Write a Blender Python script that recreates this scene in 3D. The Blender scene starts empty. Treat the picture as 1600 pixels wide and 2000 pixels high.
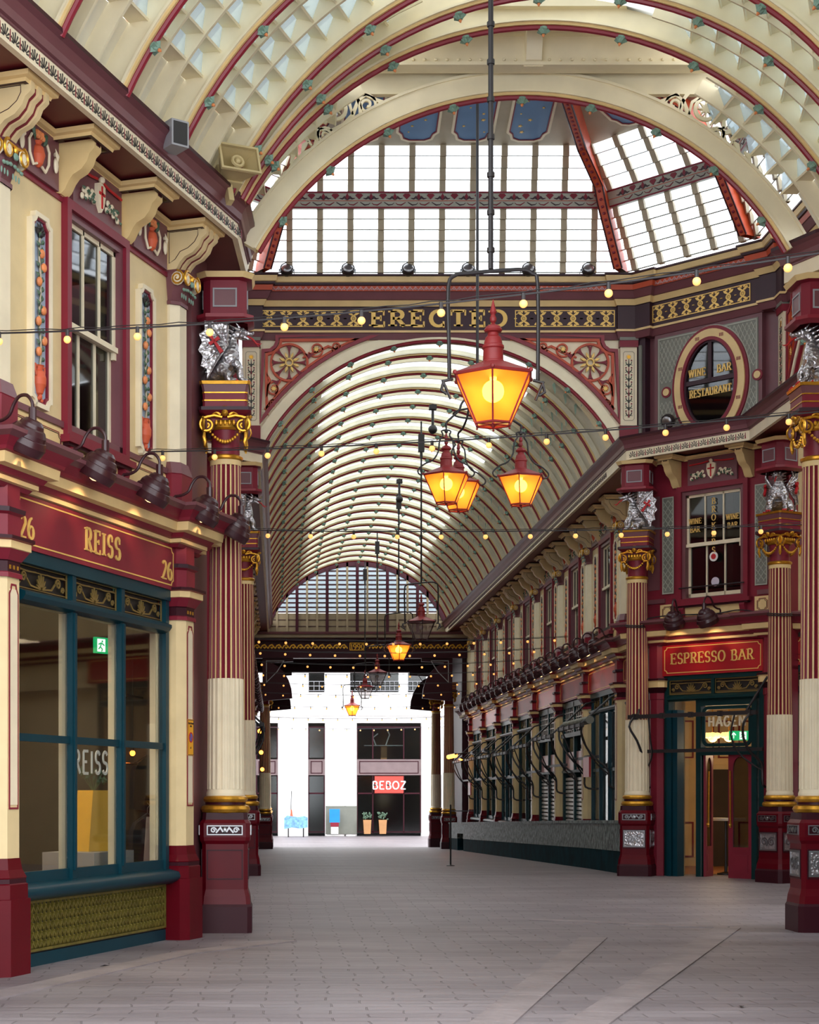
import bpy, bmesh, math, random
from mathutils import Matrix, Vector
random.seed(7)
PI = math.pi
sin, cos, rad = math.sin, math.cos, math.radians
SC = bpy.context.scene
COL = SC.collection

# ------------------------------------------------------------------ camera, world, exposure
FPX, CX, CY, EYE = 3400.0, 543.0, 1550.0, 1.6
cam = bpy.data.cameras.new('camera')
camo = bpy.data.objects.new('camera', cam)
COL.objects.link(camo)
camo.location = (0, 0, EYE)
camo.rotation_euler = (PI / 2, 0, 0)
cam.sensor_fit = 'HORIZONTAL'
cam.sensor_width = 36
cam.lens = 36 * FPX / 1600
cam.shift_x = (800 - CX) / 1600
cam.shift_y = (CY - 1000) / 1600
cam.clip_end = 400
SC.camera = camo

wd = bpy.data.worlds.new('overcast_sky')
SC.world = wd
wd.use_nodes = True
wn = wd.node_tree.nodes
bg = wn['Background']
WORLD_STRENGTH = 1.0
bg.inputs['Strength'].default_value = WORLD_STRENGTH
_tc = wn.new('ShaderNodeTexCoord')
_nz = wn.new('ShaderNodeTexNoise')
_nz.inputs['Scale'].default_value = 2.2
_rp = wn.new('ShaderNodeValToRGB')
_rp.color_ramp.elements[0].color = (0.86, 0.92, 1.0, 1)
_rp.color_ramp.elements[1].color = (1.0, 1.0, 1.0, 1)
_rp.color_ramp.elements[0].position = .3
_rp.color_ramp.elements[1].position = .7
wd.node_tree.links.new(_tc.outputs['Generated'], _nz.inputs['Vector'])
wd.node_tree.links.new(_nz.outputs['Fac'], _rp.inputs['Fac'])
wd.node_tree.links.new(_rp.outputs['Color'], bg.inputs['Color'])
SC.view_settings.view_transform = 'Standard'
SC.view_settings.look = 'None'
SC.view_settings.gamma = 1
SC.view_settings.use_curve_mapping = False
SC.view_settings.exposure = 2.17
SC.cycles.max_bounces = 9
SC.cycles.diffuse_bounces = 6
SC.cycles.glossy_bounces = 3
SC.cycles.transparent_max_bounces = 16
SC.cycles.sample_clamp_indirect = 6
SC.cycles.use_denoising = True
SC.cycles.caustics_reflective = False
SC.cycles.caustics_refractive = False

# ------------------------------------------------------------------ materials
def srgb(c):
    return tuple((x / 255 / 12.92) if x / 255 <= .04045 else ((x / 255 + .055) / 1.055) ** 2.4 for x in c)

MATS = {}
def paint(name, c, rough=.5, metal=0, var=.06, bump=.0, bscale=30, emit=None, estr=0, spec=.5, nscale=3.0):
    m = bpy.data.materials.new(name)
    m.use_nodes = True
    nt = m.node_tree
    b = nt.nodes['Principled BSDF']
    col = srgb(c)
    b.inputs['Roughness'].default_value = rough
    b.inputs['Metallic'].default_value = metal
    b.inputs['Specular IOR Level'].default_value = spec
    b.inputs['Base Color'].default_value = (*col, 1)
    if var:
        tc = nt.nodes.new('ShaderNodeTexCoord')
        nz = nt.nodes.new('ShaderNodeTexNoise')
        nz.inputs['Scale'].default_value = nscale
        nz.inputs['Detail'].default_value = 5
        rp = nt.nodes.new('ShaderNodeValToRGB')
        rp.color_ramp.elements[0].position = .3
        rp.color_ramp.elements[1].position = .7
        rp.color_ramp.elements[0].color = (*[x * (1 - var * 1.6) for x in col], 1)
        rp.color_ramp.elements[1].color = (*[min(1, x * (1 + var)) for x in col], 1)
        nt.links.new(tc.outputs['Object'], nz.inputs['Vector'])
        nt.links.new(nz.outputs['Fac'], rp.inputs['Fac'])
        nt.links.new(rp.outputs['Color'], b.inputs['Base Color'])
        if bump:
            n2 = nt.nodes.new('ShaderNodeTexNoise')
            n2.inputs['Scale'].default_value = bscale
            bp = nt.nodes.new('ShaderNodeBump')
            bp.inputs['Strength'].default_value = bump
            bp.inputs['Distance'].default_value = .02
            nt.links.new(tc.outputs['Object'], n2.inputs['Vector'])
            nt.links.new(n2.outputs['Fac'], bp.inputs['Height'])
            nt.links.new(bp.outputs['Normal'], b.inputs['Normal'])
    if emit:
        b.inputs['Emission Color'].default_value = (*srgb(emit), 1)
        b.inputs['Emission Strength'].default_value = estr
        if estr < 60:
            m.cycles.emission_sampling = 'NONE'
    MATS[name] = m
    return m

paint('wall_cream', (222, 199, 150), .55)
paint('pale_cream', (232, 219, 188), .5)
paint('rib_cream', (238, 228, 196), .5, var=.05)
paint('lining_cream', (232, 228, 208), .55, var=.07)
paint('warm_cream', (225, 196, 138), .5)
paint('brown_cream', (176, 164, 138), .5)
paint('burgundy', (126, 34, 50), .42, spec=.3)
paint('red_trim', (138, 34, 50), .4)
paint('deep_red', (88, 0, 16), .38, spec=.2)
paint('sign_red', (165, 18, 30), .35, var=.04)
paint('plum', (112, 66, 72), .4)
paint('dark_plum', (54, 16, 26), .42, spec=.2)
paint('aubergine', (52, 22, 34), .5)
paint('soffit_red', (106, 34, 38), .45)
paint('shell_maroon', (58, 26, 32), .3)
paint('teal', (4, 52, 64), .35, spec=.25)
paint('teal_dark', (5, 46, 48), .38, spec=.25)
paint('grey_green', (120, 122, 112), .5)
paint('lattice_grey', (168, 170, 156), .5)
paint('gilt', (214, 158, 52), .32, metal=.75, var=.12, nscale=20)
paint('gold_paint', (236, 196, 108), .4, metal=.2, var=.05)
paint('bronze_grille', (140, 118, 66), .45, metal=.5)
paint('olive_grille', (128, 116, 52), .4, metal=.45, var=.2, nscale=14)
paint('orange_red', (190, 74, 38), .45, var=.1)
paint('terracotta', (206, 92, 56), .55)
paint('peach', (228, 140, 84), .5, var=.15, nscale=12)
paint('leaf_green', (66, 92, 70), .5)
paint('rosette_green', (118, 150, 134), .5)
paint('panel_blue', (158, 172, 190), .5)
paint('ceiling_blue', (92, 130, 172), .5)
paint('grey_paint', (150, 150, 154), .5)
paint('black_iron', (34, 30, 32), .45, var=.1)
paint('cable_black', (40, 36, 38), .5, var=0)
paint('white_paint', (240, 238, 232), .5)
paint('facade_white', (246, 244, 240), .6, var=.03)
paint('bronze_frame', (118, 100, 100), .45)
paint('speaker_beige', (196, 178, 130), .5)
paint('lamp_red', (140, 36, 38), .5, var=.15)
paint('dark_room', (58, 48, 42), .7, var=.2, nscale=1.2)
paint('beige_room', (150, 120, 86), .7, var=.15, nscale=1.0)
paint('timber_floor', (150, 104, 70), .5)
paint('yellow_sign', (240, 170, 30), .5, var=0)
paint('sign_blue', (70, 110, 190), .5, var=0)
paint('text_black', (30, 26, 26), .5, var=0)
paint('bag_yellow', (236, 184, 62), .5)
paint('bag_side', (150, 104, 40), .6)
paint('cloth_white', (214, 210, 214), .8)
paint('cloth_dark', (44, 38, 46), .8)
paint('steel', (150, 150, 152), .3, metal=.9)
paint('tarp_blue', (120, 170, 210), .6, var=.3, nscale=9)
paint('board_blue', (20, 130, 210), .5)
paint('shop_red', (222, 66, 54), .5, var=.03)
paint('shutter_grey', (196, 190, 184), .35, metal=.3)
paint('pink_paint_and_reflection', (190, 140, 138), .3)  # zigzag paint, also the reflection painted into two shopfronts
paint('stone_counter', (100, 110, 106), .5, var=.62, bump=1.0, bscale=9, nscale=9, spec=.2)
paint('counter_teal', (6, 44, 52), .8, var=.3, spec=.05)
paint('wood_warm', (176, 128, 82), .5)
paint('gable_brown', (128, 112, 84), .6)
paint('marble', (222, 216, 206), .3)
paint('exit_green', (0, 150, 90), .5, var=0, emit=(0, 160, 90), estr=.35)
paint('exit_white', (250, 255, 250), .5, var=0, emit=(240, 255, 245), estr=.4)
paint('festoon_glow', (255, 190, 120), .5, var=0, emit=(255, 168, 86), estr=.3)
paint('lamp_filament', (255, 230, 170), .5, var=0, emit=(255, 200, 116), estr=6)
MATS['lamp_filament'].cycles.emission_sampling = 'AUTO'
paint('shade_glow', (255, 224, 170), .5, var=0, emit=(255, 205, 140), estr=.6)
paint('heater_glow', (255, 140, 50), .5, var=0, emit=(255, 130, 40), estr=3)
paint('globe_glow', (255, 210, 140), .5, var=0, emit=(255, 200, 120), estr=.55)
paint('poppy_red', (190, 30, 36), .6, var=0)
paint('disc_grey', (206, 198, 214), .5, var=0)

def silver():
    m = paint('dragon_silver', (188, 185, 188), .3, metal=.82, var=.2, nscale=9)
    nt = m.node_tree
    b = nt.nodes['Principled BSDF']
    tc = nt.nodes.new('ShaderNodeTexCoord')
    vo = nt.nodes.new('ShaderNodeTexVoronoi')
    vo.inputs['Scale'].default_value = 26
    bp = nt.nodes.new('ShaderNodeBump')
    bp.inputs['Strength'].default_value = .55
    bp.inputs['Distance'].default_value = .02
    nt.links.new(tc.outputs['Object'], vo.inputs['Vector'])
    nt.links.new(vo.outputs['Distance'], bp.inputs['Height'])
    nt.links.new(bp.outputs['Normal'], b.inputs['Normal'])
silver()

def glassy(name, tint=(1, 1, 1), gloss=.12, rough=.03, translucent=0.0, trcol=(1, 1, 1)):
    m = bpy.data.materials.new(name)
    m.use_nodes = True
    nt = m.node_tree
    for n in list(nt.nodes):
        nt.nodes.remove(n)
    out = nt.nodes.new('ShaderNodeOutputMaterial')
    tr = nt.nodes.new('ShaderNodeBsdfTransparent')
    tr.inputs['Color'].default_value = (*tint, 1)
    gl = nt.nodes.new('ShaderNodeBsdfGlossy')
    gl.inputs['Roughness'].default_value = rough
    mx = nt.nodes.new('ShaderNodeMixShader')
    lw = nt.nodes.new('ShaderNodeLayerWeight')
    lw.inputs['Blend'].default_value = .25
    mt = nt.nodes.new('ShaderNodeMath')
    mt.operation = 'MULTIPLY_ADD'
    mt.inputs[1].default_value = .30
    mt.inputs[2].default_value = gloss
    nt.links.new(lw.outputs['Facing'], mt.inputs[0])
    nt.links.new(mt.outputs[0], mx.inputs['Fac'])
    base = tr.outputs[0]
    if translucent:
        tl = nt.nodes.new('ShaderNodeBsdfTranslucent')
        tl.inputs['Color'].default_value = (*trcol, 1)
        m2 = nt.nodes.new('ShaderNodeMixShader')
        m2.inputs['Fac'].default_value = translucent
        nt.links.new(tr.outputs[0], m2.inputs[1])
        nt.links.new(tl.outputs[0], m2.inputs[2])
        base = m2.outputs[0]
    nt.links.new(base, mx.inputs[1])
    nt.links.new(gl.outputs[0], mx.inputs[2])
    nt.links.new(mx.outputs[0], out.inputs['Surface'])
    MATS[name] = m
glassy('window_glass', (.90, .92, .91), .05)
glassy('dark_glass', (.36, .38, .39), .04)
glassy('louvre_glass', (.20, .25, .27), .04, .15, .6, (.24, .29, .31))
glassy('vault_glass', (.18, .22, .24), .04, .15, .6, (.30, .35, .36))
glassy('gable_glass', (.22, .27, .30), .04, .15, .4, (.3, .36, .4))
glassy('street_glass', (.55, .6, .6), .06, .1)
glassy('added_light_panel', (.2, .2, .19), .0, .3, .98, (.44, .45, .43))  # translucent skin added to bring daylight through crowns and side arms
glassy('drum_glass', (.93, .97, 1), .02, .2, .35, (.85, .93, 1))
glassy('clear_lantern', (.93, .90, .90), .05, .1, .25, (.9, .85, .85))
glassy('amber_lantern', (1, .62, .2), .0, .2, .66, (1, .46, .10))

def floor_mat():
    m = bpy.data.materials.new('stone_setts')
    m.use_nodes = True
    nt = m.node_tree
    b = nt.nodes['Principled BSDF']
    tc = nt.nodes.new('ShaderNodeTexCoord')
    mp = nt.nodes.new('ShaderNodeMapping')
    mp.inputs['Rotation'].default_value = (0, 0, rad(0))
    nz0 = nt.nodes.new('ShaderNodeTexNoise'); nz0.inputs['Scale'].default_value = 1.6
    ad = nt.nodes.new('ShaderNodeMix'); ad.data_type = 'VECTOR'; ad.inputs['Factor'].default_value = .16
    br = nt.nodes.new('ShaderNodeTexBrick')
    br.inputs['Scale'].default_value = 1
    br.inputs['Brick Width'].default_value = .42
    br.inputs['Row Height'].default_value = .17
    br.inputs['Mortar Size'].default_value = .007
    br.inputs['Mortar Smooth'].default_value = .4
    br.inputs['Color1'].default_value = (*srgb((136, 129, 133)), 1)
    br.inputs['Color2'].default_value = (*srgb((124, 118, 122)), 1)
    br.inputs['Mortar'].default_value = (*srgb((110, 104, 107)), 1)
    nz = nt.nodes.new('ShaderNodeTexNoise'); nz.inputs['Scale'].default_value = .55; nz.inputs['Detail'].default_value = 8
    rp = nt.nodes.new('ShaderNodeValToRGB')
    rp.color_ramp.elements[0].position = .32; rp.color_ramp.elements[0].color = (.74, .70, .70, 1)
    rp.color_ramp.elements[1].position = .66; rp.color_ramp.elements[1].color = (1.06, 1.04, 1.03, 1)
    mul = nt.nodes.new('ShaderNodeMix'); mul.data_type = 'RGBA'; mul.blend_type = 'MULTIPLY'; mul.inputs['Factor'].default_value = 1
    L = nt.links.new
    L(tc.outputs['Object'], mp.inputs['Vector'])
    L(mp.outputs['Vector'], nz0.inputs['Vector'])
    L(mp.outputs['Vector'], ad.inputs[4]); L(nz0.outputs['Color'], ad.inputs[5])
    L(ad.outputs[1], br.inputs['Vector'])
    mp2 = nt.nodes.new('ShaderNodeMapping'); mp2.inputs['Scale'].default_value = (.6, 2.4, 1)
    L(tc.outputs['Object'], mp2.inputs['Vector']); L(mp2.outputs['Vector'], nz.inputs['Vector'])
    L(nz.outputs['Fac'], rp.inputs['Fac'])
    L(br.outputs['Color'], mul.inputs[6]); L(rp.outputs['Color'], mul.inputs[7])
    L(mul.outputs[2], b.inputs['Base Color'])
    n3 = nt.nodes.new('ShaderNodeTexNoise'); n3.inputs['Scale'].default_value = 3.5; n3.inputs['Detail'].default_value = 6
    mp3 = nt.nodes.new('ShaderNodeMapping'); mp3.inputs['Scale'].default_value = (.35, 2.2, 1)
    L(tc.outputs['Object'], mp3.inputs['Vector']); L(mp3.outputs['Vector'], n3.inputs['Vector'])
    mm = nt.nodes.new('ShaderNodeMath'); mm.operation = 'MULTIPLY_ADD'; mm.inputs[1].default_value = -.7
    L(br.outputs['Fac'], mm.inputs[0]); L(n3.outputs['Fac'], mm.inputs[2])
    bp = nt.nodes.new('ShaderNodeBump'); bp.inputs['Strength'].default_value = .8; bp.inputs['Distance'].default_value = .02
    L(mm.outputs[0], bp.inputs['Height']); L(bp.outputs['Normal'], b.inputs['Normal'])
    b.inputs['Roughness'].default_value = .5
    MATS['setts'] = m
floor_mat()
paint('kerb_stone', (136, 126, 127), .55, var=.15, bump=.5, bscale=6, nscale=2)
paint('joint_dark', (84, 72, 72), .8)

# ------------------------------------------------------------------ mesh builder
class MB:
    def __init__(s):
        s.v = []; s.f = []; s.m = []; s.M = None; s.mi = 0
    def add(s, vs, fs, mi=None):
        k = len(s.v)
        if s.M is not None:
            vs = [s.M @ Vector(p) for p in vs]
        s.v.extend(tuple(p) for p in vs)
        mi = s.mi if mi is None else mi
        for f in fs:
            s.f.append([i + k for i in f]); s.m.append(mi)
        return s
    def box(s, x0, x1, y0, y1, z0, z1, mi=None):
        vs = [(x0, y0, z0), (x1, y0, z0), (x1, y1, z0), (x0, y1, z0), (x0, y0, z1), (x1, y0, z1), (x1, y1, z1), (x0, y1, z1)]
        return s.add(vs, [(0, 3, 2, 1), (4, 5, 6, 7), (0, 1, 5, 4), (1, 2, 6, 5), (2, 3, 7, 6), (3, 0, 4, 7)], mi)
    def prism(s, poly, a0, a1, ax='y', mi=None, mcap=None):
        """poly in the plane; ax: extrusion axis. 'y': poly=(x,z); 'x': poly=(y,z); 'z': poly=(x,y)"""
        n = len(poly)
        f = {'y': lambda p, a: (p[0], a, p[1]), 'x': lambda p, a: (a, p[0], p[1]), 'z': lambda p, a: (p[0], p[1], a)}[ax]
        vs = [f(p, a0) for p in poly] + [f(p, a1) for p in poly]
        s.add(vs, [(i, (i + 1) % n, n + (i + 1) % n, n + i) for i in range(n)], mi)
        s.add(vs, [list(range(n))[::-1], list(range(n, 2 * n))], mcap if mcap is not None else mi)
        return s
    def sweep(s, prof, path, closed=False, mis=None, caps=True):
        """prof [(n,z)], n to the right of the plan path [(x,y)]; mitred."""
        P = [Vector(p) for p in path]; n = len(P); rings = []
        for i in range(n):
            if closed:
                d0 = (P[i] - P[i - 1]).normalized(); d1 = (P[(i + 1) % n] - P[i]).normalized()
            else:
                d0 = (P[i] - P[max(i - 1, 0)]); d1 = (P[min(i + 1, n - 1)] - P[i])
                if d0.length < 1e-9: d0 = d1
                if d1.length < 1e-9: d1 = d0
                d0 = d0.normalized(); d1 = d1.normalized()
            n0 = Vector((d0.y, -d0.x)); n1 = Vector((d1.y, -d1.x))
            b = n0 + n1
            b = b / max(b.dot(n0), .15) if b.length > 1e-6 else n0
            rings.append([(P[i].x + b.x * q[0], P[i].y + b.y * q[0], q[1]) for q in prof])
        m = len(prof); vs = [p for r in rings for p in r]
        for i in range(n if closed else n - 1):
            j = (i + 1) % n
            for k in range(m - 1):
                s.add([vs[i * m + k], vs[j * m + k], vs[j * m + k + 1], vs[i * m + k + 1]], [(0, 1, 2, 3)], mis[k] if mis else None)
        if not closed and caps:
            s.add(rings[0], [list(range(m))], mis[0] if mis else None); s.add(rings[-1], [list(range(m))[::-1]], mis[0] if mis else None)
        return s
    def lathe(s, prof, c=(0, 0, 0), n=20, mis=None, a0=0):
        m = len(prof)
        for k in range(m - 1):
            (r0, z0), (r1, z1) = prof[k], prof[k + 1]
            vs = [(c[0] + r * cos(a0 + 2 * PI * i / n), c[1] + r * sin(a0 + 2 * PI * i / n), c[2] + z) for r, z in ((r0, z0), (r1, z1)) for i in range(n)]
            s.add(vs, [(i, (i + 1) % n, n + (i + 1) % n, n + i) for i in range(n)], mis[k] if mis else None)
        for (r, z), rev in ((prof[0], True), (prof[-1], False)):
            if r > 1e-4:
                vs = [(c[0] + r * cos(a0 + 2 * PI * i / n), c[1] + r * sin(a0 + 2 * PI * i / n), c[2] + z) for i in range(n)]
                s.add(vs, [list(range(n))[::-1] if rev else list(range(n))], (mis[0] if rev else mis[-1]) if mis else None)
        return s
    def tube(s, pts, r, n=8, mi=None, closed=False, caps=True):
        P = [Vector(p) for p in pts]; N = len(P)
        R = r if isinstance(r, (list, tuple)) else [r] * N
        up = Vector((0, 0, 1)); rings = []; pu = None
        for i in range(N):
            if closed: t = P[(i + 1) % N] - P[i - 1]
            else: t = P[min(i + 1, N - 1)] - P[max(i - 1, 0)]
            t = t.normalized() if t.length > 1e-9 else up
            if pu is None:
                a = up if abs(t.z) < .9 else Vector((1, 0, 0))
                pu = (a - t * a.dot(t)).normalized()
            else:
                q = pu - t * pu.dot(t)
                pu = q.normalized() if q.length > 1e-6 else pu
            w = t.cross(pu)
            rings.append([P[i] + (pu * cos(2 * PI * k / n) + w * sin(2 * PI * k / n)) * R[i] for k in range(n)])
        vs = [p for q in rings for p in q]; fs = []
        for i in range(N if closed else N - 1):
            j = (i + 1) % N
            fs += [(i * n + k, i * n + (k + 1) % n, j * n + (k + 1) % n, j * n + k) for k in range(n)]
        if not closed and caps:
            fs += [list(range(n))[::-1], list(range((N - 1) * n, N * n))]
        return s.add(vs, fs, mi)
    def ball(s, c, r, nu=10, nv=7, mi=None, sc=(1, 1, 1)):
        vs = [(c[0], c[1], c[2] - r * sc[2])]
        for j in range(1, nv):
            a = -PI / 2 + PI * j / nv
            vs += [(c[0] + r * sc[0] * cos(a) * cos(2 * PI * i / nu), c[1] + r * sc[1] * cos(a) * sin(2 * PI * i / nu), c[2] + r * sc[2] * sin(a)) for i in range(nu)]
        vs.append((c[0], c[1], c[2] + r * sc[2]))
        fs = [(0, 1 + (i + 1) % nu, 1 + i) for i in range(nu)]
        for j in range(nv - 2):
            fs += [(1 + j * nu + i, 1 + j * nu + (i + 1) % nu, 1 + (j + 1) * nu + (i + 1) % nu, 1 + (j + 1) * nu + i) for i in range(nu)]
        k = 1 + (nv - 2) * nu; t = len(vs) - 1
        fs += [(k + i, k + (i + 1) % nu, t) for i in range(nu)]
        return s.add(vs, fs, mi)
    def ribbon(s, pts, w, y0, y1, mi=None, closed=False, wf=None):
        """flat strip in the xz plane, front at y0 (towards the viewer), back at y1; w half width or list"""
        P = [Vector(p) for p in pts]; N = len(P)
        if N < 2: return s
        Wd = w if isinstance(w, (list, tuple)) else [w] * N
        Lf = []; Rt = []
        for i in range(N):
            if closed: d0 = P[i] - P[i - 1]; d1 = P[(i + 1) % N] - P[i]
            else: d0 = P[i] - P[max(i - 1, 0)]; d1 = P[min(i + 1, N - 1)] - P[i]
            if d0.length < 1e-9: d0 = d1
            if d1.length < 1e-9: d1 = d0
            d0 = d0.normalized(); d1 = d1.normalized()
            n0 = Vector((-d0.y, d0.x)); n1 = Vector((-d1.y, d1.x)); b = n0 + n1
            b = b / max(b.dot(n0), .35) if b.length > 1e-6 else n0
            ww = Wd[i]
            if wf:
                t = (d0 + d1).normalized() if (d0 + d1).length > 1e-6 else d0
                ww = ww * (wf + (1 - wf) * abs(t.y))
            Lf.append(P[i] + b * ww); Rt.append(P[i] - b * ww)
        vs = [(p.x, y0, p.y) for p in Lf] + [(p.x, y0, p.y) for p in Rt] + [(p.x, y1, p.y) for p in Lf] + [(p.x, y1, p.y) for p in Rt]
        fs = []
        for i in range(N if closed else N - 1):
            j = (i + 1) % N
            fs += [(i, N + i, N + j, j), (i, j, 2 * N + j, 2 * N + i), (N + i, 3 * N + i, 3 * N + j, N + j)]
        if not closed:
            fs += [(0, 2 * N, 3 * N, N), (N - 1, 2 * N - 1, 4 * N - 1, 3 * N - 1)]
        return s.add(vs, fs, mi)
    def mesh(s, name, mats, smooth=35):
        me = bpy.data.meshes.new(name)
        me.from_pydata(s.v, [], s.f)
        for m in (mats if isinstance(mats, (list, tuple)) else [mats]):
            me.materials.append(MATS[m])
        me.polygons.foreach_set('material_index', s.m)
        me.update()
        if smooth:
            me.polygons.foreach_set('use_smooth', [True] * len(me.polygons))
            me.set_sharp_from_angle(angle=rad(smooth))
        return me

def arc(cx, cy, rx, ry, a0, a1, n=8):
    return [(cx + rx * cos(rad(a0 + (a1 - a0) * i / n)), cy + ry * sin(rad(a0 + (a1 - a0) * i / n))) for i in range(n + 1)]
def spiral(cx, cz, r0, r1, a0, turns, n=20):
    return [(cx + (r0 + (r1 - r0) * i / n) * cos(a0 + turns * 2 * PI * i / n), cz + (r0 + (r1 - r0) * i / n) * sin(a0 + turns * 2 * PI * i / n)) for i in range(n + 1)]

# ------------------------------------------------------------------ objects
def frame(x, y, deg=0, z=0):
    return Matrix.Translation((x, y, z)) @ Matrix.Rotation(rad(deg), 4, 'Z')
def at(F, x=0, y=0, z=0, deg=0):
    return F @ Matrix.Translation((x, y, z)) @ Matrix.Rotation(rad(deg), 4, 'Z')

def tag(o, label=None, cat=None, group=None, kind=None):
    if label: o['label'] = label
    if cat: o['category'] = cat
    if group: o['group'] = group
    if kind: o['kind'] = kind
    return o
def single(name, mb, mats, label, cat, M=None, group=None, kind=None, smooth=35):
    o = bpy.data.objects.new(name, mb.mesh(name, mats, smooth))
    COL.objects.link(o)
    if M is not None: o.matrix_world = M
    return tag(o, label, cat, group, kind)

class Proto:
    """parts of a thing: a list of (name, mesh or light, parent index, label, kind)"""
    def __init__(s): s.p = []
    def part(s, name, mb, mats, under=None, label=None, smooth=35, kind=None):
        s.p.append((name, mb.mesh(name, mats, smooth), under, label, None, kind)); return len(s.p) - 1
    def data(s, name, data, under=None, M=None, label=None):
        s.p.append((name, data, under, label, M, None)); return len(s.p) - 1
def spawn(P, name, label, cat, M, group=None, kind=None, skip=()):
    r = bpy.data.objects.new(name, None)
    COL.objects.link(r); r.matrix_world = M; r.empty_display_size = .1
    tag(r, label, cat, group, kind)
    obs = []
    for pn, d, under, lab, PM, kd in P.p:
        if pn in skip:
            obs.append(None); continue
        o = bpy.data.objects.new(pn, d)
        COL.objects.link(o)
        o.parent = r if under is None else obs[under]
        if PM is not None: o.matrix_local = PM
        if lab: o['label'] = lab
        if kd: o['kind'] = kd
        obs.append(o)
    return r
ORD = ['first', 'second', 'third', 'fourth', 'fifth', 'sixth', 'seventh', 'eighth', 'ninth', 'tenth', 'eleventh', 'twelfth',
       'thirteenth', 'fourteenth', 'fifteenth', 'sixteenth', 'seventeenth', 'eighteenth', 'nineteenth', 'twentieth', 'twenty-first',
       'twenty-second', 'twenty-third', 'twenty-fourth', 'twenty-fifth']

# ------------------------------------------------------------------ lettering
def _v(x): return [(x, 0), (x, 1)]
GL = {
 'A': (.78, [[(.04, 0), (.39, 1)], [(.39, 1), (.74, 0)], [(.17, .34), (.61, .34)]]),
 'B': (.66, [_v(.12), [(.12, 1), (.33, 1)] + arc(.33, .76, .2, .24, 80, -80) + [(.12, .52)], [(.12, .52), (.36, .52)] + arc(.36, .26, .24, .26, 80, -80) + [(.12, 0)]]),
 'C': (.72, [arc(.4, .5, .34, .5, 48, 312, 14)]),
 'D': (.74, [_v(.12), [(.12, 1), (.3, 1)] + arc(.32, .5, .36, .5, 85, -85, 12) + [(.12, 0)]]),
 'E': (.64, [_v(.12), [(.12, 1), (.58, 1)], [(.12, .52), (.45, .52)], [(.12, 0), (.6, 0)]]),
 'G': (.78, [arc(.4, .5, .34, .5, 50, 330, 14) + [(.7, .42)], [(.7, .42), (.48, .42)]]),
 'H': (.78, [_v(.14), _v(.64), [(.14, .5), (.64, .5)]]),
 'I': (.3, [_v(.15)]),
 'K': (.74, [_v(.12), [(.12, .42), (.64, 1)], [(.3, .62), (.68, 0)]]),
 'N': (.8, [_v(.12), [(.12, 1), (.66, 0)], _v(.66)]),
 'O': (.8, [arc(.4, .5, .34, .5, 0, 360, 20)]),
 'P': (.64, [_v(.12), [(.12, 1), (.34, 1)] + arc(.34, .74, .22, .26, 80, -80) + [(.12, .48)]]),
 'R': (.7, [_v(.12), [(.12, 1), (.34, 1)] + arc(.34, .75, .22, .25, 80, -80) + [(.12, .5)], [(.34, .5), (.64, 0)]]),
 'S': (.6, [arc(.3, .74, .22, .26, 25, 265, 10) + arc(.3, .25, .24, .25, 85, -155, 10)]),
 'T': (.7, [[(.35, 0), (.35, 1)], [(.04, 1), (.66, 1)]]),
 'U': (.76, [[(.12, 1), (.12, .3)] + arc(.38, .28, .26, .28, 190, 350, 8) + [(.64, 1)]]),
 'W': (1.0, [[(.04, 1), (.27, 0)], [(.27, 0), (.5, 1)], [(.5, 1), (.73, 0)], [(.73, 0), (.96, 1)]]),
 'Z': (.66, [[(.06, 1), (.6, 1)], [(.6, 1), (.06, 0)], [(.06, 0), (.62, 0)]]),
 '0': (.66, [arc(.33, .5, .26, .5, 0, 360, 18)]),
 '1': (.4, [_v(.22), [(.22, 1), (.06, .84)]]),
 '2': (.62, [arc(.3, .74, .24, .26, 160, -20, 8) + [(.06, 0)], [(.06, 0), (.58, 0)]]),
 '6': (.62, [arc(.32, .3, .25, .3, 0, 360, 14), arc(.44, .42, .4, .58, 95, 190, 8)]),
 '9': (.62, [arc(.3, .7, .25, .3, 0, 360, 14), arc(.18, .58, .4, .58, -85, 10, 8)]),
}
def text_w(s, h, sp=.12):
    return sum((GL[c][0] if c in GL else .4) + sp for c in s) * h - sp * h
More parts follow.
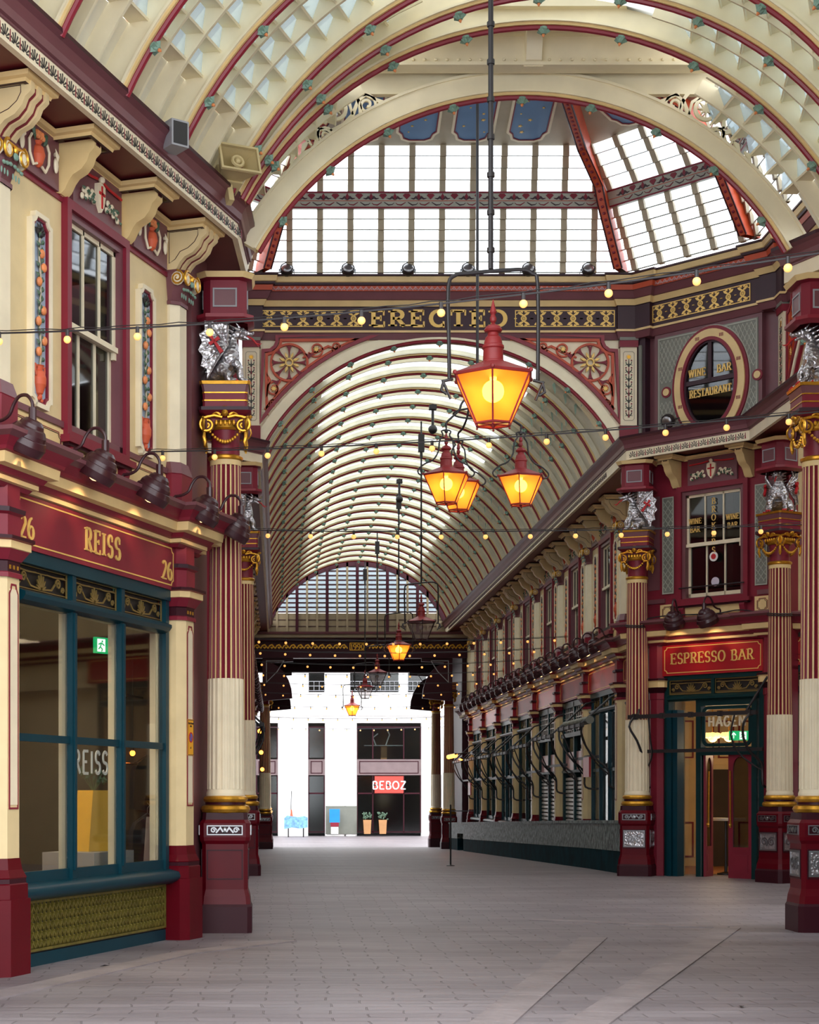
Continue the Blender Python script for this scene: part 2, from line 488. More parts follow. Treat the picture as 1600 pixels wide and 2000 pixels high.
def text(mb, s, cx, z, h, t=.075, serif=True, y0=-.01, y1=0, sp=.12, mi=None, thin=.5, sx=1.0, slab=1.0):
    """lettering in the xz plane, centred on cx, baseline z, cap height h"""
    x = cx - text_w(s, h, sp) * sx / 2
    for c in s:
        if c not in GL:
            x += (.4 + sp) * h * sx; continue
        w, strokes = GL[c]
        for st in strokes:
            pts = [(x + p[0] * h * sx, z + p[1] * h) for p in st]
            cl = (abs(pts[0][0] - pts[-1][0]) + abs(pts[0][1] - pts[-1][1]) < 1e-6) and len(pts) > 3
            mb.ribbon(pts[:-1] if cl else pts, t * h, y0, y1, mi, closed=cl, wf=thin)
            if serif and not cl:
                for (p, q) in ((st[0], st[1]), (st[-1], st[-2])):
                    dx, dy = p[0] - q[0], p[1] - q[1]
                    X, Z = x + p[0] * h * sx, z + p[1] * h
                    a = t * h
                    if abs(dy) > abs(dx) * .8 and (p[1] < .04 or p[1] > .96) and c not in 'SCG':
                        zz = Z if p[1] < .5 else Z - a * .8 * slab
                        mb.box(X - a * 2.1, X + a * 2.1, y0, y1, zz, zz + a * .8 * slab, mi)
                    elif c in 'SCG' and abs(p[0]) > .3:
                        mb.box(X - a * .45, X + a * .45, y0, y1, Z - a * 1.6, Z + a * 1.3, mi)
                    elif c in 'ETZ' and abs(dx) > abs(dy) and p[0] > .25 or (c in 'TZ' and abs(dx) > abs(dy)):
                        lo, hi = (-a * 2.2, a * .4) if p[1] > .8 else ((-a * .4, a * 2.2) if p[1] < .2 else (-a * 1.3, a * 1.3))
                        mb.box(X - a * .4, X + a * .4, y0, y1, Z + lo, Z + hi, mi)
        x += (w + sp) * h * sx
    return mb

def cr(pts, n=4):
    """smooth curve through 3-D points"""
    P = [Vector(p) for p in pts]; out = []
    for i in range(len(P) - 1):
        a, b, c, d = P[max(i - 1, 0)], P[i], P[i + 1], P[min(i + 2, len(P) - 1)]
        for k in range(n):
            t = k / n
            out.append(.5 * ((2 * b) + (c - a) * t + (2 * a - 5 * b + 4 * c - d) * t * t + (3 * b - a - 3 * c + d) * t ** 3))
    return out + [P[-1]]
def px(x, y, Y):
    """point of the place seen at photo pixel (x, y) at distance Y"""
    return ((x - CX) * Y / FPX, Y, EYE + (CY - y) * Y / FPX)
# ------------------------------------------------------------------ ground profile
FZ = [(-20, 0), (21, 0), (31, .12), (36, .05), (73, -.62), (80, -.6), (92, -.52), (140, -.5)]
def fz(Y):
    for (a, za), (b, zb) in zip(FZ, FZ[1:]):
        if Y <= b: return za + (zb - za) * max(0, (Y - a) / (b - a))
    return FZ[-1][1]
mb = MB()
ys = [-6, 0, 6, 12, 18, 21, 24, 28, 31, 33, 36, 45, 55, 64, 73, 76, 80, 86, 92, 120]
xs = [-30, -12, -4, 0, 4, 8, 14, 40]
vs = [(x, y, fz(y)) for y in ys for x in xs]
mb.add(vs, [(j * len(xs) + i, j * len(xs) + i + 1, (j + 1) * len(xs) + i + 1, (j + 1) * len(xs) + i) for j in range(len(ys) - 1) for i in range(len(xs) - 1)])
single('floor', mb, 'setts', 'grey mauve stone sett paving of the covered passage', 'floor', kind='structure', smooth=0)

# arm direction and kerb strips across the foreground
ADEG = 19.4
AD = Vector((sin(rad(ADEG)), cos(rad(ADEG))))
AN = Vector((cos(rad(ADEG)), -sin(rad(ADEG))))
def strip(p0, p1, w, name, mat, label, h=.012, lift=0):
    a = Vector(p0); b = Vector(p1); d = (b - a).normalized(); n = Vector((d.y, -d.x)) * w / 2
    m = MB(); N = max(1, int((b - a).length / .9))
    for i in range(N):
        q0 = a + (b - a) * (i / N) + d * .008; q1 = a + (b - a) * ((i + 1) / N) - d * .008
        c = [q0 - n, q0 + n, q1 + n, q1 - n]
        m.add([(p.x, p.y, fz(p.y) + lift + (h if k else -.02)) for k in (0, 1) for p in c], [(4, 5, 6, 7), (0, 1, 5, 4), (1, 2, 6, 5), (2, 3, 7, 6), (3, 0, 4, 7)])
    single(name, m, mat, label, 'kerb', kind='structure', smooth=0)
strip((1.0 - .35 * 1, 12.1 - 3), (3.5, 19.3), .3, 'floor_kerb_1', 'kerb_stone', 'pale stone kerb strip running diagonally in the middle of the floor')
strip((2.1 - 1.06, 12.1 - 3), (5.35, 20.7), .3, 'floor_kerb_2', 'kerb_stone', 'pale stone kerb strip running diagonally at the right of the floor')
strip((-3.3, 10.7), (-.95, 17.4), .26, 'floor_kerb_3', 'kerb_stone', 'pale stone kerb strip curving off in front of the shop on the left')
strip((-.95, 17.4), (.1, 18.9), .26, 'floor_kerb_4', 'kerb_stone', 'short pale kerb strip bending towards the near column')
strip((5.35, 20.7), (3.2, 21.9), .22, 'floor_kerb_5', 'kerb_stone', 'pale kerb strip turning across the crossing floor')
m = MB(); m.box(-.05, .05, -.03, .03, 0, .02)
for k, (qx, qy, a, nm, lb) in enumerate([(205, 1888, 20, 'dead_leaf', 'small dark dead leaf on the paving before the left shop'), (1449, 1968, 70, 'dead_leaf', 'small dark scrap lying on the paving bottom right')]):
    Y = EYE * FPX / (qy - CY)
    lf = MB(); lf.add([(-.05, 0, .006), (-.01, -.025, .02), (.05, 0, .008), (.0, .022, .015)], [(0, 1, 2), (0, 2, 3)])
    single(nm, lf, 'text_black', lb, 'leaf', frame((qx - CX) * Y / FPX, Y, a))

# ------------------------------------------------------------------ fluted column
def oct_poly(hx, c):
    return [(-hx, -hx + c), (-hx + c, -hx), (hx - c, -hx), (hx, -hx + c), (hx, hx - c), (hx - c, hx), (-hx + c, hx), (-hx, hx - c)]
def stepped(mb, levels, c=.06):
    """stack of chamfered square courses [(half width, z, slot)]"""
    for (h0, z0, mi), (h1, z1, _) in zip(levels, levels[1:]):
        a, b = oct_poly(h0, c * h0 / .3), oct_poly(h1, c * h1 / .3)
        vs = [(p[0], p[1], z0) for p in a] + [(p[0], p[1], z1) for p in b]
        mb.add(vs, [(i, (i + 1) % 8, 8 + (i + 1) % 8, 8 + i) for i in range(8)], mi)
    h, z, mi = levels[-1]
    mb.add([(p[0], p[1], z) for p in oct_poly(h, c * h / .3)], [list(range(8))], mi)
def fluted(mb, r0, r1, z0, z1, n=20, depth=.022, mf=0, mfl=1, convex=False):
    vs = []; per = 6
    for (r, z) in ((r0, z0), (r1, z1)):
        for i in range(n):
            a = 2 * PI * i / n; w = 2 * PI / n
            for k, (t, q) in enumerate(((0, 0), (.34, 0), (.45, -.6), (.67, -1), (.89, -.6), (.995, 0))):
                rr = r + q * depth * (-.45 if convex else 1)
                vs.append((rr * cos(a + w * t), rr * sin(a + w * t), z))
    N = n * per
    for i in range(N):
        mb.add([vs[i], vs[(i + 1) % N], vs[N + (i + 1) % N], vs[N + i]], [(0, 1, 2, 3)], mf if i % per == 0 else mfl)

def make_column(rich=False):
    P = Proto()
    m = MB()   # pedestal
    stepped(m, [(.31, -.9, 1), (.31, .30, 1), (.295, .33, 0), (.285, .42, 0), (.262, .50, 0), (.262, 1.02, 0), (.285, 1.06, 0), (.29, 1.10, 0), (.29, 1.26, 0), (.262, 1.30, 1), (.255, 1.38, 1)], .05)
    P.part('pedestal', m, ['deep_red', 'dark_plum'])
    m = MB()   # silver relief panels round the pedestal
    for k in range(4):
        m.M = Matrix.Rotation(k * PI / 2, 4, 'Z')
        m.ribbon([(-.2, 1.13), (.2, 1.13), (.2, 1.23), (-.2, 1.23)], .006, -.302, -.288, 0, closed=True)
        m.box(-.2, .2, -.2905, -.28, 1.13, 1.23, 1)
        for q in (-1, 1):
            m.ribbon(spiral(q * .13, 1.18, .035, .008, 0, 1.3, 12), .007, -.304, -.288, 0)
            m.ribbon([(q * .1, 1.15), (q * .05, 1.21), (q * .02, 1.16)], .009, -.304, -.288, 0)
        m.ball((0, -.296, 1.18), .035, 8, 5, 0, (1, .3, 1))
        m.ribbon([(-.2, .62), (.2, .62), (.2, .95), (-.2, .95)], .006, -.272, -.262, 1, closed=True)
        if rich:
            m.box(-.17, .17, -.268, -.26, .66, .92, 2)
            m.ribbon([(-.18, .65), (.18, .65), (.18, .93), (-.18, .93)], .012, -.276, -.26, 0, closed=True)
            for q in (-1, 1): m.ribbon([(q * .08 + a, .79 + b) for a, b in spiral(0, 0, .08, .015, q, 1.6, 16)], .01, -.28, -.26, 0)
    m.M = None
    P.part('pedestal_relief', m, ['steel', 'dark_plum', 'dragon_silver'])
    m = MB()
    m.lathe([(.25, 1.37), (.275, 1.385), (.29, 1.42), (.275, 1.455), (.235, 1.47), (.235, 1.50), (.25, 1.51), (.262, 1.535), (.25, 1.56), (.225, 1.575), (.225, 1.6), (.21, 1.65)], n=32, mis=[0, 0, 0, 0, 1, 0, 0, 0, 0, 2, 2])
    P.part('base_ring', m, ['gilt', 'dark_plum', 'pale_cream'])
    m = MB(); fluted(m, .208, .200, 1.65, 2.93, convex=True)
    P.part('reeded_shaft', m, ['pale_cream', 'pale_cream'], smooth=25)
    m = MB(); fluted(m, .202, .178, 2.93, 5.42)
    m.lathe([(.182, 5.40), (.182, 5.46)], n=32, mis=[0])
    P.part('fluted_shaft', m, ['warm_cream', 'burgundy'], smooth=25)
    m = MB()
    m.lathe([(.18, 5.46), (.20, 5.475), (.205, 5.50), (.19, 5.515), (.165, 5.52)], n=32, mis=[0] * 4)
    m.lathe([(.165, 5.52), (.165, 5.72), (.175, 5.80)], n=24, mis=[1, 1])
    m.lathe([(.19, 5.80), (.215, 5.82), (.235, 5.87), (.22, 5.9)], n=24, mis=[0] * 3)
    P.part('necking', m, ['gilt', 'burgundy'])
    m = MB()
    for k in range(4):   # gilt ionic scrolls, garlands and masks
        m.M = Matrix.Rotation(k * PI / 2, 4, 'Z')
        for q in (-1, 1):
            sp = spiral(q * .205, 5.84, .088, .012, PI / 2, -q * 2.1, 34)
            m.tube([(a, -.245, b) for a, b in sp], [.02 - .011 * i / 34 for i in range(35)], 6)
            m.ball((q * .205, -.245, 5.84), .018, 8, 5)
            m.ball((q * .205, -.215, 5.84), .085, 12, 6, 1, (1, .25, 1))
            m.tube([(q * .205, -.25, 5.93), (q * .12, -.25, 5.945), (q * .03, -.25, 5.925)], .018, 6)
            m.tube([(q * .235, -.235, 5.76), (q * .24, -.24, 5.70), (q * .225, -.235, 5.64), (q * .235, -.23, 5.60)], [.014, .022, .02, .008], 6)
        g = [(-.17 + .34 * i / 12, 5.76 - .115 * (1 - ((i - 6) / 6) ** 2)) for i in range(13)]
        for i, (a, b) in enumerate(g):
            m.ball((a, -.235, b), .017 + .009 * (1 - abs(i - 6) / 6), 7, 5)
        for i in range(5):
            m.ball((-.1 + .05 * i, -.225, 5.87), .026, 7, 5, None, (.8, .8, 1.3))
        m.ball((0, -.26, 5.985), .052, 10, 7, None, (.85, .85, 1.05))
        m.ball((0, -.245, 6.03), .05, 8, 5, None, (1, .8, .6))
        m.ball((0, -.305, 5.98), .012, 6, 4)
        for q in (-1, 1):
            m.tube([(q * .05, -.25, 5.95), (q * .1, -.255, 5.985), (q * .15, -.25, 5.955)], [.02, .022, .006], 6)
    m.M = None
    P.part('ionic_capital', m, ['gilt', 'plum'])
    m = MB()
    stepped(m, [(.20, 5.86, 0), (.20, 5.93, 0), (.30, 6.0, 1), (.30, 6.04, 1), (.255, 6.05, 0), (.255, 6.11, 0)], .03)
    stepped(m, [(.262, 6.11, 2), (.262, 6.125, 2)], .03); stepped(m, [(.255, 6.125, 0), (.255, 6.20, 0)], .03)
    stepped(m, [(.262, 6.2, 2), (.262, 6.215, 2)], .03); stepped(m, [(.255, 6.215, 3), (.275, 6.30, 3)], .03)
    stepped(m, [(.285, 6.30, 2), (.295, 6.335, 2)], .03)
    P.part('dragon_plinth', m, ['burgundy', 'aubergine', 'gilt', 'plum'])
    return P
COLUMN = make_column(); COLUMN_RICH = make_column(True)

def make_block():
    """entablature block over a dragon, with framed panels"""
    P = Proto(); m = MB()
    stepped(m, [(.26, 7.02, 1), (.33, 7.06, 1), (.33, 7.1, 1), (.25, 7.12, 0), (.25, 7.5, 0), (.31, 7.52, 2), (.34, 7.58, 2)], .1)
    for k in range(4):
        m.M = Matrix.Rotation(k * PI / 2, 4, 'Z')
        m.box(-.13, .13, -.253, -.24, 7.2, 7.4, 3)
        m.ribbon([(-.13, 7.2), (.13, 7.2), (.13, 7.4), (-.13, 7.4)], .009, -.262, -.25, 4, closed=True)
    m.M = None
    P.part('block', m, ['burgundy', 'red_trim', 'warm_cream', 'plum', 'grey_paint'])
    return P
BLOCK = make_block()

# ------------------------------------------------------------------ dragon
def skin_mesh(verts, edges, radii, name, mat, sub=2):
    me = bpy.data.meshes.new(name)
    me.from_pydata(verts, edges, [])
    o = bpy.data.objects.new(name, me); COL.objects.link(o)
    md = o.modifiers.new('s', 'SKIN')
    me.skin_vertices.new() if not me.skin_vertices else None
    for i, r in enumerate(radii):
        rr = r if isinstance(r, tuple) else (r, r)
        me.skin_vertices[0].data[i].radius = rr
    me.skin_vertices[0].data[0].use_root = True
    o.modifiers.new('ss', 'SUBSURF').levels = sub
    o.modifiers['ss'].render_levels = sub
    dg = bpy.context.evaluated_depsgraph_get(); dg.update()
    ev = o.evaluated_get(dg)
    out = bpy.data.meshes.new_from_object(ev)
    out.materials.clear(); out.materials.append(MATS[mat])
    out.polygons.foreach_set('use_smooth', [True] * len(out.polygons))
    bpy.data.objects.remove(o)
    out.name = name
    return out

def make_dragon():
    """seated heraldic dragon facing +x, about .72 m high, base at z = 0"""
    V = []; Ed = []; Rd = []
    def chain(pts, start=None):
        prev = start
        for (x, y, z, r) in pts:
            V.append((x, y, z)); Rd.append(r)
            if prev is not None: Ed.append((prev, len(V) - 1))
            prev = len(V) - 1
        return prev
    chain([(-.08, 0, .15, (.13, .12))])                                      # 0 pelvis
    chest = chain([(0, 0, .25, (.135, .125)), (.06, 0, .36, (.13, .115))], 0)
    nk = chain([(.07, 0, .47, .085), (.06, 0, .56, .065), (.11, 0, .63, .06)], chest)
    hd = chain([(.18, 0, .64, (.058, .05)), (.25, 0, .615, (.036, .03)), (.315, 0, .60, (.03, .026))], nk)
    chain([(.215, 0, .575, .02), (.275, 0, .545, .014)], nk)
    for s in (-1, 1):
        chain([(.1, s * .09, .27, .06), (.17, s * .11, .18, .042), (.16, s * .11, .08, .034), (.21, s * .115, .03, .038), (.26, s * .12, .022, .024)], chest)
        chain([(-.04, s * .13, .14, .08), (.05, s * .17, .09, .055), (.02, s * .18, .035, .038), (.1, s * .19, .025, .032), (.14, s * .195, .02, .02)], 0)
    chain([(-.2, 0, .08, .07), (-.27, .06, .05, .05), (-.24, .15, .04, .04), (-.14, .21, .035, .032), (-.03, .235, .035, .02)], 0)
    body = skin_mesh(V, Ed, Rd, 'body', 'dragon_silver', 2)
    P = Proto()
    P.data('body', body)
    for s in (-1, 1):
        m = MB()
        # wing: fan of membrane panels with raised ribs, standing back from the shoulder
        sh = Vector((.02, s * .10, .45))
        tips = [(.04, .17, .76), (-.10, .20, .77), (-.23, .22, .70), (-.29, .23, .54), (-.30, .23, .36), (-.27, .22, .18), (-.2, .19, .04)]
        tips = [Vector((a, s * b, c)) for a, b, c in tips]
        outer = []
        for i in range(len(tips) - 1):
            outer += [tips[i], tips[i].lerp(tips[i + 1], .5).lerp(sh, .12)]
        outer.append(tips[-1])
        n = Vector((0, s * .008, 0)); bul = Vector((0, s * .05, 0))
        k = len(outer)
        mid = [sh.lerp(p, .55) + bul for p in outer]
        vs = [sh + n] + [p + n for p in mid] + [p + n for p in outer] + [sh - n] + [p - n for p in mid] + [p - n for p in outer]
        b = 2 * k + 1; fs = []
        for i in range(k - 1):
            fs += [(0, 1 + i, 2 + i), (1 + i, 1 + k + i, 2 + k + i, 2 + i)]
            fs += [(b, b + 2 + i, b + 1 + i), (b + 1 + i, b + 2 + i, b + 2 + k + i, b + 1 + k + i), (1 + k + i, b + 1 + k + i, b + 2 + k + i, 2 + k + i)]
        m.add(vs, fs, 0)
        for p in tips:
            m.tube([sh + n * 2, sh.lerp(p, .55) + bul + n * 2, p + n], [.02, .013, .005], 6, 0)
        P.part('wing', m, ['dragon_silver'], smooth=50)
        m = MB()   # red cross painted shield-like on the wing
        c = Vector((-.12, s * .245, .46))
        def bar(dx0, dz0, dx1, dz1, w0, w1):
            a = c + Vector((dx0, 0, dz0)); d = c + Vector((dx1, s * .0, dz1))
            t = (d - a).normalized(); u = Vector((-t.z, 0, t.x))
            vs = [a - u * w0, a + u * w0, d + u * w1, d - u * w1]
            vs = [v + Vector((0, s * .006, 0)) for v in vs] + [v - Vector((0, s * .03, 0)) for v in vs]
            m.add(vs, [(0, 1, 2, 3), (0, 4, 5, 1), (1, 5, 6, 2), (2, 6, 7, 3), (3, 7, 4, 0), (4, 7, 6, 5)])
        bar(.0, .0, -.05, .07, .012, .022); bar(.0, .0, .085, -.13, .012, .024); bar(0, 0, -.055, -.035, .012, .022); bar(0, 0, .055, .04, .012, .022)
        P.part('red_cross', m, ['poppy_red'])
    m = MB()
    for i in range(9):   # mane and crest spikes
        t = i / 8; z = .68 - .36 * t; x = .09 - .05 * t - .06 * (1 - abs(2 * t - 1)); y0 = 0
        m.lathe([(.026, 0), (.0005, .10)], (0, 0, 0), 5) if False else None
        base = Vector((x - .02, 0, z)); tip = base + Vector((-.09, 0, .05))
        m.tube([base, tip], [.026, .001], 5)
        for s in (-1, 1):
            base = Vector((x + .01, s * .05, z - .02)); tip = base + Vector((-.06, s * .07, .03))
            m.tube([base, tip], [.022, .001], 5)
    for s in (-1, 1):
        m.tube([(.16, s * .035, .67), (.11, s * .06, .735)], [.018, .002], 5)
        m.tube([(.15, s * .05, .64), (.07, s * .13, .67)], [.026, .001], 5)
        m.tube([(.17, s * .05, .62), (.10, s * .12, .6)], [.022, .001], 5)
        m.ball((.2, s * .042, .655), .015, 8, 5)
        m.ball((.315, s * .018, .622), .012, 6, 4)
    P.part('crest', m, ['dragon_silver'])
    m = MB()
    m.tube([(.25, 0, .583), (.31, 0, .55), (.35, 0, .50), (.39, 0, .49), (.415, 0, .5)], [.01, .011, .01, .007, .002], 6)
    m.tube([(.35, 0, .50), (.38, 0, .465)], [.008, .002], 5)
    P.part('tongue', m, ['poppy_red'])
    m = MB()
    for s in (-1, 1):
        for q in (-1, 0, 1):
            m.tube([(.26, s * .12 + q * .022, .028), (.295, s * .12 + q * .026, .004)], [.016, .004], 6)
            m.tube([(.13, s * .195 + q * .02, .022), (.16, s * .195 + q * .024, .004)], [.013, .004], 6)
    P.part('claws', m, ['poppy_red'])
    return P
DRAGON = make_dragon()

def column_with_dragon(x, y, deg, dd, where, top=7.02, block=True):
    """dd: heading of the dragon"""
    F = frame(x, y, deg, 0)
    spawn(COLUMN_RICH if x > 5 else COLUMN, 'fluted_column', 'burgundy and cream fluted column with gilt capital ' + where, 'column', F)
    spawn(DRAGON, 'dragon_statue', 'silver dragon statue ' + where.replace('standing', 'perched on the column'), 'statue', frame(x, y, dd, 6.335) @ Matrix.Diagonal((1.02, 1.12, 1.0, 1)))
    if block:
        spawn(BLOCK, 'entablature_block', 'burgundy block with framed panel above the dragon ' + where.replace('standing ', ''), 'block', F)

column_with_dragon(-.61, 20.25, ADEG * 0, 0, 'standing at the near corner beside the left shop')
column_with_dragon(6.50, 31.5, -23, 180, 'standing between the great arch and the espresso bar')
column_with_dragon(8.49, 29.45, -60, -118, 'standing immediately right of the espresso bar door')
column_with_dragon(6.30, 20.3, 0, 180, 'standing at the right edge of the photograph')
column_with_dragon(-.62, 31.7, 0, 0, 'standing at the left foot of the great arch')

# ------------------------------------------------------------------ festoon, gooseneck lamps, lanterns
def make_gooseneck(energy=0.0, hot=False):
    """bracket at the origin on the cornice top; arm reaches out to -y; snail-like shade"""
    P = Proto()
    m = MB()
    m.tube([(0, .0, -.14), (0, 0, .02), (0, -.03, .05)] , .016, 6)
    m.box(-.04, .04, -.02, .03, -.15, -.05)
    m.tube(cr([(0, -.02, .04), (0, -.10, .05), (0, -.17, .09), (0, -.21, .17), (0, -.27, .235), (0, -.35, .235), (0, -.405, .17), (0, -.41, .10)], 3), .016, 8)
    m.tube([(0, -.41, .12), (0, -.41, .0)], .036, 10)
    P.part('swan_neck', m, ['shell_maroon'])
    m = MB()
    T = Matrix.Translation((0, -.41, -.02)) @ Matrix.Rotation(rad(30), 4, 'X')
    m.M = T
    prof = [(.03, .04), (.06, .035), (.085, .01), (.095, -.02), (.112, -.03), (.135, -.07), (.14, -.105), (.15, -.11), (.165, -.16), (.155, -.215), (.12, -.25)]
    m.lathe([(a * 1.2, b * 1.05) for a, b in prof[:-1] + [(.15, -.235)]], n=20)
    m.M = None
    P.part('shade', m, ['shell_maroon'], smooth=60)
    m = MB(); m.M = T
    m.ball((0, 0, -.215), .105 if hot else .06, 12, 6, None, (1.25, 1.25, .25) if hot else (1, 1, .8))
    P.part('bulb', m, ['shade_glow' if (hot or energy) else 'white_paint'])
    if energy:
        l = bpy.data.lights.new('lamp_light', 'SPOT')
        l.energy = energy; l.color = (1, .66, .36); l.spot_size = rad(125); l.spot_blend = .7; l.shadow_soft_size = .08
        P.data('lamp_light', l, None, Matrix.Translation((0, -.36, -.25)) @ Matrix.Rotation(rad(28), 4, 'X'))
    return P
GOOSE = make_gooseneck(15)
GOOSE_FAR = make_gooseneck(10)
GOOSE_HOT = make_gooseneck(0, True)

def festoon(p0, p1, sag, n, label, off=.5, group='festoon lights across the passage'):
    A, B = Vector(p0), Vector(p1)
    def pt(t):
        p = A.lerp(B, t); p.z -= sag * 4 * t * (1 - t); return p
    r = bpy.data.objects.new('festoon_string', None); COL.objects.link(r)
    tag(r, label, 'string lights', group)
    m = MB()
    m.tube([pt(i / 40) for i in range(41)], .008, 5)
    m.tube([pt(i / 40) + Vector((0, .01, .012 + .018 * abs(sin(i * 1.3)))) for i in range(41)], .004, 4)
    o = bpy.data.objects.new('cable', m.mesh('cable', 'cable_black')); COL.objects.link(o); o.parent = r
    for i in range(n):
        p = pt((i + off) / n)
        o = bpy.data.objects.new('socket', FS); COL.objects.link(o); o.parent = r; o.location = p
        b = bpy.data.objects.new('bulb', FB); COL.objects.link(b); b.parent = o
    return r
_m = MB(); _m.tube([(0, 0, .01), (0, 0, -.045)], .016, 8); FS = _m.mesh('socket', 'cable_black')
_m = MB(); _m.ball((0, 0, -.07), .031, 12, 8); FB = _m.mesh('bulb', 'festoon_glow')

def make_lantern(lit, hexa0=0, yoke='rod', n=6, R=.355, r=.16, H=.40, roofh=.17):
    """hexagonal tapering lantern, top rim of the glass at z = 0"""
    P = Proto()
    ring = lambda q, z: [(q * cos(hexa0 + 2 * PI * i / n), q * sin(hexa0 + 2 * PI * i / n), z) for i in range(n)]
    a, b = ring(R, 0), ring(r, -H)
    m = MB()
    m.tube(a, .012, 6, closed=True); m.tube(b, .012, 6, closed=True)
    for i in range(n):
        m.tube([a[i], b[i]], .009, 6)
        m.ball((b[i][0], b[i][1], b[i][2] - .02), .01, 6, 4)
        m.ball((a[i][0] * 1.03, a[i][1] * 1.03, .012), .02, 6, 5)
    m.tube([(0, 0, -H), (0, 0, -H - .03)], [.03, .01], 8)
    for i in range(n): m.tube([b[i], (0, 0, -H)], .006, 5)
    P.part('glazing_frame', m, ['lamp_red' if lit else 'shell_maroon'])
    m = MB()
    for i in range(n):
        j = (i + 1) % n
        m.add([a[i], a[j], b[j], b[i]], [(0, 1, 2, 3)])
    P.part('glass', m, ['amber_lantern' if lit else 'clear_lantern'], smooth=0)
    m = MB()
    m.lathe([(R + .015, 0), (R + .02, .012), (R * .62, .075), (R * .34, .12)], n=n, mis=[0, 0, 0], a0=hexa0)
    m.lathe([(.098, .11), (.098, .13), (.088, .14), (.084, .235), (.094, .245), (.092, .265), (.08, .275), (.076, .30), (.066, .335), (.05, .35), (.045, .375), (.07, .385), (.078, .40), (.06, .43), (.03, .445), (.012, .46)], n=18)
    m.lathe([(.01, .455), (.026, .475), (.03, .50), (.018, .53), (.03, .55), (.02, .59), (.003, .66)], n=12)
    P.part('hood', m, ['lamp_red'], smooth=40)
    m = MB()
    m.tube([(0, 0, .08), (0, 0, -.02)], .03, 8); m.ball((0, 0, -.12), .095 if lit else .05, 14, 10)
    P.part('bulb', m, ['lamp_filament' if lit else 'white_paint'])
    if yoke == 'rod':
        m = MB()
        w = R + .02
        m.tube(cr([(-w, 0, -.02), (-w - .005, 0, .3), (-w - .01, 0, .76), (-w + .05, 0, .86), (-w + .16, 0, .88), (w - .16, 0, .92), (w - .04, 0, .89), (w + .01, 0, .78), (w + .01, 0, -.02)], 3), .017, 8)
        for s in (-1, 1):
            m.tube([(s * (w - .03), 0, -.02), (s * (w + .05), 0, -.04), (s * (w + .07), 0, -.12), (s * (w + .02), 0, -.15)], .014, 6)
            m.tube([(s * (w + .06), 0, -.03), (s * (w - .01), 0, -.19)], .012, 6)
        P.part('yoke', m, ['black_iron'])
    elif yoke == 'scroll':
        m = MB()
        for s in (-1, 1):
            m.tube(cr([(s * (R + .01), 0, -.0), (s * (R + .06), 0, .02), (s * (R + .07), 0, .08), (s * (R - .03), 0, .17), (s * .2, 0, .23), (s * .12, 0, .36), (s * .1, 0, .52), (s * .05, 0, .60), (s * .07, 0, .66), (0, 0, .68)], 3), .012, 7)
        m.tube([(0, 0, .55), (0, 0, .75)], [.012, .012], 6)
        m.ball((0, 0, .66), .03, 8, 6)
        P.part('yoke', m, ['black_iron'])
    return P
LAN_MAIN = make_lantern(5, rad(18), 'rod')
LAN_SC = make_lantern(4.5, rad(8), 'scroll')
LAN_LIT = make_lantern(5, rad(30), 'rod')
LAN_OFF = make_lantern(0, rad(30), 'rod')
def rod(name, x, y, z0, z1, r, label, clamps=(), group=None):
    m = MB(); m.tube([(0, 0, z0), (0, 0, z1)], r, 8)
    for z in clamps: m.tube([(0, 0, z), (0, 0, z + .04)], r * 1.5, 8)
    single(name, m, 'black_iron', label, 'rod', frame(x, y), group)
# main lantern in the near arm
LX, LY, LZ = 1.83, 14.8, 5.14
spawn(LAN_MAIN, 'hanging_lantern', 'largest lit amber hexagonal lantern with red hood hanging in front', 'lantern', frame(LX, LY, 4, LZ))
rod('suspension_rod', LX - .02, LY, LZ + .92, 10.2, .022, 'dark rod carrying the largest amber lantern', [6.2 + .32 * i for i in range(12)])
# cluster of three in the crossing
cxx, cyy = 2.98, 26.0
lz = 6.28
for (dx, dy, dz, lb) in ((-.50, -.35, 0, 'lit amber lantern at the left of the cluster of three'), (-.22, .62, .05, 'lit amber lantern partly hidden behind another in the cluster of three'), (.62, -.2, 0, 'lit amber lantern at the right of the cluster of three')):
    spawn(LAN_SC, 'hanging_lantern', lb, 'lantern', frame(cxx + dx, cyy + dy, 10, lz + dz))
m = MB()
cz0 = 7.28
m.tube([(.0, 0, 12.9), (0, 0, cz0 + .28)], .022, 8)
m.tube([(.36 * cos(2 * PI * i / 24), .36 * sin(2 * PI * i / 24), cz0) for i in range(24)], .014, 6, closed=True)
for (dx, dy, dz) in ((-.50, -.35, 0), (-.22, .62, .05), (.62, -.2, 0)):
    L = math.hypot(dx, dy); ux, uy = dx / L, dy / L; zt = lz + dz + .74
    m.tube(cr([(0, 0, cz0 + .3), (.12 * ux, .12 * uy, cz0 + .28), (.3 * ux, .3 * uy, cz0 + .12), (.36 * ux, .36 * uy, cz0), (.5 * ux, .5 * uy, cz0 - .12), (dx, dy, zt + .04), (dx, dy, zt - .02)], 4), .016, 8)
single('chandelier_frame', m, 'black_iron', 'dark iron ring and three curved arms carrying the lantern cluster', 'chandelier', frame(cxx, cyy))
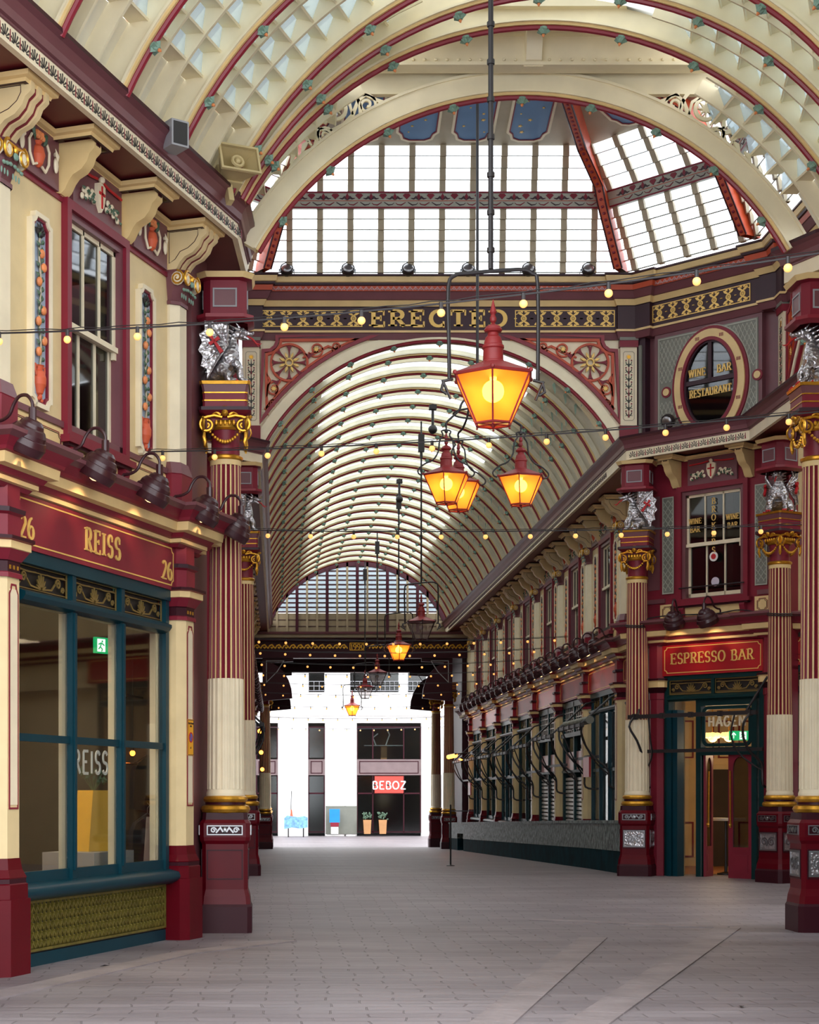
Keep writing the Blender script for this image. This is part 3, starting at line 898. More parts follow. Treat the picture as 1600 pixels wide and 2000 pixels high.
# lanterns of the far vault
far = [(40, 823, 5.54, 0, 'unlit hexagonal lantern nearest in the far vault'), (48, 779, 5.68, 1, 'lit amber lantern low in the middle of the far vault'),
       (57, 737, 5.55, 0, 'clear unlit lantern before the white building'), (64, 713, 5.5, 0, 'small unlit lantern behind the clear one'), (73, 688, 5.28, 1, 'farthest small lantern hanging outside the passage end')]
for Y, X, Z, lit, lb in far:
    xx = (X - CX) * Y / FPX
    spawn(LAN_LIT if lit else LAN_OFF, 'hanging_lantern', lb, 'lantern', frame(xx, Y, 0, Z))
    if Y < 70:
        rod('suspension_rod', xx, Y, Z + .9, 9.75, .02, 'thin dark rod of the ' + lb, [7.5, 9])
        m = MB(); m.box(-.07, .07, -.06, .06, 9.45, 9.85); m.box(-.03, .03, -.03, .03, 9.3, 9.45); m.tube([(0, 0, 9.85), (0, 0, 10.15)], .02, 6)
        single('winch_box', m, 'black_iron', 'dark winch box above the ' + lb, 'winch', frame(xx, Y))
    else:
        rod('suspension_rod', xx, Y, Z + .9, 7.4, .02, 'thin dark rod of the ' + lb)
for k, Y in enumerate((38, 47)):
    m = MB(); m.tube([(0, 0, 10.1), (0, 0, 9.62)], .03, 8); m.ball((0, 0, 9.55), .1, 10, 8); m.box(-.08, .08, -.08, .08, 9.98, 10.08)
    single('cctv_camera', m, 'black_iron', 'dark dome camera on a stalk under the %s part of the far vault' % ('near' if k == 0 else 'middle'), 'camera', frame(3.38 - .1 * k, Y))
# string lights (start, end, sag, bulbs)
def W(x, y, Y): return px(x, y, Y)
festoon(W(-60, 652, 14.6), W(1640, 488, 12.2), -.0 + .12, 11, 'highest festoon string, sloping up past the largest lantern', .45)
festoon(W(100, 884, 18.8), W(1640, 800, 16.6), .10, 14, 'festoon string crossing just below the largest lantern', .2)
festoon(W(412, 1034, 23.0), W(1640, 1022, 21.5), .06, 14, 'festoon string crossing below the cluster of three lanterns', .35)
for k, Y in enumerate((40.2, 43.4, 47.2, 51.5, 56, 61.5)):
    festoon((-.75, Y, 5.18), (6.7, Y, 5.22), .08 + .02 * (k % 3), 12, '%s festoon string inside the far vault' % ORD[k], .5)
for k, Y in enumerate((66.5, 72, 78)):
    festoon((-1.5, Y, 5.0 - .2 * k), (9.5, Y, 5.1 - .2 * k), .15, 18, '%s festoon string outside the far end of the passage' % ORD[k], .5, 'festoon lights beyond the passage end')
# ------------------------------------------------------------------ facade kit (x along the wall, -y towards the viewer)
def hoct(w, d, c):
    return [(-w, .08), (-w, -d + c), (-w + c, -d), (w - c, -d), (w, -d + c), (w, .08)]
def courses(mb, lv):
    for (w0, d0, z0, mi), (w1, d1, z1, _) in zip(lv, lv[1:]):
        a, b = hoct(w0, d0, .085), hoct(w1, d1, .085)
        vs = [(p[0], p[1], z0) for p in a] + [(p[0], p[1], z1) for p in b]
        mb.add(vs, [(i, (i + 1) % 6, 6 + (i + 1) % 6, 6 + i) for i in range(6)], mi)
    w, d, z, mi = lv[-1]
    mb.add([(p[0], p[1], z) for p in hoct(w, d, .085)], [list(range(6))], mi)

def outline_ornament(m, x0, x1, z0, z1, y, mi, c=.05, w=.006):
    """thin painted line frame with scooped corners"""
    p = []
    for (cx, cz, a) in ((x0, z0, 90), (x1, z0, 180), (x1, z1, 270), (x0, z1, 360)):
        p += arc(cx, cz, c, c, a, a - 90, 4)
    m.ribbon(p, w, y - .004, y, mi, closed=True)

def make_pilaster():
    P = Proto()
    m = MB()
    courses(m, [(.27, .27, -.95, 0), (.27, .27, .67, 0), (.252, .252, .675, 0), (.252, .252, .80, 0), (.24, .24, .81, 1), (.24, .24, .85, 0), (.245, .245, .86, 0), (.215, .215, .93, 0), (.2, .2, 1.03, 0)])
    P.part('plinth', m, ['deep_red', 'dark_plum'], smooth=20)
    m = MB()
    courses(m, [(.195, .195, 1.03, 0), (.195, .195, 3.52, 0)])
    m.box(-.07, .07, -.2, -.19, 1.5, 3.4, 1)
    m.ribbon([(-.078, 1.47), (.078, 1.47), (.078, 3.36), (.05, 3.4), (.04, 3.44), (-.04, 3.44), (-.05, 3.4), (-.078, 3.36)], .008, -.2025, -.19, 2, closed=True)
    P.part('shaft', m, ['wall_cream', 'pale_cream', 'burgundy'], smooth=20)
    m = MB()
    courses(m, [(.215, .215, 3.5, 0), (.215, .215, 3.54, 0), (.2, .2, 3.55, 1), (.2, .2, 3.64, 1), (.21, .21, 3.65, 0), (.265, .265, 3.74, 2), (.275, .275, 3.745, 2), (.275, .275, 3.81, 0), (.3, .3, 3.82, 1), (.3, .3, 3.85, 1)])
    for q in (-.07, 0, .07): m.box(q - .012, q + .012, -.205, -.19, 3.575, 3.61, 3)
    P.part('cap', m, ['burgundy', 'dark_plum', 'warm_cream', 'gilt'], smooth=20)
    m = MB()
    courses(m, [(.205, .205, 3.85, 0), (.205, .205, 4.05, 0), (.235, .235, 4.07, 1), (.24, .24, 4.11, 1), (.2, .2, 4.12, 0), (.2, .2, 4.36, 0)])
    P.part('fascia_block', m, ['burgundy', 'aubergine'], smooth=20)
    return P
PILASTER = make_pilaster()

def make_upper_pilaster(T):
    P = Proto()
    m = MB()
    courses(m, [(.235, .16, 4.66, 0), (.235, .16, 5.1, 0), (.24, .165, 5.11, 1), (.22, .15, 5.17, 1), (.2, .13, 5.24, 1)])
    P.part('pedestal', m, ['burgundy', 'plum'], smooth=20)
    m = MB(); courses(m, [(.18, .115, 5.24, 0), (.18, .115, T - .84, 0)])
    P.part('shaft', m, ['pale_cream'], smooth=20)
    m = MB(); z = T - .84
    courses(m, [(.19, .13, z, 0), (.19, .13, z + .04, 0), (.17, .12, z + .05, 0), (.2, .17, z + .2, 0), (.22, .2, z + .33, 0), (.24, .22, z + .36, 0)])
    P.part('bell', m, ['plum'], smooth=20)
    m = MB()
    for q in (-1, 1):
        m.tube([(q * .14 + a, -.225, z + .27 + b) for a, b in spiral(0, 0, .085, .01, PI / 2, -q * 2, 26)], [.016 - .008 * i / 26 for i in range(27)], 6, 1)
        m.ball((q * .14, -.215, z + .27), .075, 12, 6, 0, (1, .3, 1))
        m.ball((q * .215, -.14, z + .27), .08, 10, 6, 0, (.35, 1, 1))
        m.tube([(q * .235, -.14 + a, z + .27 + b) for a, b in spiral(0, 0, .08, .01, PI / 2, 2, 22)], .011, 6, 1)
        for i in range(3):
            m.ball((q * (.04 + .06 * i), -.19, z + .17 - .01 * i), .024, 8, 5, 2, (1.3, .6, .8))
            m.ball((q * (.05 + .055 * i), -.165, z + .09), .014, 6, 4, 2, (1, .6, 2.2))
    m.ball((0, -.22, z + .30), .03, 8, 6, 1, (1, .8, 1.4)); m.ball((0, -.22, z + .24), .035, 8, 5, 2, (1.2, .6, 1))
    m.tube([(-.16, -.215, z + .335), (0, -.22, z + .325), (.16, -.215, z + .335)], .012, 6, 1)
    P.part('scroll_capital', m, ['pale_cream', 'gilt', 'rosette_green'])
    return P

def make_bracket(T, w, big=True):
    P = Proto()
    k = 1 if big else .86
    pr = [(.05, 0), (-.05, -.02), (-.1, .02), (-.15, .1), (-.2, .15), (-.3, .19), (-.37, .26), (-.40, .33), (-.44, .36), (-.46, .38), (-.46, .46), (.05, .46)]
    pr = [(a * k, T - .48 + b) for a, b in pr]
    pr2 = [(a + .025 if a < 0 else a, b + .004) for a, b in pr]
    m = MB()
    m.prism(pr2, -w, w, 'x', 0)
    if big:
        for a, b in ((-w - .002, -w * .6), (-w * .2, w * .2), (w * .6, w + .002)): m.prism(pr, a, b, 'x', 1)
        for s in (-1, 1):
            o = [(-.02, .09), (-.09, .13), (-.15, .21), (-.24, .24), (-.32, .30), (-.36, .37), (-.36, .43), (-.02, .43)]
            vs = [(s * (w + .004), a, T - .48 + b) for a, b in o]
            m.tube(vs, .004, 4, 2, closed=True)
    else:
        m.prism(pr, -w - .001, w + .001, 'x', 1)
        m.prism([(a, b - .006) for a, b in pr2], -w * .4, w * .4, 'x', 1)
        for q in (-.03, 0, .03): m.box(q - .007, q + .007, -.405, -.3, T - .07, T - .045, 2)
    P.part('bracket_body', m, ['burgundy', 'wall_cream', 'dark_plum'] if big else ['burgundy', 'warm_cream', 'dark_plum'], smooth=50)
    return P

def leaf(m, x, z, a, L, w, y, mi=None):
    c, s = cos(a), sin(a)
    vs = [(x, y, z), (x + L * .5 * c - w * s, y - .012, z + L * .5 * s + w * c), (x + L * c, y, z + L * s), (x + L * .5 * c + w * s, y - .012, z + L * .5 * s - w * c), (x + L * .5 * c, y - .028, z + L * .5 * s)]
    m.add(vs, [(0, 4, 1), (1, 4, 2), (2, 4, 3), (3, 4, 0)], mi)

def make_fruit_panel(h):
    """carved panel: orange fruit, leaves and a terracotta vase on grey blue, z = 0 at the bottom"""
    P = Proto(); w = .185; c = .07
    o = [(-w + c, 0), (w - c, 0)] + arc(w, 0, c, c, 180, 90, 4) + [(w, c)] + [(w, h - c)] + arc(w, h, c, c, 270, 180, 4) + [(w - c, h), (-w + c, h)] + arc(-w, h, c, c, 0, -90, 4) + [(-w, h - c), (-w, c)] + arc(-w, 0, c, c, 90, 0, 4)
    q = []
    for p in o:
        if not q or abs(p[0] - q[-1][0]) + abs(p[1] - q[-1][1]) > 1e-4: q.append(p)
    m = MB()
    m.ribbon(q, .022, -.06, 0, 0, closed=True)
    m.ribbon([(a * .84, h / 2 + (b - h / 2) * .972) for a, b in q], .016, -.04, 0, 1, closed=True)
    P.part('moulded_frame', m, ['pale_cream', 'burgundy'])
    m = MB(); m.prism([(a * .84, h / 2 + (b - h / 2) * .972) for a, b in q], -.015, 0, 'y')
    P.part('painted_field', m, ['panel_blue'], smooth=0)
    m = MB()
    m.lathe([(.02, .10), (.045, .12), (.055, .15), (.075, .2), (.078, .26), (.06, .32), (.04, .34), (.05, .37), (.06, .38)], (0, -.012, 0), 14)
    for s in (-1, 1): m.tube([(s * .05, -.03, .36), (s * .09, -.03, .38), (s * .095, -.03, .33), (s * .075, -.03, .28)], .01, 6)
    m.ball((0, -.03, .09), .025, 8, 5); m.ball((-.03, -.03, .07), .02, 8, 5); m.ball((.03, -.03, .06), .02, 8, 5)
    P.part('vase', m, ['terracotta'])
    m = MB()
    pts = [(.02 * sin(i * 1.1), -.03, .38 + (h - .5) * i / 12) for i in range(13)]
    m.tube(pts, .011, 6, 1)
    R = random.Random(3)
    for i in range(26):
        z = .42 + (h - .58) * i / 26; s = -1 if i % 2 else 1
        leaf(m, .01 * s, z, (rad(50) if s > 0 else rad(130)) + R.uniform(-.5, .5), .09, .026, -.03, 0)
    P.part('leafy_stem', m, ['leaf_green', 'brown_cream'], smooth=0)
    for (x, z) in ((-.055, .78), (.06, .62), (.045, .9), (-.04, 1.15), (.05, 1.3), (-.05, .5), (.01, 1.42)):
        if z < h - .15:
            m = MB(); m.ball((x, -.045, z), .04, 10, 7, None, (1, .7, 1.1)); P.part('fruit', m, ['peach'])
    m = MB()
    for i in range(5): leaf(m, 0, h - .16, rad(20 + 35 * i), .12, .03, -.03)
    m.ball((0, -.035, h - .17), .03, 8, 5)
    P.part('dark_flower', m, ['text_black'], smooth=0)
    return P

def make_relief(T, w, kind):
    """carved frieze panel between eave brackets; origin at its middle"""
    P = Proto(); m = MB()
    m.box(-w, w, -.05, .02, T - .50, T - .03)
    P.part('painted_field', m, ['plum'])
    m = MB(); zc = T - .26; y = -.07
    if kind == 'vase':
        m.lathe([(.02, -.16), (.05, -.13), (.075, -.05), (.06, .02), (.03, .05), (.05, .08)], (-.06 * 0, y + .02, zc), 12, mis=[0] * 5)
        for i in range(7): m.ball((-.07 + .023 * i, y, zc + .12 + .03 * (i % 2)), .028, 8, 5, 1)
        for s in (-1, 1):
            m.tube([(s * .05, y, zc - .14), (s * .12, y, zc - .17), (s * .19, y, zc - .08), (s * .2, y, zc + .04), (s * .15, y, zc + .1)], .014, 6, 2)
            for i in range(4): leaf(m, s * .08, zc + .06 + .03 * i, rad(90 - s * (40 + 12 * i)), .1, .025, y, 3)
            m.ball((s * (w - .1), y, zc - .03), .045, 8, 6, 2, (.8, .5, 1.7)); m.ball((s * (w - .1), y, zc + .07), .025, 8, 5, 2)
            leaf(m, s * (w - .08), zc - .02, rad(90 + s * 20), .15, .04, y - .01, 2)
        P.part('vase_relief', m, ['terracotta', 'peach', 'pale_cream', 'leaf_green'])
    else:
        for s in (-1, 1):
            R = random.Random(5)
            for i in range(9):
                cx, cz = s * (.15 + .032 * i), zc - .1 + .09 * abs(sin(i * 1.2)) - .05 * (i / 9)
                m.ball((cx, y, cz), .034, 8, 5, 2, (1, .6, 1)); leaf(m, cx, cz, R.uniform(0, 6), .07, .02, y - .015, 3)
            m.tube([(s * .06, y, zc + .15), (s * .2, y, zc + .13), (s * (w - .05), y, zc + .12)], .014, 6, 0)
        m.prism([(-.085, zc + .1), (-.09, zc), (-.06, zc - .1), (0, zc - .17), (.06, zc - .1), (.09, zc), (.085, zc + .1), (0, zc + .13)], -.09, -.03, 'y', 2)
        m.box(-.012, .012, -.1, -.08, zc - .13, zc + .09, 0); m.box(-.065, .065, -.1, -.08, zc - .0, zc + .025, 0)
        m.ball((0, -.09, zc + .15), .035, 8, 5, 2)
        P.part('shield_relief', m, ['poppy_red', 'peach', 'pale_cream', 'leaf_green'])
    return P

def make_sash(T, w=.7, curtain=False, lift=0.0):
    """three light sliding sash window"""
    P = Proto(); z0, z1 = 5.06, T - .6; zm = z0 + (z1 - z0) * .50
    m = MB()
    def ringf(a, za, zb, t, y0, y1, mi):
        m.box(-a, -a + t, y0, y1, za, zb, mi); m.box(a - t, a, y0, y1, za, zb, mi)
        m.box(-a + t, a - t, y0, y1, zb - t, zb, mi); m.box(-a + t, a - t, y0, y1, za, za + t * .6, mi)
    ringf(w + .02, z0 - .03, z1 + .1, .09, -.07, .1, 0)
    ringf(w - .07, z0, z1 + .01, .07, -.03, .14, 1)
    m.box(-w - .08, w + .08, -.12, 0, z0 - .1, z0 - .03, 0); m.box(-w - .03, w + .03, -.09, 0, z0 - .13, z0 - .1, 2)
    for s in (-1, 1):
        m.prism([(0, z0 - .12), (-.08, z0 - .12), (-.1, z0 - .16), (-.06, z0 - .3), (-.03, z0 - .42), (0, z0 - .44)], s * (w - .08) - .05, s * (w - .08) + .05, 'x', 0)
    P.part('window_surround', m, ['burgundy', 'plum', 'dark_plum'])
    a = w - .14
    for nm, za, zb, y in (('upper_sash', zm, z1 - .06, .02), ('lower_sash', z0 + .03 + lift, zm + .04, .07)):
        m = MB()
        m.box(-a, -a + .045, y, y + .045, za, zb); m.box(a - .045, a, y, y + .045, za, zb)
        m.box(-a, a, y, y + .045, zb - .045, zb); m.box(-a, a, y, y + .045, za, za + (.05 if nm == 'upper_sash' else .09))
        for q in (-1, 1): m.box(q * a / 3 - .013, q * a / 3 + .013, y, y + .04, za, zb)
        if nm == 'upper_sash': m.box(-a - .02, a + .02, y - .03, y + .02, za - .02, za + .035); m.box(a - .05, a, y - .01, y + .03, za - .09, za)
        sidx = P.part(nm, m, ['pale_cream'])
        g = MB(); g.box(-a + .03, a - .03, y + .02, y + .026, za + .03, zb - .03)
        P.part('glass', g, ['dark_glass'], under=sidx, smooth=0)
    if curtain:
        m = MB()
        N = 30; vs = []
        for i in range(N + 1):
            x = -a + 2 * a * i / N; vs += [(x, .2 + .02 * sin(i * 2.1), z0 + .02), (x, .2 + .02 * sin(i * 2.1), z1)]
        m.add(vs, [(2 * i, 2 * i + 2, 2 * i + 3, 2 * i + 1) for i in range(N)])
        P.part('net_curtain', m, ['cloth_white'])
    return P

def grille(m, x0, x1, z0, z1, y, mi=0, n=1):
    """cast palmette and scroll grille"""
    m.ribbon([(x0, z0), (x1, z0), (x1, z1), (x0, z1)], .008, y - .012, y, mi, closed=True)
    m.box(x0, x1, y - .008, y, z1 - .055, z1 - .045, mi); m.box(x0, x1, y - .008, y, z0 + .02, z0 + .028, mi)
    h = z1 - z0 - .08; w = (x1 - x0) / n
    for k in range(n):
        c = x0 + w * (k + .5); zb = z0 + .04
        for i in range(7):
            a = rad(18 + 24 * i); L = h * (.62 + .3 * sin(a))
            m.ribbon([(c, zb), (c + L * .6 * cos(a), zb + L * .62 * sin(a)), (c + L * .85 * cos(a), zb + L * sin(a))], [.004, .011, .004], y - .014, y, mi)
        for s in (-1, 1):
            m.ribbon([(c + s * .02, zb), (c + s * w * .2, zb + h * .1), (c + s * w * .27, zb + h * .5)], .008, y - .012, y, mi)
            m.ribbon([(c + s * w * .33 + p[0] * s, zb + h * .55 + p[1]) for p in spiral(0, 0, h * .33, h * .06, PI, -1.5, 16)], .008, y - .012, y, mi)
            m.ribbon([(c + s * w * .42 + p[0] * s, zb + h * .22 + p[1]) for p in spiral(0, 0, h * .2, h * .04, 0, 1.4, 12)], .007, y - .012, y, mi)
            m.ribbon([(c + s * w * .1, zb + h * .95), (c + s * w * .25, zb + h * .9), (c + s * w * .45, zb + h)], .006, y - .012, y, mi)

def make_shopfront(w, lights=3, riser=True, frame_m='teal', posts=True, lettering=None):
    """glazed shopfront between two pilasters, half width w"""
    P = Proto(); f = .085
    zt = 2.08
    m = MB()
    m.box(-w, -w + f, -.06, .02, .7, 3.8); m.box(w - f, w, -.06, .02, .7, 3.8)
    m.box(-w, w, -.08, .1, 3.7, 3.82)
    m.prism([(.1, 3.34), (-.04, 3.34), (-.1, 3.36), (-.13, 3.40), (-.13, 3.43), (-.06, 3.46), (.1, 3.46)], -w + f, w - f, 'x')
    m.box(-w + f, w - f, -.03, .02, .76, .88)
    lw = (2 * w - 2 * f) / lights
    for i in range(1, lights):
        x = -w + f + lw * i
        m.box(x - .04, x + .04, -.065, .0, .76, 3.72); m.box(x - .02, x + .02, -.085, -.06, .86, 3.34)
    m.box(-w + f, w - f, -.04, .0, zt, zt + .07)
    P.part('timber_frame', m, [frame_m], smooth=20)
    m = MB()
    m.prism([(.1, .62), (-.1, .62), (-.17, .66), (-.19, .70), (-.17, .75), (-.05, .78), (.1, .78)], -w - .02, w + .02, 'x')
    P.part('sill', m, [frame_m], smooth=60)
    for i in range(lights):
        x0 = -w + f + lw * i + (.045 if i else 0); x1 = -w + f + lw * (i + 1) - (.045 if i < lights - 1 else 0)
        g = MB(); g.box(x0, x1, -.015, -.008, .86, zt); g.box(x0, x1, -.015, -.008, zt + .07, 3.36)
        P.part('glass', g, ['window_glass'], smooth=0)
        g = MB(); g.box(x0, x1, .03, .06, 3.44, 3.72, 1)
        grille(g, x0 + .01, x1 - .01, 3.465, 3.70, .0, 0)
        P.part('head_grille', g, ['bronze_grille', 'text_black'])
    if posts:
        m = MB()
        for i in range(lights):
            x = -w + f + lw * (i + 1) - (.06 if i == lights - 1 else 0)
            m.box(x + .03, x + .13, .05, .12, .78, 3.4); m.box(x + .06, x + .08, .04, .05, .78, 3.4)
        P.part('inner_post', m, ['pale_cream'])
    if riser:
        m = MB()
        m.box(-w, w, -.02, .08, .0, .12, 1); m.box(-w, w, .0, .08, .12, .66, 2)
        m.ribbon([(-w + .03, .15), (w - .03, .15), (w - .03, .6), (-w + .03, .6)], .012, -.035, 0, 0, closed=True)
        n = int(2 * w / .085)
        for i in range(n):
            x = -w + .05 + (2 * w - .1) * (i + .5) / n; hw = (2 * w - .1) / n / 2
            for j in range(5):
                z = .17 + .083 * j
                m.ribbon([(x - hw, z), (x, z + .05), (x + hw, z)], .007, -.03, 0, 0)
                m.ribbon([(x, z + .0), (x, z + .083)], .005, -.026, 0, 0)
                m.ball((x, -.025, z + .06), .013, 5, 4, 0)
        P.part('stall_grille', m, ['olive_grille', frame_m, 'text_black'], smooth=0)
    return P

def fascia(F, x0, x1, label, words=(), mat='burgundy', z0=3.82, z1=4.31, y=-.1):
    P = Proto(); w = (x1 - x0) / 2; m = MB()
    m.box(-w, w, y, .02, z0, z1)
    i = P.part('board', m, [mat])
    m = MB(); outline_ornament(m, -w + .05, w - .05, z0 + .05, z1 - .04, y, 0, .05, .007)
    P.part('gilt_line', m, ['gold_paint'], under=i)
    if words:
        m = MB()
        for s, cx, zz, h, kw in words: text(m, s, cx, zz, h, y0=y - .012, y1=y, **kw)
        P.part('lettering', m, ['gold_paint'], under=i, smooth=0)
    return spawn(P, 'fascia_sign', label, 'sign', at(F, (x0 + x1) / 2))

FC = [(0, 4.28), (.05, 4.285), (.08, 4.32), (.12, 4.325), (.12, 4.365), (.15, 4.375), (.18, 4.42), (.255, 4.43), (.265, 4.52), (.29, 4.53), (.30, 4.56), (.36, 4.63), (.42, 4.665), (.42, 4.70), (0, 4.77)]
FCM = [0, 0, 1, 1, 0, 0, 1, 1, 0, 0, 0, 2, 2, 2]
def fascia_cornice(F, path, n, label):
    m = MB(); m.sweep(FC, path, mis=FCM)
    single('trim_%d' % n, m, ['burgundy', 'warm_cream', 'plum'], label, 'cornice', F, kind='structure', smooth=25)
def jog(x0, x1, jx, hw, d):
    """plan path along y = 0 with steps forward d at each jx"""
    p = [(x0, 0)]
    for x in sorted(jx):
        if x - hw > x0: p += [(x - hw, 0), (x - hw, -d)]
        else: p = [(x0, -d)]
        if x + hw < x1: p += [(x + hw, -d), (x + hw, 0)]
        else: p += [(x1, -d)]
    if p[-1][0] < x1: p.append((x1, 0))
    return p
def eave_prof(T, N=.6):
    return ([(-.25, T + .06), (N - .06, T + .06), (N - .06, T), (N, T), (N, T + .165), (N + .015, T + .17), (N + .015, T + .19), (N + .04, T + .2), (N + .05, T + .27), (N + .09, T + .34), (N + .14, T + .37), (N + .14, T + .41), (-.25, T + .43)],
            [0, 1, 1, 1, 2, 2, 2, 2, 2, 2, 3, 3])
def palmettes(m, x0, x1, y, z, h, mi0=1, mi1=2, step=.175):
    n = max(1, int((x1 - x0) / step)); st = (x1 - x0) / n
    for k in range(n):
        c = x0 + st * (k + .5)
        for i in range(7):
            a = rad(6 + 28 * i); L = h * (.36 + .26 * sin(a))
            m.ribbon([(c + h * .12 * cos(a), z + h * .24 + h * .1 * sin(a)), (c + L * cos(a), z + h * .24 + L * sin(a))], [h * .02, h * .055], y - .004, y, mi0)
        m.ribbon([(c + st / 2, z + h * .2), (c + st / 2, z + h * .82)], [h * .07, h * .03], y - .003, y, mi1)
def eave(F, path, T, n, label, flats, N=.6):
    """flats: straight frieze runs [(xa, ya, xb, yb)] in local coordinates already at the frieze face"""
    pr, mi = eave_prof(T, N); m = MB(); m.sweep(pr, path, mis=mi)
    for (xa, ya, xb, yb) in flats:
        d = Vector((xb - xa, yb - ya)); L = d.length
        m.M = Matrix.Translation((xa, ya, 0)) @ Matrix.Rotation(math.atan2(d.y, d.x), 4, 'Z')
        palmettes(m, 0, L, 0, T, .165, 4, 5)
    m.M = None
    single('trim_%d' % n, m, ['soffit_red', 'pale_cream', 'plum', 'dark_plum', 'text_black', 'burgundy'], label, 'cornice', F, kind='structure', smooth=30)
def abacus(F, path, T, n, label):
    m = MB(); m.sweep([(0, T - .05), (.04, T - .05), (.05, T - .02), (.09, T - .01), (.1, T + .03), (0, T + .06)], path, mis=[1, 0, 0, 0, 2])
    single('trim_%d' % n, m, ['warm_cream', 'dark_plum', 'dark_plum'], label, 'cornice', F, kind='structure', smooth=25)

T_L, T_R = 7.81, 7.60
KIT = {}
for T, hh in ((T_L, 1.76), (T_R, 1.66)):
    KIT[T] = dict(pil=make_upper_pilaster(T), big=make_bracket(T, .17), small=make_bracket(T, .075, False), fruit=make_fruit_panel(hh), vase=make_relief(T, .44, 'vase'), shield=make_relief(T, .56, 'shield'), sash=make_sash(T), sashc=make_sash(T, curtain=True))
TRIM = [0]; WIN = [0]
def trimn(): TRIM[0] += 1; return TRIM[0]
def winn(): WIN[0] += 1; return 'window_%d' % WIN[0]

def wall_panels(m, x0, x1, wins, T, y1=.3, zb=4.3, ww=.66, z0=5.0, z1=None, lower=True):
    """plaster with window openings; burgundy dado lines"""
    z1 = z1 if z1 else T - .52
    c = x0
    for w in sorted(wins):
        m.box(c, w - ww, 0, y1, zb, T + .06, 0); c = w + ww
        m.box(w - ww, w + ww, 0, y1, zb, z0, 0); m.box(w - ww, w + ww, 0, y1, z1, T + .06, 0)
    m.box(c, x1, 0, y1, zb, T + .06, 0)
    m.box(x0, x1, -.03, 0, 5.10, 5.16, 2)
    m.box(x0, x1, -.02, 0, T - .55, T - .5, 1)

def bay_dado(F, x, hw, side):
    """cream panels with red line ornament below the window sill"""
    P = Proto()
    for a, b in ((-hw + .02, -.72), (-.52, .52), (.72, hw - .02)):
        m = MB(); m.box(a, b, -.022, 0, 4.72, 5.08, 0)
        outline_ornament(m, a + .05, b - .05, 4.80, 5.04, -.022, 1, .045, .004)
        outline_ornament(m, a + .065, b - .065, 4.815, 5.025, -.022, 2, .045, .003)
        P.part('painted_panel', m, ['warm_cream', 'burgundy', 'dark_plum'])
    spawn(P, 'dado_panel', side, 'panel', at(F, x))

# ================================================================== LEFT BUILDING (near)
FL = frame(-1.045, 19.6, 90 - ADEG)
pl = [-.335, -4.435, -8.535]
mid = [(a + b) / 2 for a, b in zip(pl, pl[1:])]
m = MB(); wall_panels(m, -10, .0, mid, T_L)
m.box(-10, 0, .0, .3, 3.78, 4.3, 1)
m.box(-10, 1.2, 4.2, 4.4, -.1, 8.1, 3); m.box(-10, 1.1, .3, 4.2, 4.25, 4.4, 3); m.box(-10, 1.1, .3, 4.2, T_L, T_L + .1, 3)
single('wall_left', m, ['wall_cream', 'burgundy', 'plum', 'dark_room'], 'cream plaster upper wall of the shop building on the left', 'wall', FL, kind='structure', smooth=0)
K = KIT[T_L]
near = ['at the corner by the silver dragon', 'left of the nearer fruit panel', 'outside the left edge']
for i, x in enumerate(pl):
    spawn(PILASTER, 'shop_pilaster', ['cream shop pilaster on red plinth bearing the yellow parking sign', 'cream shop pilaster on red plinth at the left edge of the photo', 'cream shop pilaster beyond the left edge'][i], 'pilaster', at(FL, x, 0))
    spawn(K['pil'], 'upper_pilaster', 'pale cream upper pilaster with scrolled capital ' + near[i], 'pilaster', at(FL, x, 0))
    spawn(K['big'], 'eave_bracket', 'large cream scrolled eave bracket over the upper pilaster ' + near[i], 'bracket', at(FL, x, 0))
for i, x in enumerate(mid):
    vis = i == 0
    spawn(K['sash'], winn(), 'tall three-light sash window above the shop sign' if vis else 'sash window beyond the left edge of the photo', 'window', at(FL, x, 0), kind='structure')
    for s in (-1, 1):
        wh = ('left of' if s < 0 else 'right of') + (' the big sash window' if vis else ' the unseen sash window')
        spawn(K['small'], 'window_bracket', 'small cream scroll bracket at the top ' + wh, 'bracket', at(FL, x + s * .74, 0))
        spawn(K['fruit'], 'fruit_panel', 'tall blue panel carved with oranges and vase ' + wh, 'panel', at(FL, x + s * 1.22, -.0, 5.2))
        spawn(K['vase'], 'frieze_relief', 'carved vase of flowers under the eave ' + wh, 'relief', at(FL, x + s * 1.31, 0))
    spawn(K['shield'], 'frieze_relief', 'carved white shield with red cross above the ' + ('big' if vis else 'unseen left') + ' sash window', 'relief', at(FL, x, 0))
    bay_dado(FL, x, 1.8, 'cream dado panels with red lines under the ' + ('big' if vis else 'unseen left') + ' sash window')
ex = jog(-10, .12, pl, .27, .12)
fascia_cornice(FL, jog(-10, .22, pl, .26, .13) + [(.22, .9)], trimn(), 'burgundy and cream cornice over the shop sign on the left')
abacus(FL, jog(-10, .2, sorted(pl + [x + s * .74 for x in mid for s in (-1, 1)]), .2, .4), T_L, trimn(), 'cream stepped moulding over the eave brackets on the left')
_w = [FL.inverted() @ Vector((a, b, 0)) for a, b in ((-.98, 20.75), (-2.75, 22.6))]
eave(FL, [(-10, 0), (.0, 0)] + [(v.x, v.y) for v in _w], T_L, trimn(), 'deep burgundy eave with palmette frieze on the left building', [(-10, -.6, .2, -.6)])
SF3 = make_shopfront(1.78)
o = spawn(SF3, winn(), 'teal framed three-light shop window with olive grille below', 'window', at(FL, mid[0]), kind='structure')
_g = MB(); text(_g, 'REISS', -.06, 1.80, .22, t=.07, serif=False, y0=-.005, y1=.003, sp=.18, thin=.9)
oo = bpy.data.objects.new('lettering', _g.mesh('lettering', 'white_paint', 0)); COL.objects.link(oo); oo.parent = o; oo['label'] = 'white lettering on the glass'
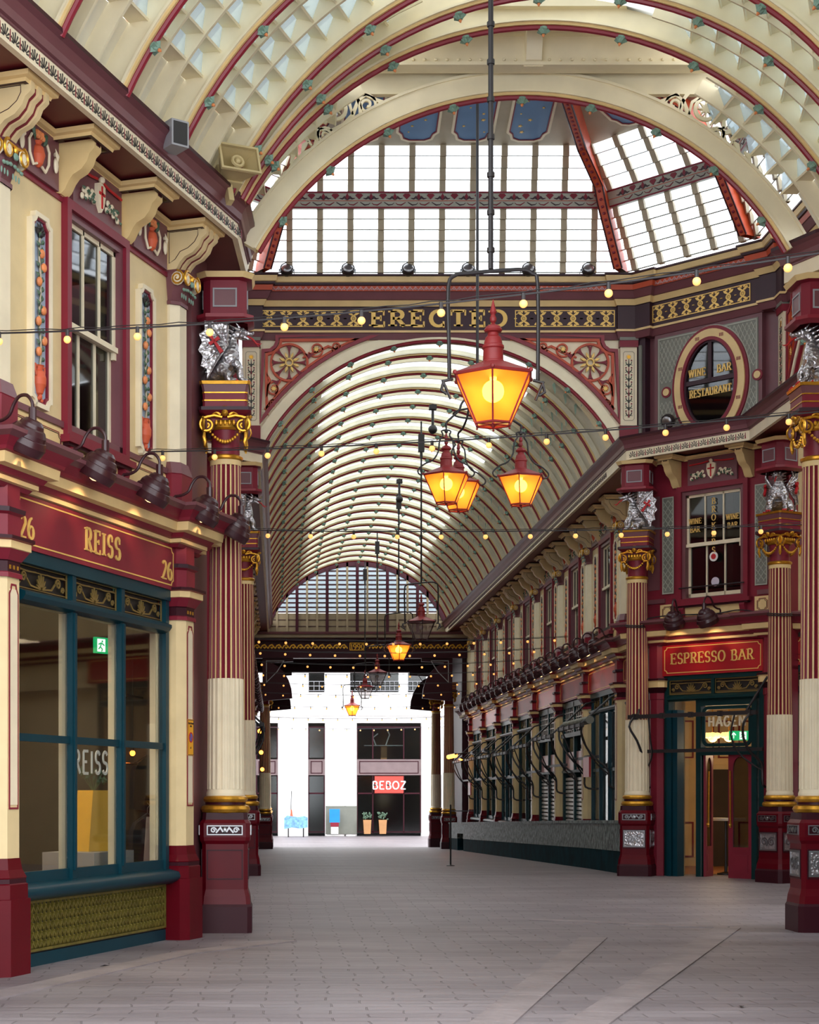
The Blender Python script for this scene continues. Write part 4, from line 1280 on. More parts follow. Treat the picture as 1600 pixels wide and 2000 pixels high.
spawn(SF3, winn(), 'teal shop window beyond the left edge of the photo', 'window', at(FL, mid[1]), kind='structure')
kw = dict(t=.08, sp=.2)
fascia(FL, pl[1] + .2, pl[0] - .2, 'burgundy shop sign board with gold name between two number 26s', [('REISS', .0, 3.97, .22, dict(t=.085, sp=.22)), ('26', 1.62, 3.92, .19, dict(t=.08, sp=.18)), ('26', -1.62, 3.92, .19, dict(t=.08, sp=.18))])
fascia(FL, pl[2] + .2, pl[1] - .2, 'burgundy shop sign board beyond the left edge')
for i, x in enumerate((-4.65, -3.27, -1.97, -.62)):
    spawn(GOOSE, 'gooseneck_lamp', 'dark maroon gooseneck lamp, %s from the left over the shop sign' % ORD[i], 'lamp', at(FL, x, -.12, 4.80, (-8, 4, 2, 6)[i]), 'gooseneck lamps over the left shop')
spawn(GOOSE_HOT, 'gooseneck_lamp', 'gooseneck lamp with its lit opening showing beside the near column', 'lamp', frame(-.82, 19.80, 80, 4.74))
# parking sign on the pilaster
P = Proto(); m = MB(); m.box(-.085, .085, -.006, 0, 0, .40); i = P.part('plate', m, ['yellow_sign'])
m = MB(); m.ribbon([(-.078, .008), (.078, .008), (.078, .392), (-.078, .392)], .003, -.008, -.004, 0, closed=True)
for z, s, h in ((.345, 'PEDESTRIAN', .017), (.315, 'ZONE', .017), (.075, 'AT', .02), (.04, 'ANI', .02)):
    if s == 'ANI': continue
    text(m, s, 0, z, h, t=.1, serif=False, y0=-.008, y1=-.004, thin=1, sp=.2)
P.part('lettering', m, ['text_black'], under=i, smooth=0)
m = MB(); m.prism(arc(0, .2, .055, .055, 0, 345, 23), -.008, -.004, 'y', 0); m.ribbon(arc(0, .2, .05, .05, 0, 345, 23), .007, -.01, -.004, 1, closed=True); m.ribbon([(-.035, .235), (.035, .165)], .006, -.01, -.004, 1)
P.part('no_waiting_disc', m, ['sign_blue', 'poppy_red'], under=i, smooth=0)
spawn(P, 'parking_sign', 'small yellow pedestrian zone sign on the cream pilaster', 'sign', at(FL, -.335 + .0, -.2, 2.02))
# shop interior
m = MB()
m.box(-8.4, 1.0, 3.9, 4.0, 0, 4.2, 0); m.box(-8.4, 1.0, .3, 4, -.05, .45, 2); m.box(-8.4, 1.0, .3, 4, 3.9, 4.0, 1); m.box(1.0, 1.1, .3, 4, 0, 4.2, 3); m.box(-8.5, -8.4, .3, 4, 0, 4.2, 0)
m.box(-4.55, -4.45, .35, 4, 0, 3.9, 0)
m.box(-2.9, -2.2, 2.6, 2.9, .45, 3.0, 3); m.box(-1.4, -1.0, 3.2, 3.3, .45, 3.3, 4); m.box(-.3, .5, 2.6, 2.7, .45, 2.5, 3); m.box(-3.9, -1.6, 3.0, 3.1, 2.5, 2.62, 3)
single('wall_left_interior', m, ['beige_room', 'dark_room', 'timber_floor', 'dark_room', 'pale_cream'], 'beige interior of the clothes shop seen through its window', 'room', FL, kind='structure', smooth=0)
for k, (x, y, e) in enumerate(((-2.6, 1.3, 60), (-1.1, 1.6, 45), (-3.8, 1.8, 45))):
    l = bpy.data.lights.new('ceiling_spot', 'AREA'); l.energy = e * .16; l.size = .5; l.color = (1, .78, .52)
    P = Proto(); m = MB(); m.lathe([(.09, 0), (.1, .06), (.03, .1), (.01, .5)], n=12); P.part('housing', m, ['black_iron']); m = MB(); m.ball((0, 0, .02), .05, 8, 5); P.part('bulb', m, ['globe_glow'])
    P.data('lamp_light', l, None, Matrix.Translation((0, 0, -.03)))
    spawn(P, 'pendant_lamp', 'small pendant lamp inside the clothes shop, %s from the corner' % ORD[[1, 0, 2][k]], 'lamp', at(FL, x, y, 3.3))
# window display
def loc(F, p, q, yl):
    """x, z in a wall frame of the point seen at photo pixel (p, q) on the plane y = yl behind that wall"""
    o = F @ Vector((0, yl, 0)); d = F.to_3x3() @ Vector((1, 0, 0)); k = (p - CX) / FPX
    x = (k * o.y - o.x) / (d.x - k * d.y); w = o + d * x
    return x, EYE + (CY - q) * w.y / FPX
def poly_bag(F):
    P = Proto(); m = MB()
    m.prism([(-.2, 0), (.2, 0), (.13, .72), (-.13, .72)], -.13, .13, 'y'); i = P.part('bag_body', m, ['bag_yellow'], smooth=0)
    m = MB(); m.add([(.2, -.13, 0), (.30, .02, 0), (.20, .02, .7), (.13, -.13, .72)], [(0, 1, 2, 3)]); m.add([(.205, -.12, 0), (.305, .03, 0), (.205, .03, .7), (.135, -.12, .72)], [(3, 2, 1, 0)])
    P.part('bag_gusset', m, ['bag_side'], smooth=0)
    m = MB()
    for i in range(16):
        a = i * 2.4; p0 = Vector((0, 0, .7)); p1 = Vector((.13 * cos(a), .1 * sin(a), .86 + .02 * (i % 5)))
        m.tube([p0, p1], .004, 4, 0); leaf(m, p1.x, p1.z, a, .09, .03, p1.y, 0)
    P.part('foliage', m, ['leaf_green'], smooth=0)
    spawn(P, 'yellow_bag', 'tall yellow bag holding a green plant in the shop window', 'bag', F)
bgx, bgz = loc(FL, 182, 1662, .55)
poly_bag(at(FL, bgx, .55, bgz, -20) @ Matrix.Scale(.9, 4))
m = MB(); m.box(-.5, .5, -.3, .3, 0, .46)
single('display_plinth', m, 'grey_paint', 'grey display plinth under the yellow bag', 'plinth', at(FL, bgx, .6, bgz - .462))
def jacket(F, mat, label, second='cloth_white'):
    P = Proto(); m = MB()
    prof = [(-.05, .62), (-.17, .55), (-.22, .45), (-.24, 0), (-.05, -.02), (.05, -.02), (.24, 0), (.22, .45), (.17, .55), (.05, .62)]
    m.prism(prof, -.05, .05, 'y'); P.part('jacket', m, [mat])
    m = MB(); m.prism([(-.045, .62), (.045, .62), (.09, 0), (-.09, 0)], -.056, -.05, 'y'); P.part('shirt', m, [second], smooth=0)
    m = MB(); m.tube([(-.16, 0, .56), (0, 0, .66), (.16, 0, .56)], .01, 6); m.tube([(0, 0, .66), (0, 0, .72), (.03, 0, .75), (0, 0, .78)], .006, 5); P.part('hanger', m, ['steel'])
    spawn(P, 'hanging_jacket', label, 'clothing', F)
jx, jz = loc(FL, 288, 1700, .6)
jacket(at(FL, jx, .6, jz, -35) @ Matrix.Scale(1.0, 4), 'cloth_dark', 'dark jacket over white shirt hanging low in the shop window', 'cloth_white')
jx, jz = loc(FL, 290, 1580, .9)
jacket(at(FL, jx, .9, jz, -35), 'cloth_dark', 'dark jacket hanging on the upper rail in the shop window', 'cloth_dark')
m = MB(); m.tube([(-.6, 0, 1.5), (.6, 0, 1.5)], .014, 6); m.tube([(-.6, 0, 2.3), (.6, 0, 2.3)], .014, 6)
for s in (-1, 1): m.tube([(s * .6, 0, .0), (s * .6, 0, 2.3)], .014, 6)
single('clothes_rail', m, 'steel', 'steel clothes rail behind the right light of the shop window', 'rail', at(FL, jx, .97, .45))
m = MB(); m.box(-.45, .45, -.25, .25, 0, .06, 0); m.box(-.45, .45, -.25, .25, .5, .56, 0)
for a in (-.42, .42):
    for b in (-.22, .22): m.box(a - .02, a + .02, b - .02, b + .02, -.5, .5, 0)
single('display_table', m, 'wood_warm', 'dark wooden display table in the left light of the shop window', 'table', at(FL, -3.6, 1.1, 0.95))
def exit_sign(F, label, arrow_left=True, s=1.0):
    P = Proto(); m = MB(); m.box(-.2 * s, .2 * s, -.015, .015, 0, .2 * s); i = P.part('panel', m, ['exit_green'])
    m = MB(); q = -1 if arrow_left else 1
    c = q * .1 * s
    m.box(c - .008 * s, c + .008 * s, -.018, -.014, .04 * s, .15 * s); m.ribbon([(c - .045 * s, .11 * s), (c, .16 * s), (c + .045 * s, .11 * s)], .01 * s, -.018, -.014)
    c = -q * .09 * s
    m.box(c - .07 * s, c + .07 * s, -.0165, -.014, .02 * s, .18 * s)
    P.part('arrow', m, ['exit_white'], under=i, smooth=0)
    m = MB(); m.ball((c + .015 * s, -.018, .15 * s), .014 * s, 8, 5, 0, (1, .2, 1))
    for a, b, d, e in ((0, .13, -.02, .08), (-.02, .08, .02, .05), (.02, .05, .0, .025), (-.02, .08, -.05, .05), (0, .13, .05, .1), (0, .13, -.05, .11)):
        m.ribbon([(c + a * s, b * s), (c + d * s, e * s)], .008 * s, -.02, -.0165)
    P.part('running_figure', m, ['exit_green'], under=i, smooth=0)
    spawn(P, 'exit_sign', label, 'sign', F)
jx, jz = loc(FL, 206, 1277, .9)
exit_sign(at(FL, jx, .9, jz, -20), 'lit green exit sign inside the clothes shop', False, .9)
# speaker, flood box on the left eave
P = Proto(); m = MB()
m.prism([(-.14, -.1), (.14, -.1), (.14, .1), (-.14, .1)], -.02, .2, 'y'); i = P.part('housing', m, ['speaker_beige'])
m = MB()
a, b = [(-.22, -.15), (.22, -.15), (.22, .15), (-.22, .15)], [(-.12, -.08), (.12, -.08), (.12, .08), (-.12, .08)]
vs = [(p[0], -.3, p[1]) for p in a] + [(p[0], -.02, p[1]) for p in b]
m.add(vs, [(i, (i + 1) % 4, 4 + (i + 1) % 4, 4 + i) for i in range(4)]); m.ribbon(a, .012, -.31, -.28, closed=True)
m.tube([(.06 * cos(t * PI / 6), -.24, .06 * sin(t * PI / 6)) for t in range(12)], .02, 6, closed=True); m.ball((0, -.24, 0), .035, 8, 6)
P.part('horn', m, ['speaker_beige'])
m = MB(); m.box(-.03, .03, .02, .12, -.3, -.1); P.part('mount', m, ['speaker_beige'])
spawn(P, 'horn_speaker', 'beige horn loudspeaker standing on the left eave', 'speaker', frame(*px(448, 342, 18.9)[:2], 25, px(448, 342, 18.9)[2]) @ Matrix.Rotation(rad(-18), 4, 'X'))
m = MB(); m.box(-.1, .1, -.12, .12, -.14, .12, 0); m.box(-.08, .08, -.125, -.12, -.12, .1, 1)
q = px(340, 265, 17.4); single('speaker_box', m, ['grey_paint', 'text_black'], 'small grey box loudspeaker on the left eave', 'speaker', frame(q[0], q[1], 35, q[2]))

for k, (a, b, y) in enumerate(((221, 1398, 1.4), (259, 1471, 1.0))):
    jx, jz = loc(FL, a, b, y)
    P = Proto(); m = MB(); m.tube([(0, 0, .03), (0, 0, 3.85 - jz)], .006, 5); m.lathe([(.02, .07), (.02, .03)], n=8); P.part('flex', m, ['black_iron']); m = MB(); m.ball((0, 0, 0), .035, 8, 6); P.part('bulb', m, ['heater_glow'])
    spawn(P, 'pendant_lamp', 'bare glowing bulb in the %s light of the clothes shop window' % ('middle' if k == 0 else 'right'), 'lamp', at(FL, jx, y, jz))
GL['M'] = (.9, [[(.08, 0), (.12, 1)], [(.12, 1), (.45, .1)], [(.45, .1), (.78, 1)], [(.78, 1), (.82, 0)]])
# ================================================================== FAR PASSAGE WALLS
BAY = 3.9
FRT = frame(7.07, 35.4, -90)      # right wall, x runs towards the camera
FLT = frame(-1.13, 35.4, 90)       # left wall, x runs away from the camera
K = KIT[T_R]
SF_R = [make_shopfront(1.6, 2, False, 'teal_dark', False), make_shopfront(1.6, 3, False, 'teal', False)]
def make_shutterfront(w):
    P = Proto(); m = MB()
    m.box(-w, -w + .1, -.06, .1, -.7, 3.8); m.box(w - .1, w, -.06, .1, -.7, 3.8); m.box(-w, w, -.06, .1, 3.66, 3.8); m.box(-.05, .05, -.06, .1, -.7, 3.8)
    m.box(-w, w, -.1, .1, 2.95, 3.05); m.box(-w, w, -.08, .1, 2.1, 2.16)
    P.part('timber_frame', m, ['teal_dark'])
    m = MB()
    for s in (-1, 1):
        a, b = sorted((s * .05, s * (w - .1)))
        n = 26
        for i in range(n): m.prism([(.06, -.6 + i * .1), (.0, -.6 + i * .1 + .02), (.0, -.6 + i * .1 + .08), (.06, -.6 + (i + 1) * .1)], a, b, 'x')
    P.part('roller_shutter', m, ['shutter_grey'], smooth=0)
    m = MB(); m.box(-w + .1, w - .1, 0, .03, 2.16, 2.6); P.part('panel', m, ['pink_paint_and_reflection'])  # pink colour stands in for the reflection in the shop window
    m = MB(); m.box(-w + .1, w - .1, .02, .03, 2.6, 2.95); P.part('glass', m, ['dark_glass'], smooth=0)
    m = MB()
    for s in (-1, 1):
        for i in range(6): m.box(s * (w - .1) * (i + .5) / 6 - .01, s * (w - .1) * (i + .5) / 6 + .01, -.02, .0, 3.05, 3.66)
    for i in range(4): m.box(-w + .1, w - .1, -.03, -.01, 3.12 + .14 * i, 3.14 + .14 * i)
    P.part('lattice_vent', m, ['shutter_grey'])
    return P
SHUT = make_shutterfront(1.6)
for side, F, sg in (('right', FRT, -1), ('left', FLT, 1)):
    N = 7; ps = [sg * BAY * k for k in range(N + 1)]; ms = [sg * BAY * (k + .5) for k in range(N)]
    xa, xb = (-30.0, 3.4) if side == 'right' else (-3.1, 30.0)
    m = MB(); wall_panels(m, xa, xb, ms, T_R)
    m.box(xa, xb, 0, .3, 3.78, 4.3, 1)
    xe = -.9 if side == 'right' else xb
    m.box(xa, xe, 2.2, 2.4, -1, 8.2, 2); m.box(xa, xb, .3, 2.2, 4.2, 4.35, 2); m.box(xa, xb, .3, 2.2, T_R, T_R + .1, 2); m.box(xa, xe, .1, 2.2, -.95, -.85, 2)
    for e in (xa, xe - .1): m.box(e, e + .1, .3, 2.2, -1, 8.2, 2)
    if side == 'right': m.box(xe, xb, 1.2, 1.3, 4.3, 7.6, 2)
    single('wall_' + side + '_far', m, ['wall_cream', 'burgundy', 'dark_room'], 'cream upper wall along the %s side of the far vaulted passage' % side, 'wall', F, kind='structure', smooth=0)
    fascia_cornice(F, jog(xa, xb, ps, .26, .13), trimn(), 'red and cream cornice over the shops on the %s of the passage' % side)
    abacus(F, jog(xa, xb, sorted(ps + [x + s * .74 for x in ms for s in (-1, 1)]), .2, .4), T_R, trimn(), 'cream stepped moulding over the brackets on the %s of the passage' % side)
    for k, x in enumerate(ps):
        w = '%s from the crossing on the %s of the passage' % (ORD[k], side)
        spawn(PILASTER, 'shop_pilaster', 'cream shop pilaster, ' + w, 'pilaster', at(F, x, 0), 'shop pilasters on the %s of the passage' % side)
        spawn(K['pil'], 'upper_pilaster', 'pale upper pilaster, ' + w, 'pilaster', at(F, x, 0), 'upper pilasters on the %s of the passage' % side)
        spawn(K['big'], 'eave_bracket', 'large eave bracket, ' + w, 'bracket', at(F, x, 0), 'large eave brackets on the %s' % side)
    for k, x in enumerate(ms):
        w = '%s bay on the %s of the far passage' % (ORD[k], side)
        spawn(K['sashc' if side == 'right' else 'sash'], winn(), 'sash window with pale curtain, ' + w if side == 'right' else 'dark sash window, ' + w, 'window', at(F, x, 0), 'sash windows on the ' + side, kind='structure')
        for s, q in ((-1, 'far' if side == 'right' else 'near'), (1, 'near' if side == 'right' else 'far')):
            spawn(K['small'], 'window_bracket', 'small eave bracket, %s side, %s' % (q, w), 'bracket', at(F, x + s * .74, 0), 'small eave brackets on the ' + side)
            spawn(K['fruit'], 'fruit_panel', 'carved fruit panel, %s side, %s' % (q, w), 'panel', at(F, x + s * 1.15, 0, 5.2), 'carved fruit panels on the ' + side)
            if side == 'right': spawn(K['vase'], 'frieze_relief', 'carved vase relief, %s side, %s' % (q, w), 'relief', at(F, x + s * 1.2, 0), 'frieze carvings on the ' + side)
        if side == 'right': spawn(K['shield'], 'frieze_relief', 'carved shield over the window, ' + w, 'relief', at(F, x, 0), 'frieze carvings on the ' + side)
        sf = SHUT if (side == 'right' and k in (1, 2)) else SF_R[1 if k in (0, 4, 6) else 0]
        spawn(sf, winn(), ('silver shuttered shopfront, ' if sf is SHUT else 'dark teal shopfront, ') + w, 'window', at(F, x, 0), 'shopfronts on the ' + side, kind='structure')
        fascia(F, x - BAY / 2 + .2, x + BAY / 2 - .2, 'red gilt lined fascia board, ' + w, mat='sign_red' if side == 'right' and k in (0, 2, 5) else 'burgundy')
        bay_dado(F, x, BAY / 2 - .25, 'cream dado panels, ' + w)
        for j, dx in enumerate((-1.2, 0, 1.2)):
            xx = x + dx
            spawn((GOOSE_FAR if k < 5 else GOOSE) if side == 'right' and j != 1 else (GOOSE_HOT if side == 'left' else GOOSE_FAR), 'gooseneck_lamp', 'maroon gooseneck lamp, %s of the %s' % (['far end', 'middle', 'near end'][j if side == 'right' else 2 - j], w), 'lamp', at(F, xx, -.12, 4.80, random.uniform(-8, 8)), 'gooseneck lamps on the %s of the passage' % side)
# narrow half bay next to the crossing, right side
m = MB(); m.box(-.3, .3, -.04, .05, 5.05, 6.98, 0); m.box(-.24, .24, -.06, -.03, 5.12, 6.9, 1); m.box(-.2, .2, -.065, -.05, 5.16, 6.86, 2); m.box(-.02, .02, -.075, -.05, 5.1, 6.9, 1); m.box(-.24, .24, -.08, -.05, 6.0, 6.06, 1)
single(winn(), m, ['burgundy', 'pale_cream', 'dark_glass'], 'narrow sash window just behind the column on the right', 'window', at(FRT, 1.25), kind='structure', smooth=0)
P = make_shopfront(.62, 1, False, 'teal_dark', False); spawn(P, winn(), 'narrow teal shop window just behind the column on the right', 'window', at(FRT, 1.1), kind='structure')
fascia(FRT, .25, 2.0, 'short red fascia board just behind the column on the right')

# low stone counter along the right shopfronts
m = MB(); n = 34
for i in range(n):
    ya, yb = 32.7 + 33.6 * i / n, 32.7 + 33.6 * (i + 1) / n - .0
    a, b = fz(ya), fz(yb)
    hole = i in (28, 29)
    x0, x1 = 6.42, 6.72
    def blk(xa, xc, z0, z1, mi):
        m.add([(xa, ya, a + z0), (xc, ya, a + z0), (xc, yb, b + z0), (xa, yb, b + z0), (xa, ya, a + z1), (xc, ya, a + z1), (xc, yb, b + z1), (xa, yb, b + z1)], [(0, 3, 2, 1), (4, 5, 6, 7), (0, 1, 5, 4), (1, 2, 6, 5), (2, 3, 7, 6), (3, 0, 4, 7)], mi)
    blk(x0 - .03, x1, .94, 1.0, 0)
    blk(x0, x1, .42 if not hole else .6, .94, 0)
    if not hole: blk(x0 + .01, x1, -.02, .42, 1)
    else: blk(x1 - .08, x1, -.02, .6, 2)
single('stone_counter', m, ['stone_counter', 'counter_teal', 'text_black'], 'long low rough grey stone counter with teal base along the right shops', 'counter', smooth=0)

# iron awning frames
def make_awning(w, z1=3.02, z2=2.36, out=.8, roll=False):
    P = Proto()
    m = MB(); m.box(-w, w, -out - .03, -out + .03, z1 - .035, z1 + .035)
    for i in range(5): m.box(-w * .9 + i * w * .45 - .03, -w * .9 + i * w * .45 + .03, -out - .045, -out + .045, z1 - .05, z1 + .05)
    P.part('top_rail', m, ['black_iron'])
    if roll:
        m = MB()
        N = 70
        m.tube([(-w + 2 * w * i / N, -out + .15, z1 + .1) for i in range(N + 1)], [.075 + .012 * sin(i * 1.9) for i in range(N + 1)], 10)
        P.part('rolled_awning', m, ['grey_green'])
    m = MB(); m.box(-w * .93, w * .98, -out * .6 - .02, -out * .6 + .02, z2 - .03, z2 + .03); P.part('lower_rail', m, ['black_iron'])
    for s in (-1, 1):
        m = MB()
        X = s * (w - .12)
        m.tube(cr([(X, -.0, 1.7), (X, -.22, 1.75), (X, -.24, 2.0), (X, -.3, 2.15), (X - s * .08, -.5, 2.32), (X - s * .1, -.68, 2.55), (X - s * .02, -.8, 2.8), (X, -out, z1)], 3), .022, 6)
        m.tube(cr([(X, -.24, 2.0), (X - s * .12, -.35, 2.1), (X - s * .3, -.5, 2.3), (X - s * .36, -.65, 2.6), (X - s * .3, -out, z1)], 3), .016, 6)
        P.part('curved_arm', m, ['black_iron'])
        m = MB(); m.tube([(s * (w - .05), .0, 3.66), (s * (w - .05), -.2, 3.6), (s * (w - .2), -out, z1 + .03)], .022, 6); P.part('stay', m, ['black_iron'])
    return P
AWN = make_awning(1.55); AWR = make_awning(1.55, roll=True)
for k in range(7):
    spawn(AWR if k == 0 else AWN, 'awning_frame', 'black iron awning frame%s, %s bay from the crossing on the right' % (' with rolled canvas' if k == 0 else '', ORD[k]), 'awning', at(FRT, -BAY * (k + .5), 0, -.1 * min(k, 3)), 'awning frames along the right shops')
    if k < 1: spawn(AWN, 'awning_frame', 'black iron awning frame, %s bay from the crossing on the left' % ORD[k], 'awning', at(FLT, BAY * (k + .5), 0), 'awning frames along the left shops')
for k, Y in enumerate((50.5, 53.5, 57.0)):
    P = Proto(); m = MB(); m.box(-.3, .3, -.06, .06, -.03, .03); m.tube([(0, 0, 0), (0, -.8, .35)], .015, 6); P.part('hood', m, ['black_iron']); m = MB(); m.box(-.26, .26, -.04, .04, -.05, -.03); P.part('element', m, ['heater_glow' if k == 2 else 'steel'])
    spawn(P, 'patio_heater', ['dark patio heater nearest under the right awnings', 'second dark patio heater under the right awnings', 'glowing patio heater under the right awnings'][k], 'heater', frame(6.0, Y, 90, 2.85 + (0 if k < 2 else -.1)) @ Matrix.Rotation(rad(25), 4, 'X'))
m = MB(); m.box(-1.3, 1.3, -.04, .04, -.03, .03, 0)
for i in range(9): m.ball((-1.2 + .3 * i, 0, -.05), .075, 8, 6, 1)
for q in (-1, 1): m.tube([(q, 0, 0), (q, -.8, .1)], .015, 5, 0)
single('lamp_strip', m, ['black_iron', 'heater_glow'], 'glowing orange lamp strip hanging at the far right shops', 'lamp', frame(6.05, 60.5, 90, 2.95))
for k in range(3):
    m = MB()
    m.ball((0, 0, 0), .07, 8, 6, 1); m.tube([(0, 0, .05), (0, 0, .3)], .01, 5, 0); single('wall_lamp', m, ['black_iron', 'heater_glow'], 'small glowing orange lamp at the left shops, %s from the top' % ORD[k], 'lamp', frame(-.55, 53 + 4 * k, 0, [3.5, 2.95, 2.45][k]), 'orange lamps at the left shops')
P = Proto(); m = MB(); m.box(-.35, .35, -.02, .02, 0, .42); P.part('board', m, ['sign_red']); m = MB(); m.tube([(-.36, 0, .45), (.3, 0, .45)], .012, 5); P.part('bar', m, ['black_iron'])
spawn(P, 'hanging_sign', 'small plain red sign hanging over the right counter', 'sign', frame(6.55, 36.9, 90, 1.95))
spawn(P, 'hanging_sign', 'small plain red sign at the far end of the right shops', 'sign', frame(6.5, 59, 90, 1.55))
m = MB(); m.tube([(0, 0, 0), (0, 0, 1.35)], .018, 8); m.box(-.02, .5, -.01, .01, 1.2, 1.22); m.lathe([(.09, 0), (.09, .012), (.02, .03)], n=12)
single('slender_post', m, 'black_iron', 'slender dark post standing on the floor near the counter end', 'post', frame(3.8, 38.3, 0, fz(38.3)))

# ================================================================== ESPRESSO BAR FACE
V0 = Vector((6.6, 32.0)); V1 = Vector((8.67, 29.83)); LB = (V1 - V0).length
BD = math.degrees(math.atan2(V1.y - V0.y, V1.x - V0.x))
FB = frame(V0.x, V0.y, BD)
_d = (V1 - V0).normalized()
def sF(p):
    k = (p - CX) / FPX
    return (V0.y * k - V0.x) / (_d.x - _d.y * k)
def zF(p, y):
    return EYE + (CY - y) * (V0.y + _d.y * sF(p)) / FPX
def wpt(F, x, y):
    v = F @ Vector((x, y, 0)); return (v.x, v.y)
sw = (sF(1330) + sF(1460)) / 2
m = MB()
m.box(.0, sw - .66, 0, .3, 4.3, 8.2, 0); m.box(sw + .66, LB + .1, 0, .3, 4.3, 8.2, 0)
m.box(sw - .66, sw + .66, 0, .3, 4.3, 5.0, 0); m.box(sw - .66, sw + .66, 0, .3, 6.98, 8.2, 0)
m.box(.2, LB + .1, 0, .3, 3.74, 4.3, 0)
m.box(.25, .62, -.02, .3, -.1, 3.8, 0); m.box(LB - .3, LB + .1, -.02, .3, -.1, 3.8, 0)
m.box(.2, LB + .2, .3, 2.0, 4.3, 4.4, 1); m.box(.2, LB + .2, 2.0, 2.1, 4.3, 8.2, 1)
m.box(-.1, .62, -.03, 0, 5.05, 5.13, 2); m.box(2.5, LB + .1, -.03, 0, 5.05, 5.13, 2)
m.box(.25, .5, -.012, 0, 5.3, 7.0, 2); m.box(LB - .3, LB, -.012, 0, 5.3, 7.0, 2)
single('wall_espresso', m, ['burgundy', 'dark_room', 'plum'], 'burgundy chamfered wall carrying the espresso bar sign and window', 'wall', FB, kind='structure', smooth=0)
r = spawn(K['sash'], winn(), 'sash window with gold wine bar lettering above the espresso bar sign', 'window', at(FB, sw), kind='structure')
_g = MB(); kw = dict(t=.075, serif=True, y0=.0, y1=.008, sp=.14)
for i, c in enumerate('BROKERS'): text(_g, c, 0, 6.73 - .145 * i, .11, **kw)
for s in (-1, 1):
    text(_g, 'WINE', s * .38, 6.42, .095, t=.08, y0=0, y1=.008, sp=.1, sx=.9); text(_g, 'BAR', s * .38, 6.27, .095, t=.08, y0=0, y1=.008, sp=.1, sx=.9)
oo = bpy.data.objects.new('lettering', _g.mesh('lettering', 'gold_paint', 0)); COL.objects.link(oo); oo.parent = r; oo['label'] = 'gold wine bar lettering on the panes'
_g = MB(); _g.prism(arc(0, 5.80, .085, .085, 0, 340, 17), .0, .012, 'y', 0); _g.prism(arc(0, 5.80, .05, .05, 0, 330, 11), -.006, .0, 'y', 1)
oo = bpy.data.objects.new('poppy_sticker', _g.mesh('poppy_sticker', ['white_paint', 'poppy_red'], 0)); COL.objects.link(oo); oo.parent = r; oo['label'] = 'round sticker with a red poppy'
_g = MB(); _g.prism(arc(0, 5.36, .08, .08, 0, 340, 17), .05, .06, 'y', 0)
oo = bpy.data.objects.new('round_sticker', _g.mesh('round_sticker', ['disc_grey'], 0)); COL.objects.link(oo); oo.parent = r; oo['label'] = 'plain pale round sticker'
_g = MB(); _g.tube([(-.66, -.09, 5.28), (.66, -.09, 5.28)], .012, 6); oo = bpy.data.objects.new('guard_bar', _g.mesh('guard_bar', 'black_iron')); COL.objects.link(oo); oo.parent = r
for s, q in ((-1, 'left'), (1, 'right')):
    spawn(K['small'], 'window_bracket', 'small cream bracket at the top %s of the lettered wine bar window' % q, 'bracket', at(FB, sw + s * .74))
    m = MB(); a, b = (-.11, .11)
    m.box(a, b, -.02, 0, 5.22, 6.95, 0)
    m.ribbon([(a, 5.22), (b, 5.22), (b, 6.95), (a, 6.95)], .01, -.03, -.02, 1, closed=True)
    for i in range(-1, 13):
        for e in (-1, 1):
            z = 5.22 + .14 * i
            pts = [(e * (a + (b - a) * t / 6), z + .28 * t / 6) for t in range(7)]
            pts = [p for p in pts if 5.23 <= p[1] <= 6.94]
            if len(pts) > 1: m.ribbon(pts, .006, -.028, -.02, 1)
    single('lattice_ornament', m, ['grey_green', 'lattice_grey'], 'narrow grey lattice panel %s of the lettered wine bar window' % q, 'panel', at(FB, sw + s * .93 + (.03 if s > 0 else 0)), smooth=0)
spawn(make_relief(T_R, .5, 'shield'), 'frieze_relief', 'carved shield and flowers over the lettered wine bar window', 'relief', at(FB, sw))
P = Proto()
for a, b in ((.52, .82), (.97, 2.25), (2.45, 2.75)):
    m = MB(); m.box(a, b, -.025, 0, 4.72, 5.02, 0); outline_ornament(m, a + .05, b - .05, 4.77, 4.98, -.025, 1, .04, .005); outline_ornament(m, a + .065, b - .065, 4.785, 4.965, -.025, 2, .04, .003); P.part('painted_panel', m, ['warm_cream', 'burgundy', 'dark_plum'])
spawn(P, 'dado_panel', 'cream painted panels between espresso bar sign and window above', 'panel', FB)
fascia(FB, sF(1302) - .02, sF(1497), 'bright red espresso bar sign with gold letters', [('ESPRESSO BAR', 0, 3.93, .185, dict(t=.085, sp=.12, sx=1.0))], mat='sign_red', z0=3.72, z1=4.27)
fascia_cornice(FB, [(.1, 0), (.12, -.12), (.62, -.12), (.62, 0), (2.68, 0), (2.68, -.12), (3.15, -.12)], trimn(), 'red and cream cornice over the espresso bar sign')
abacus(FB, [(.1, -.1), (.8, -.1), (.8, -.4), (1.0, -.4), (1.0, 0), (2.24, 0), (2.24, -.4), (2.44, -.4), (2.44, -.1), (3.1, -.1)], T_R, trimn(), 'cream stepped moulding over the wine bar window')
for i, px_ in enumerate((1331, 1409)):
    spawn(GOOSE, 'gooseneck_lamp', '%s of the two maroon gooseneck lamps over the espresso bar sign' % ('left' if i == 0 else 'right'), 'lamp', at(FB, sF(px_) + .07, -.14, 4.80, 14 if i == 0 else -10))
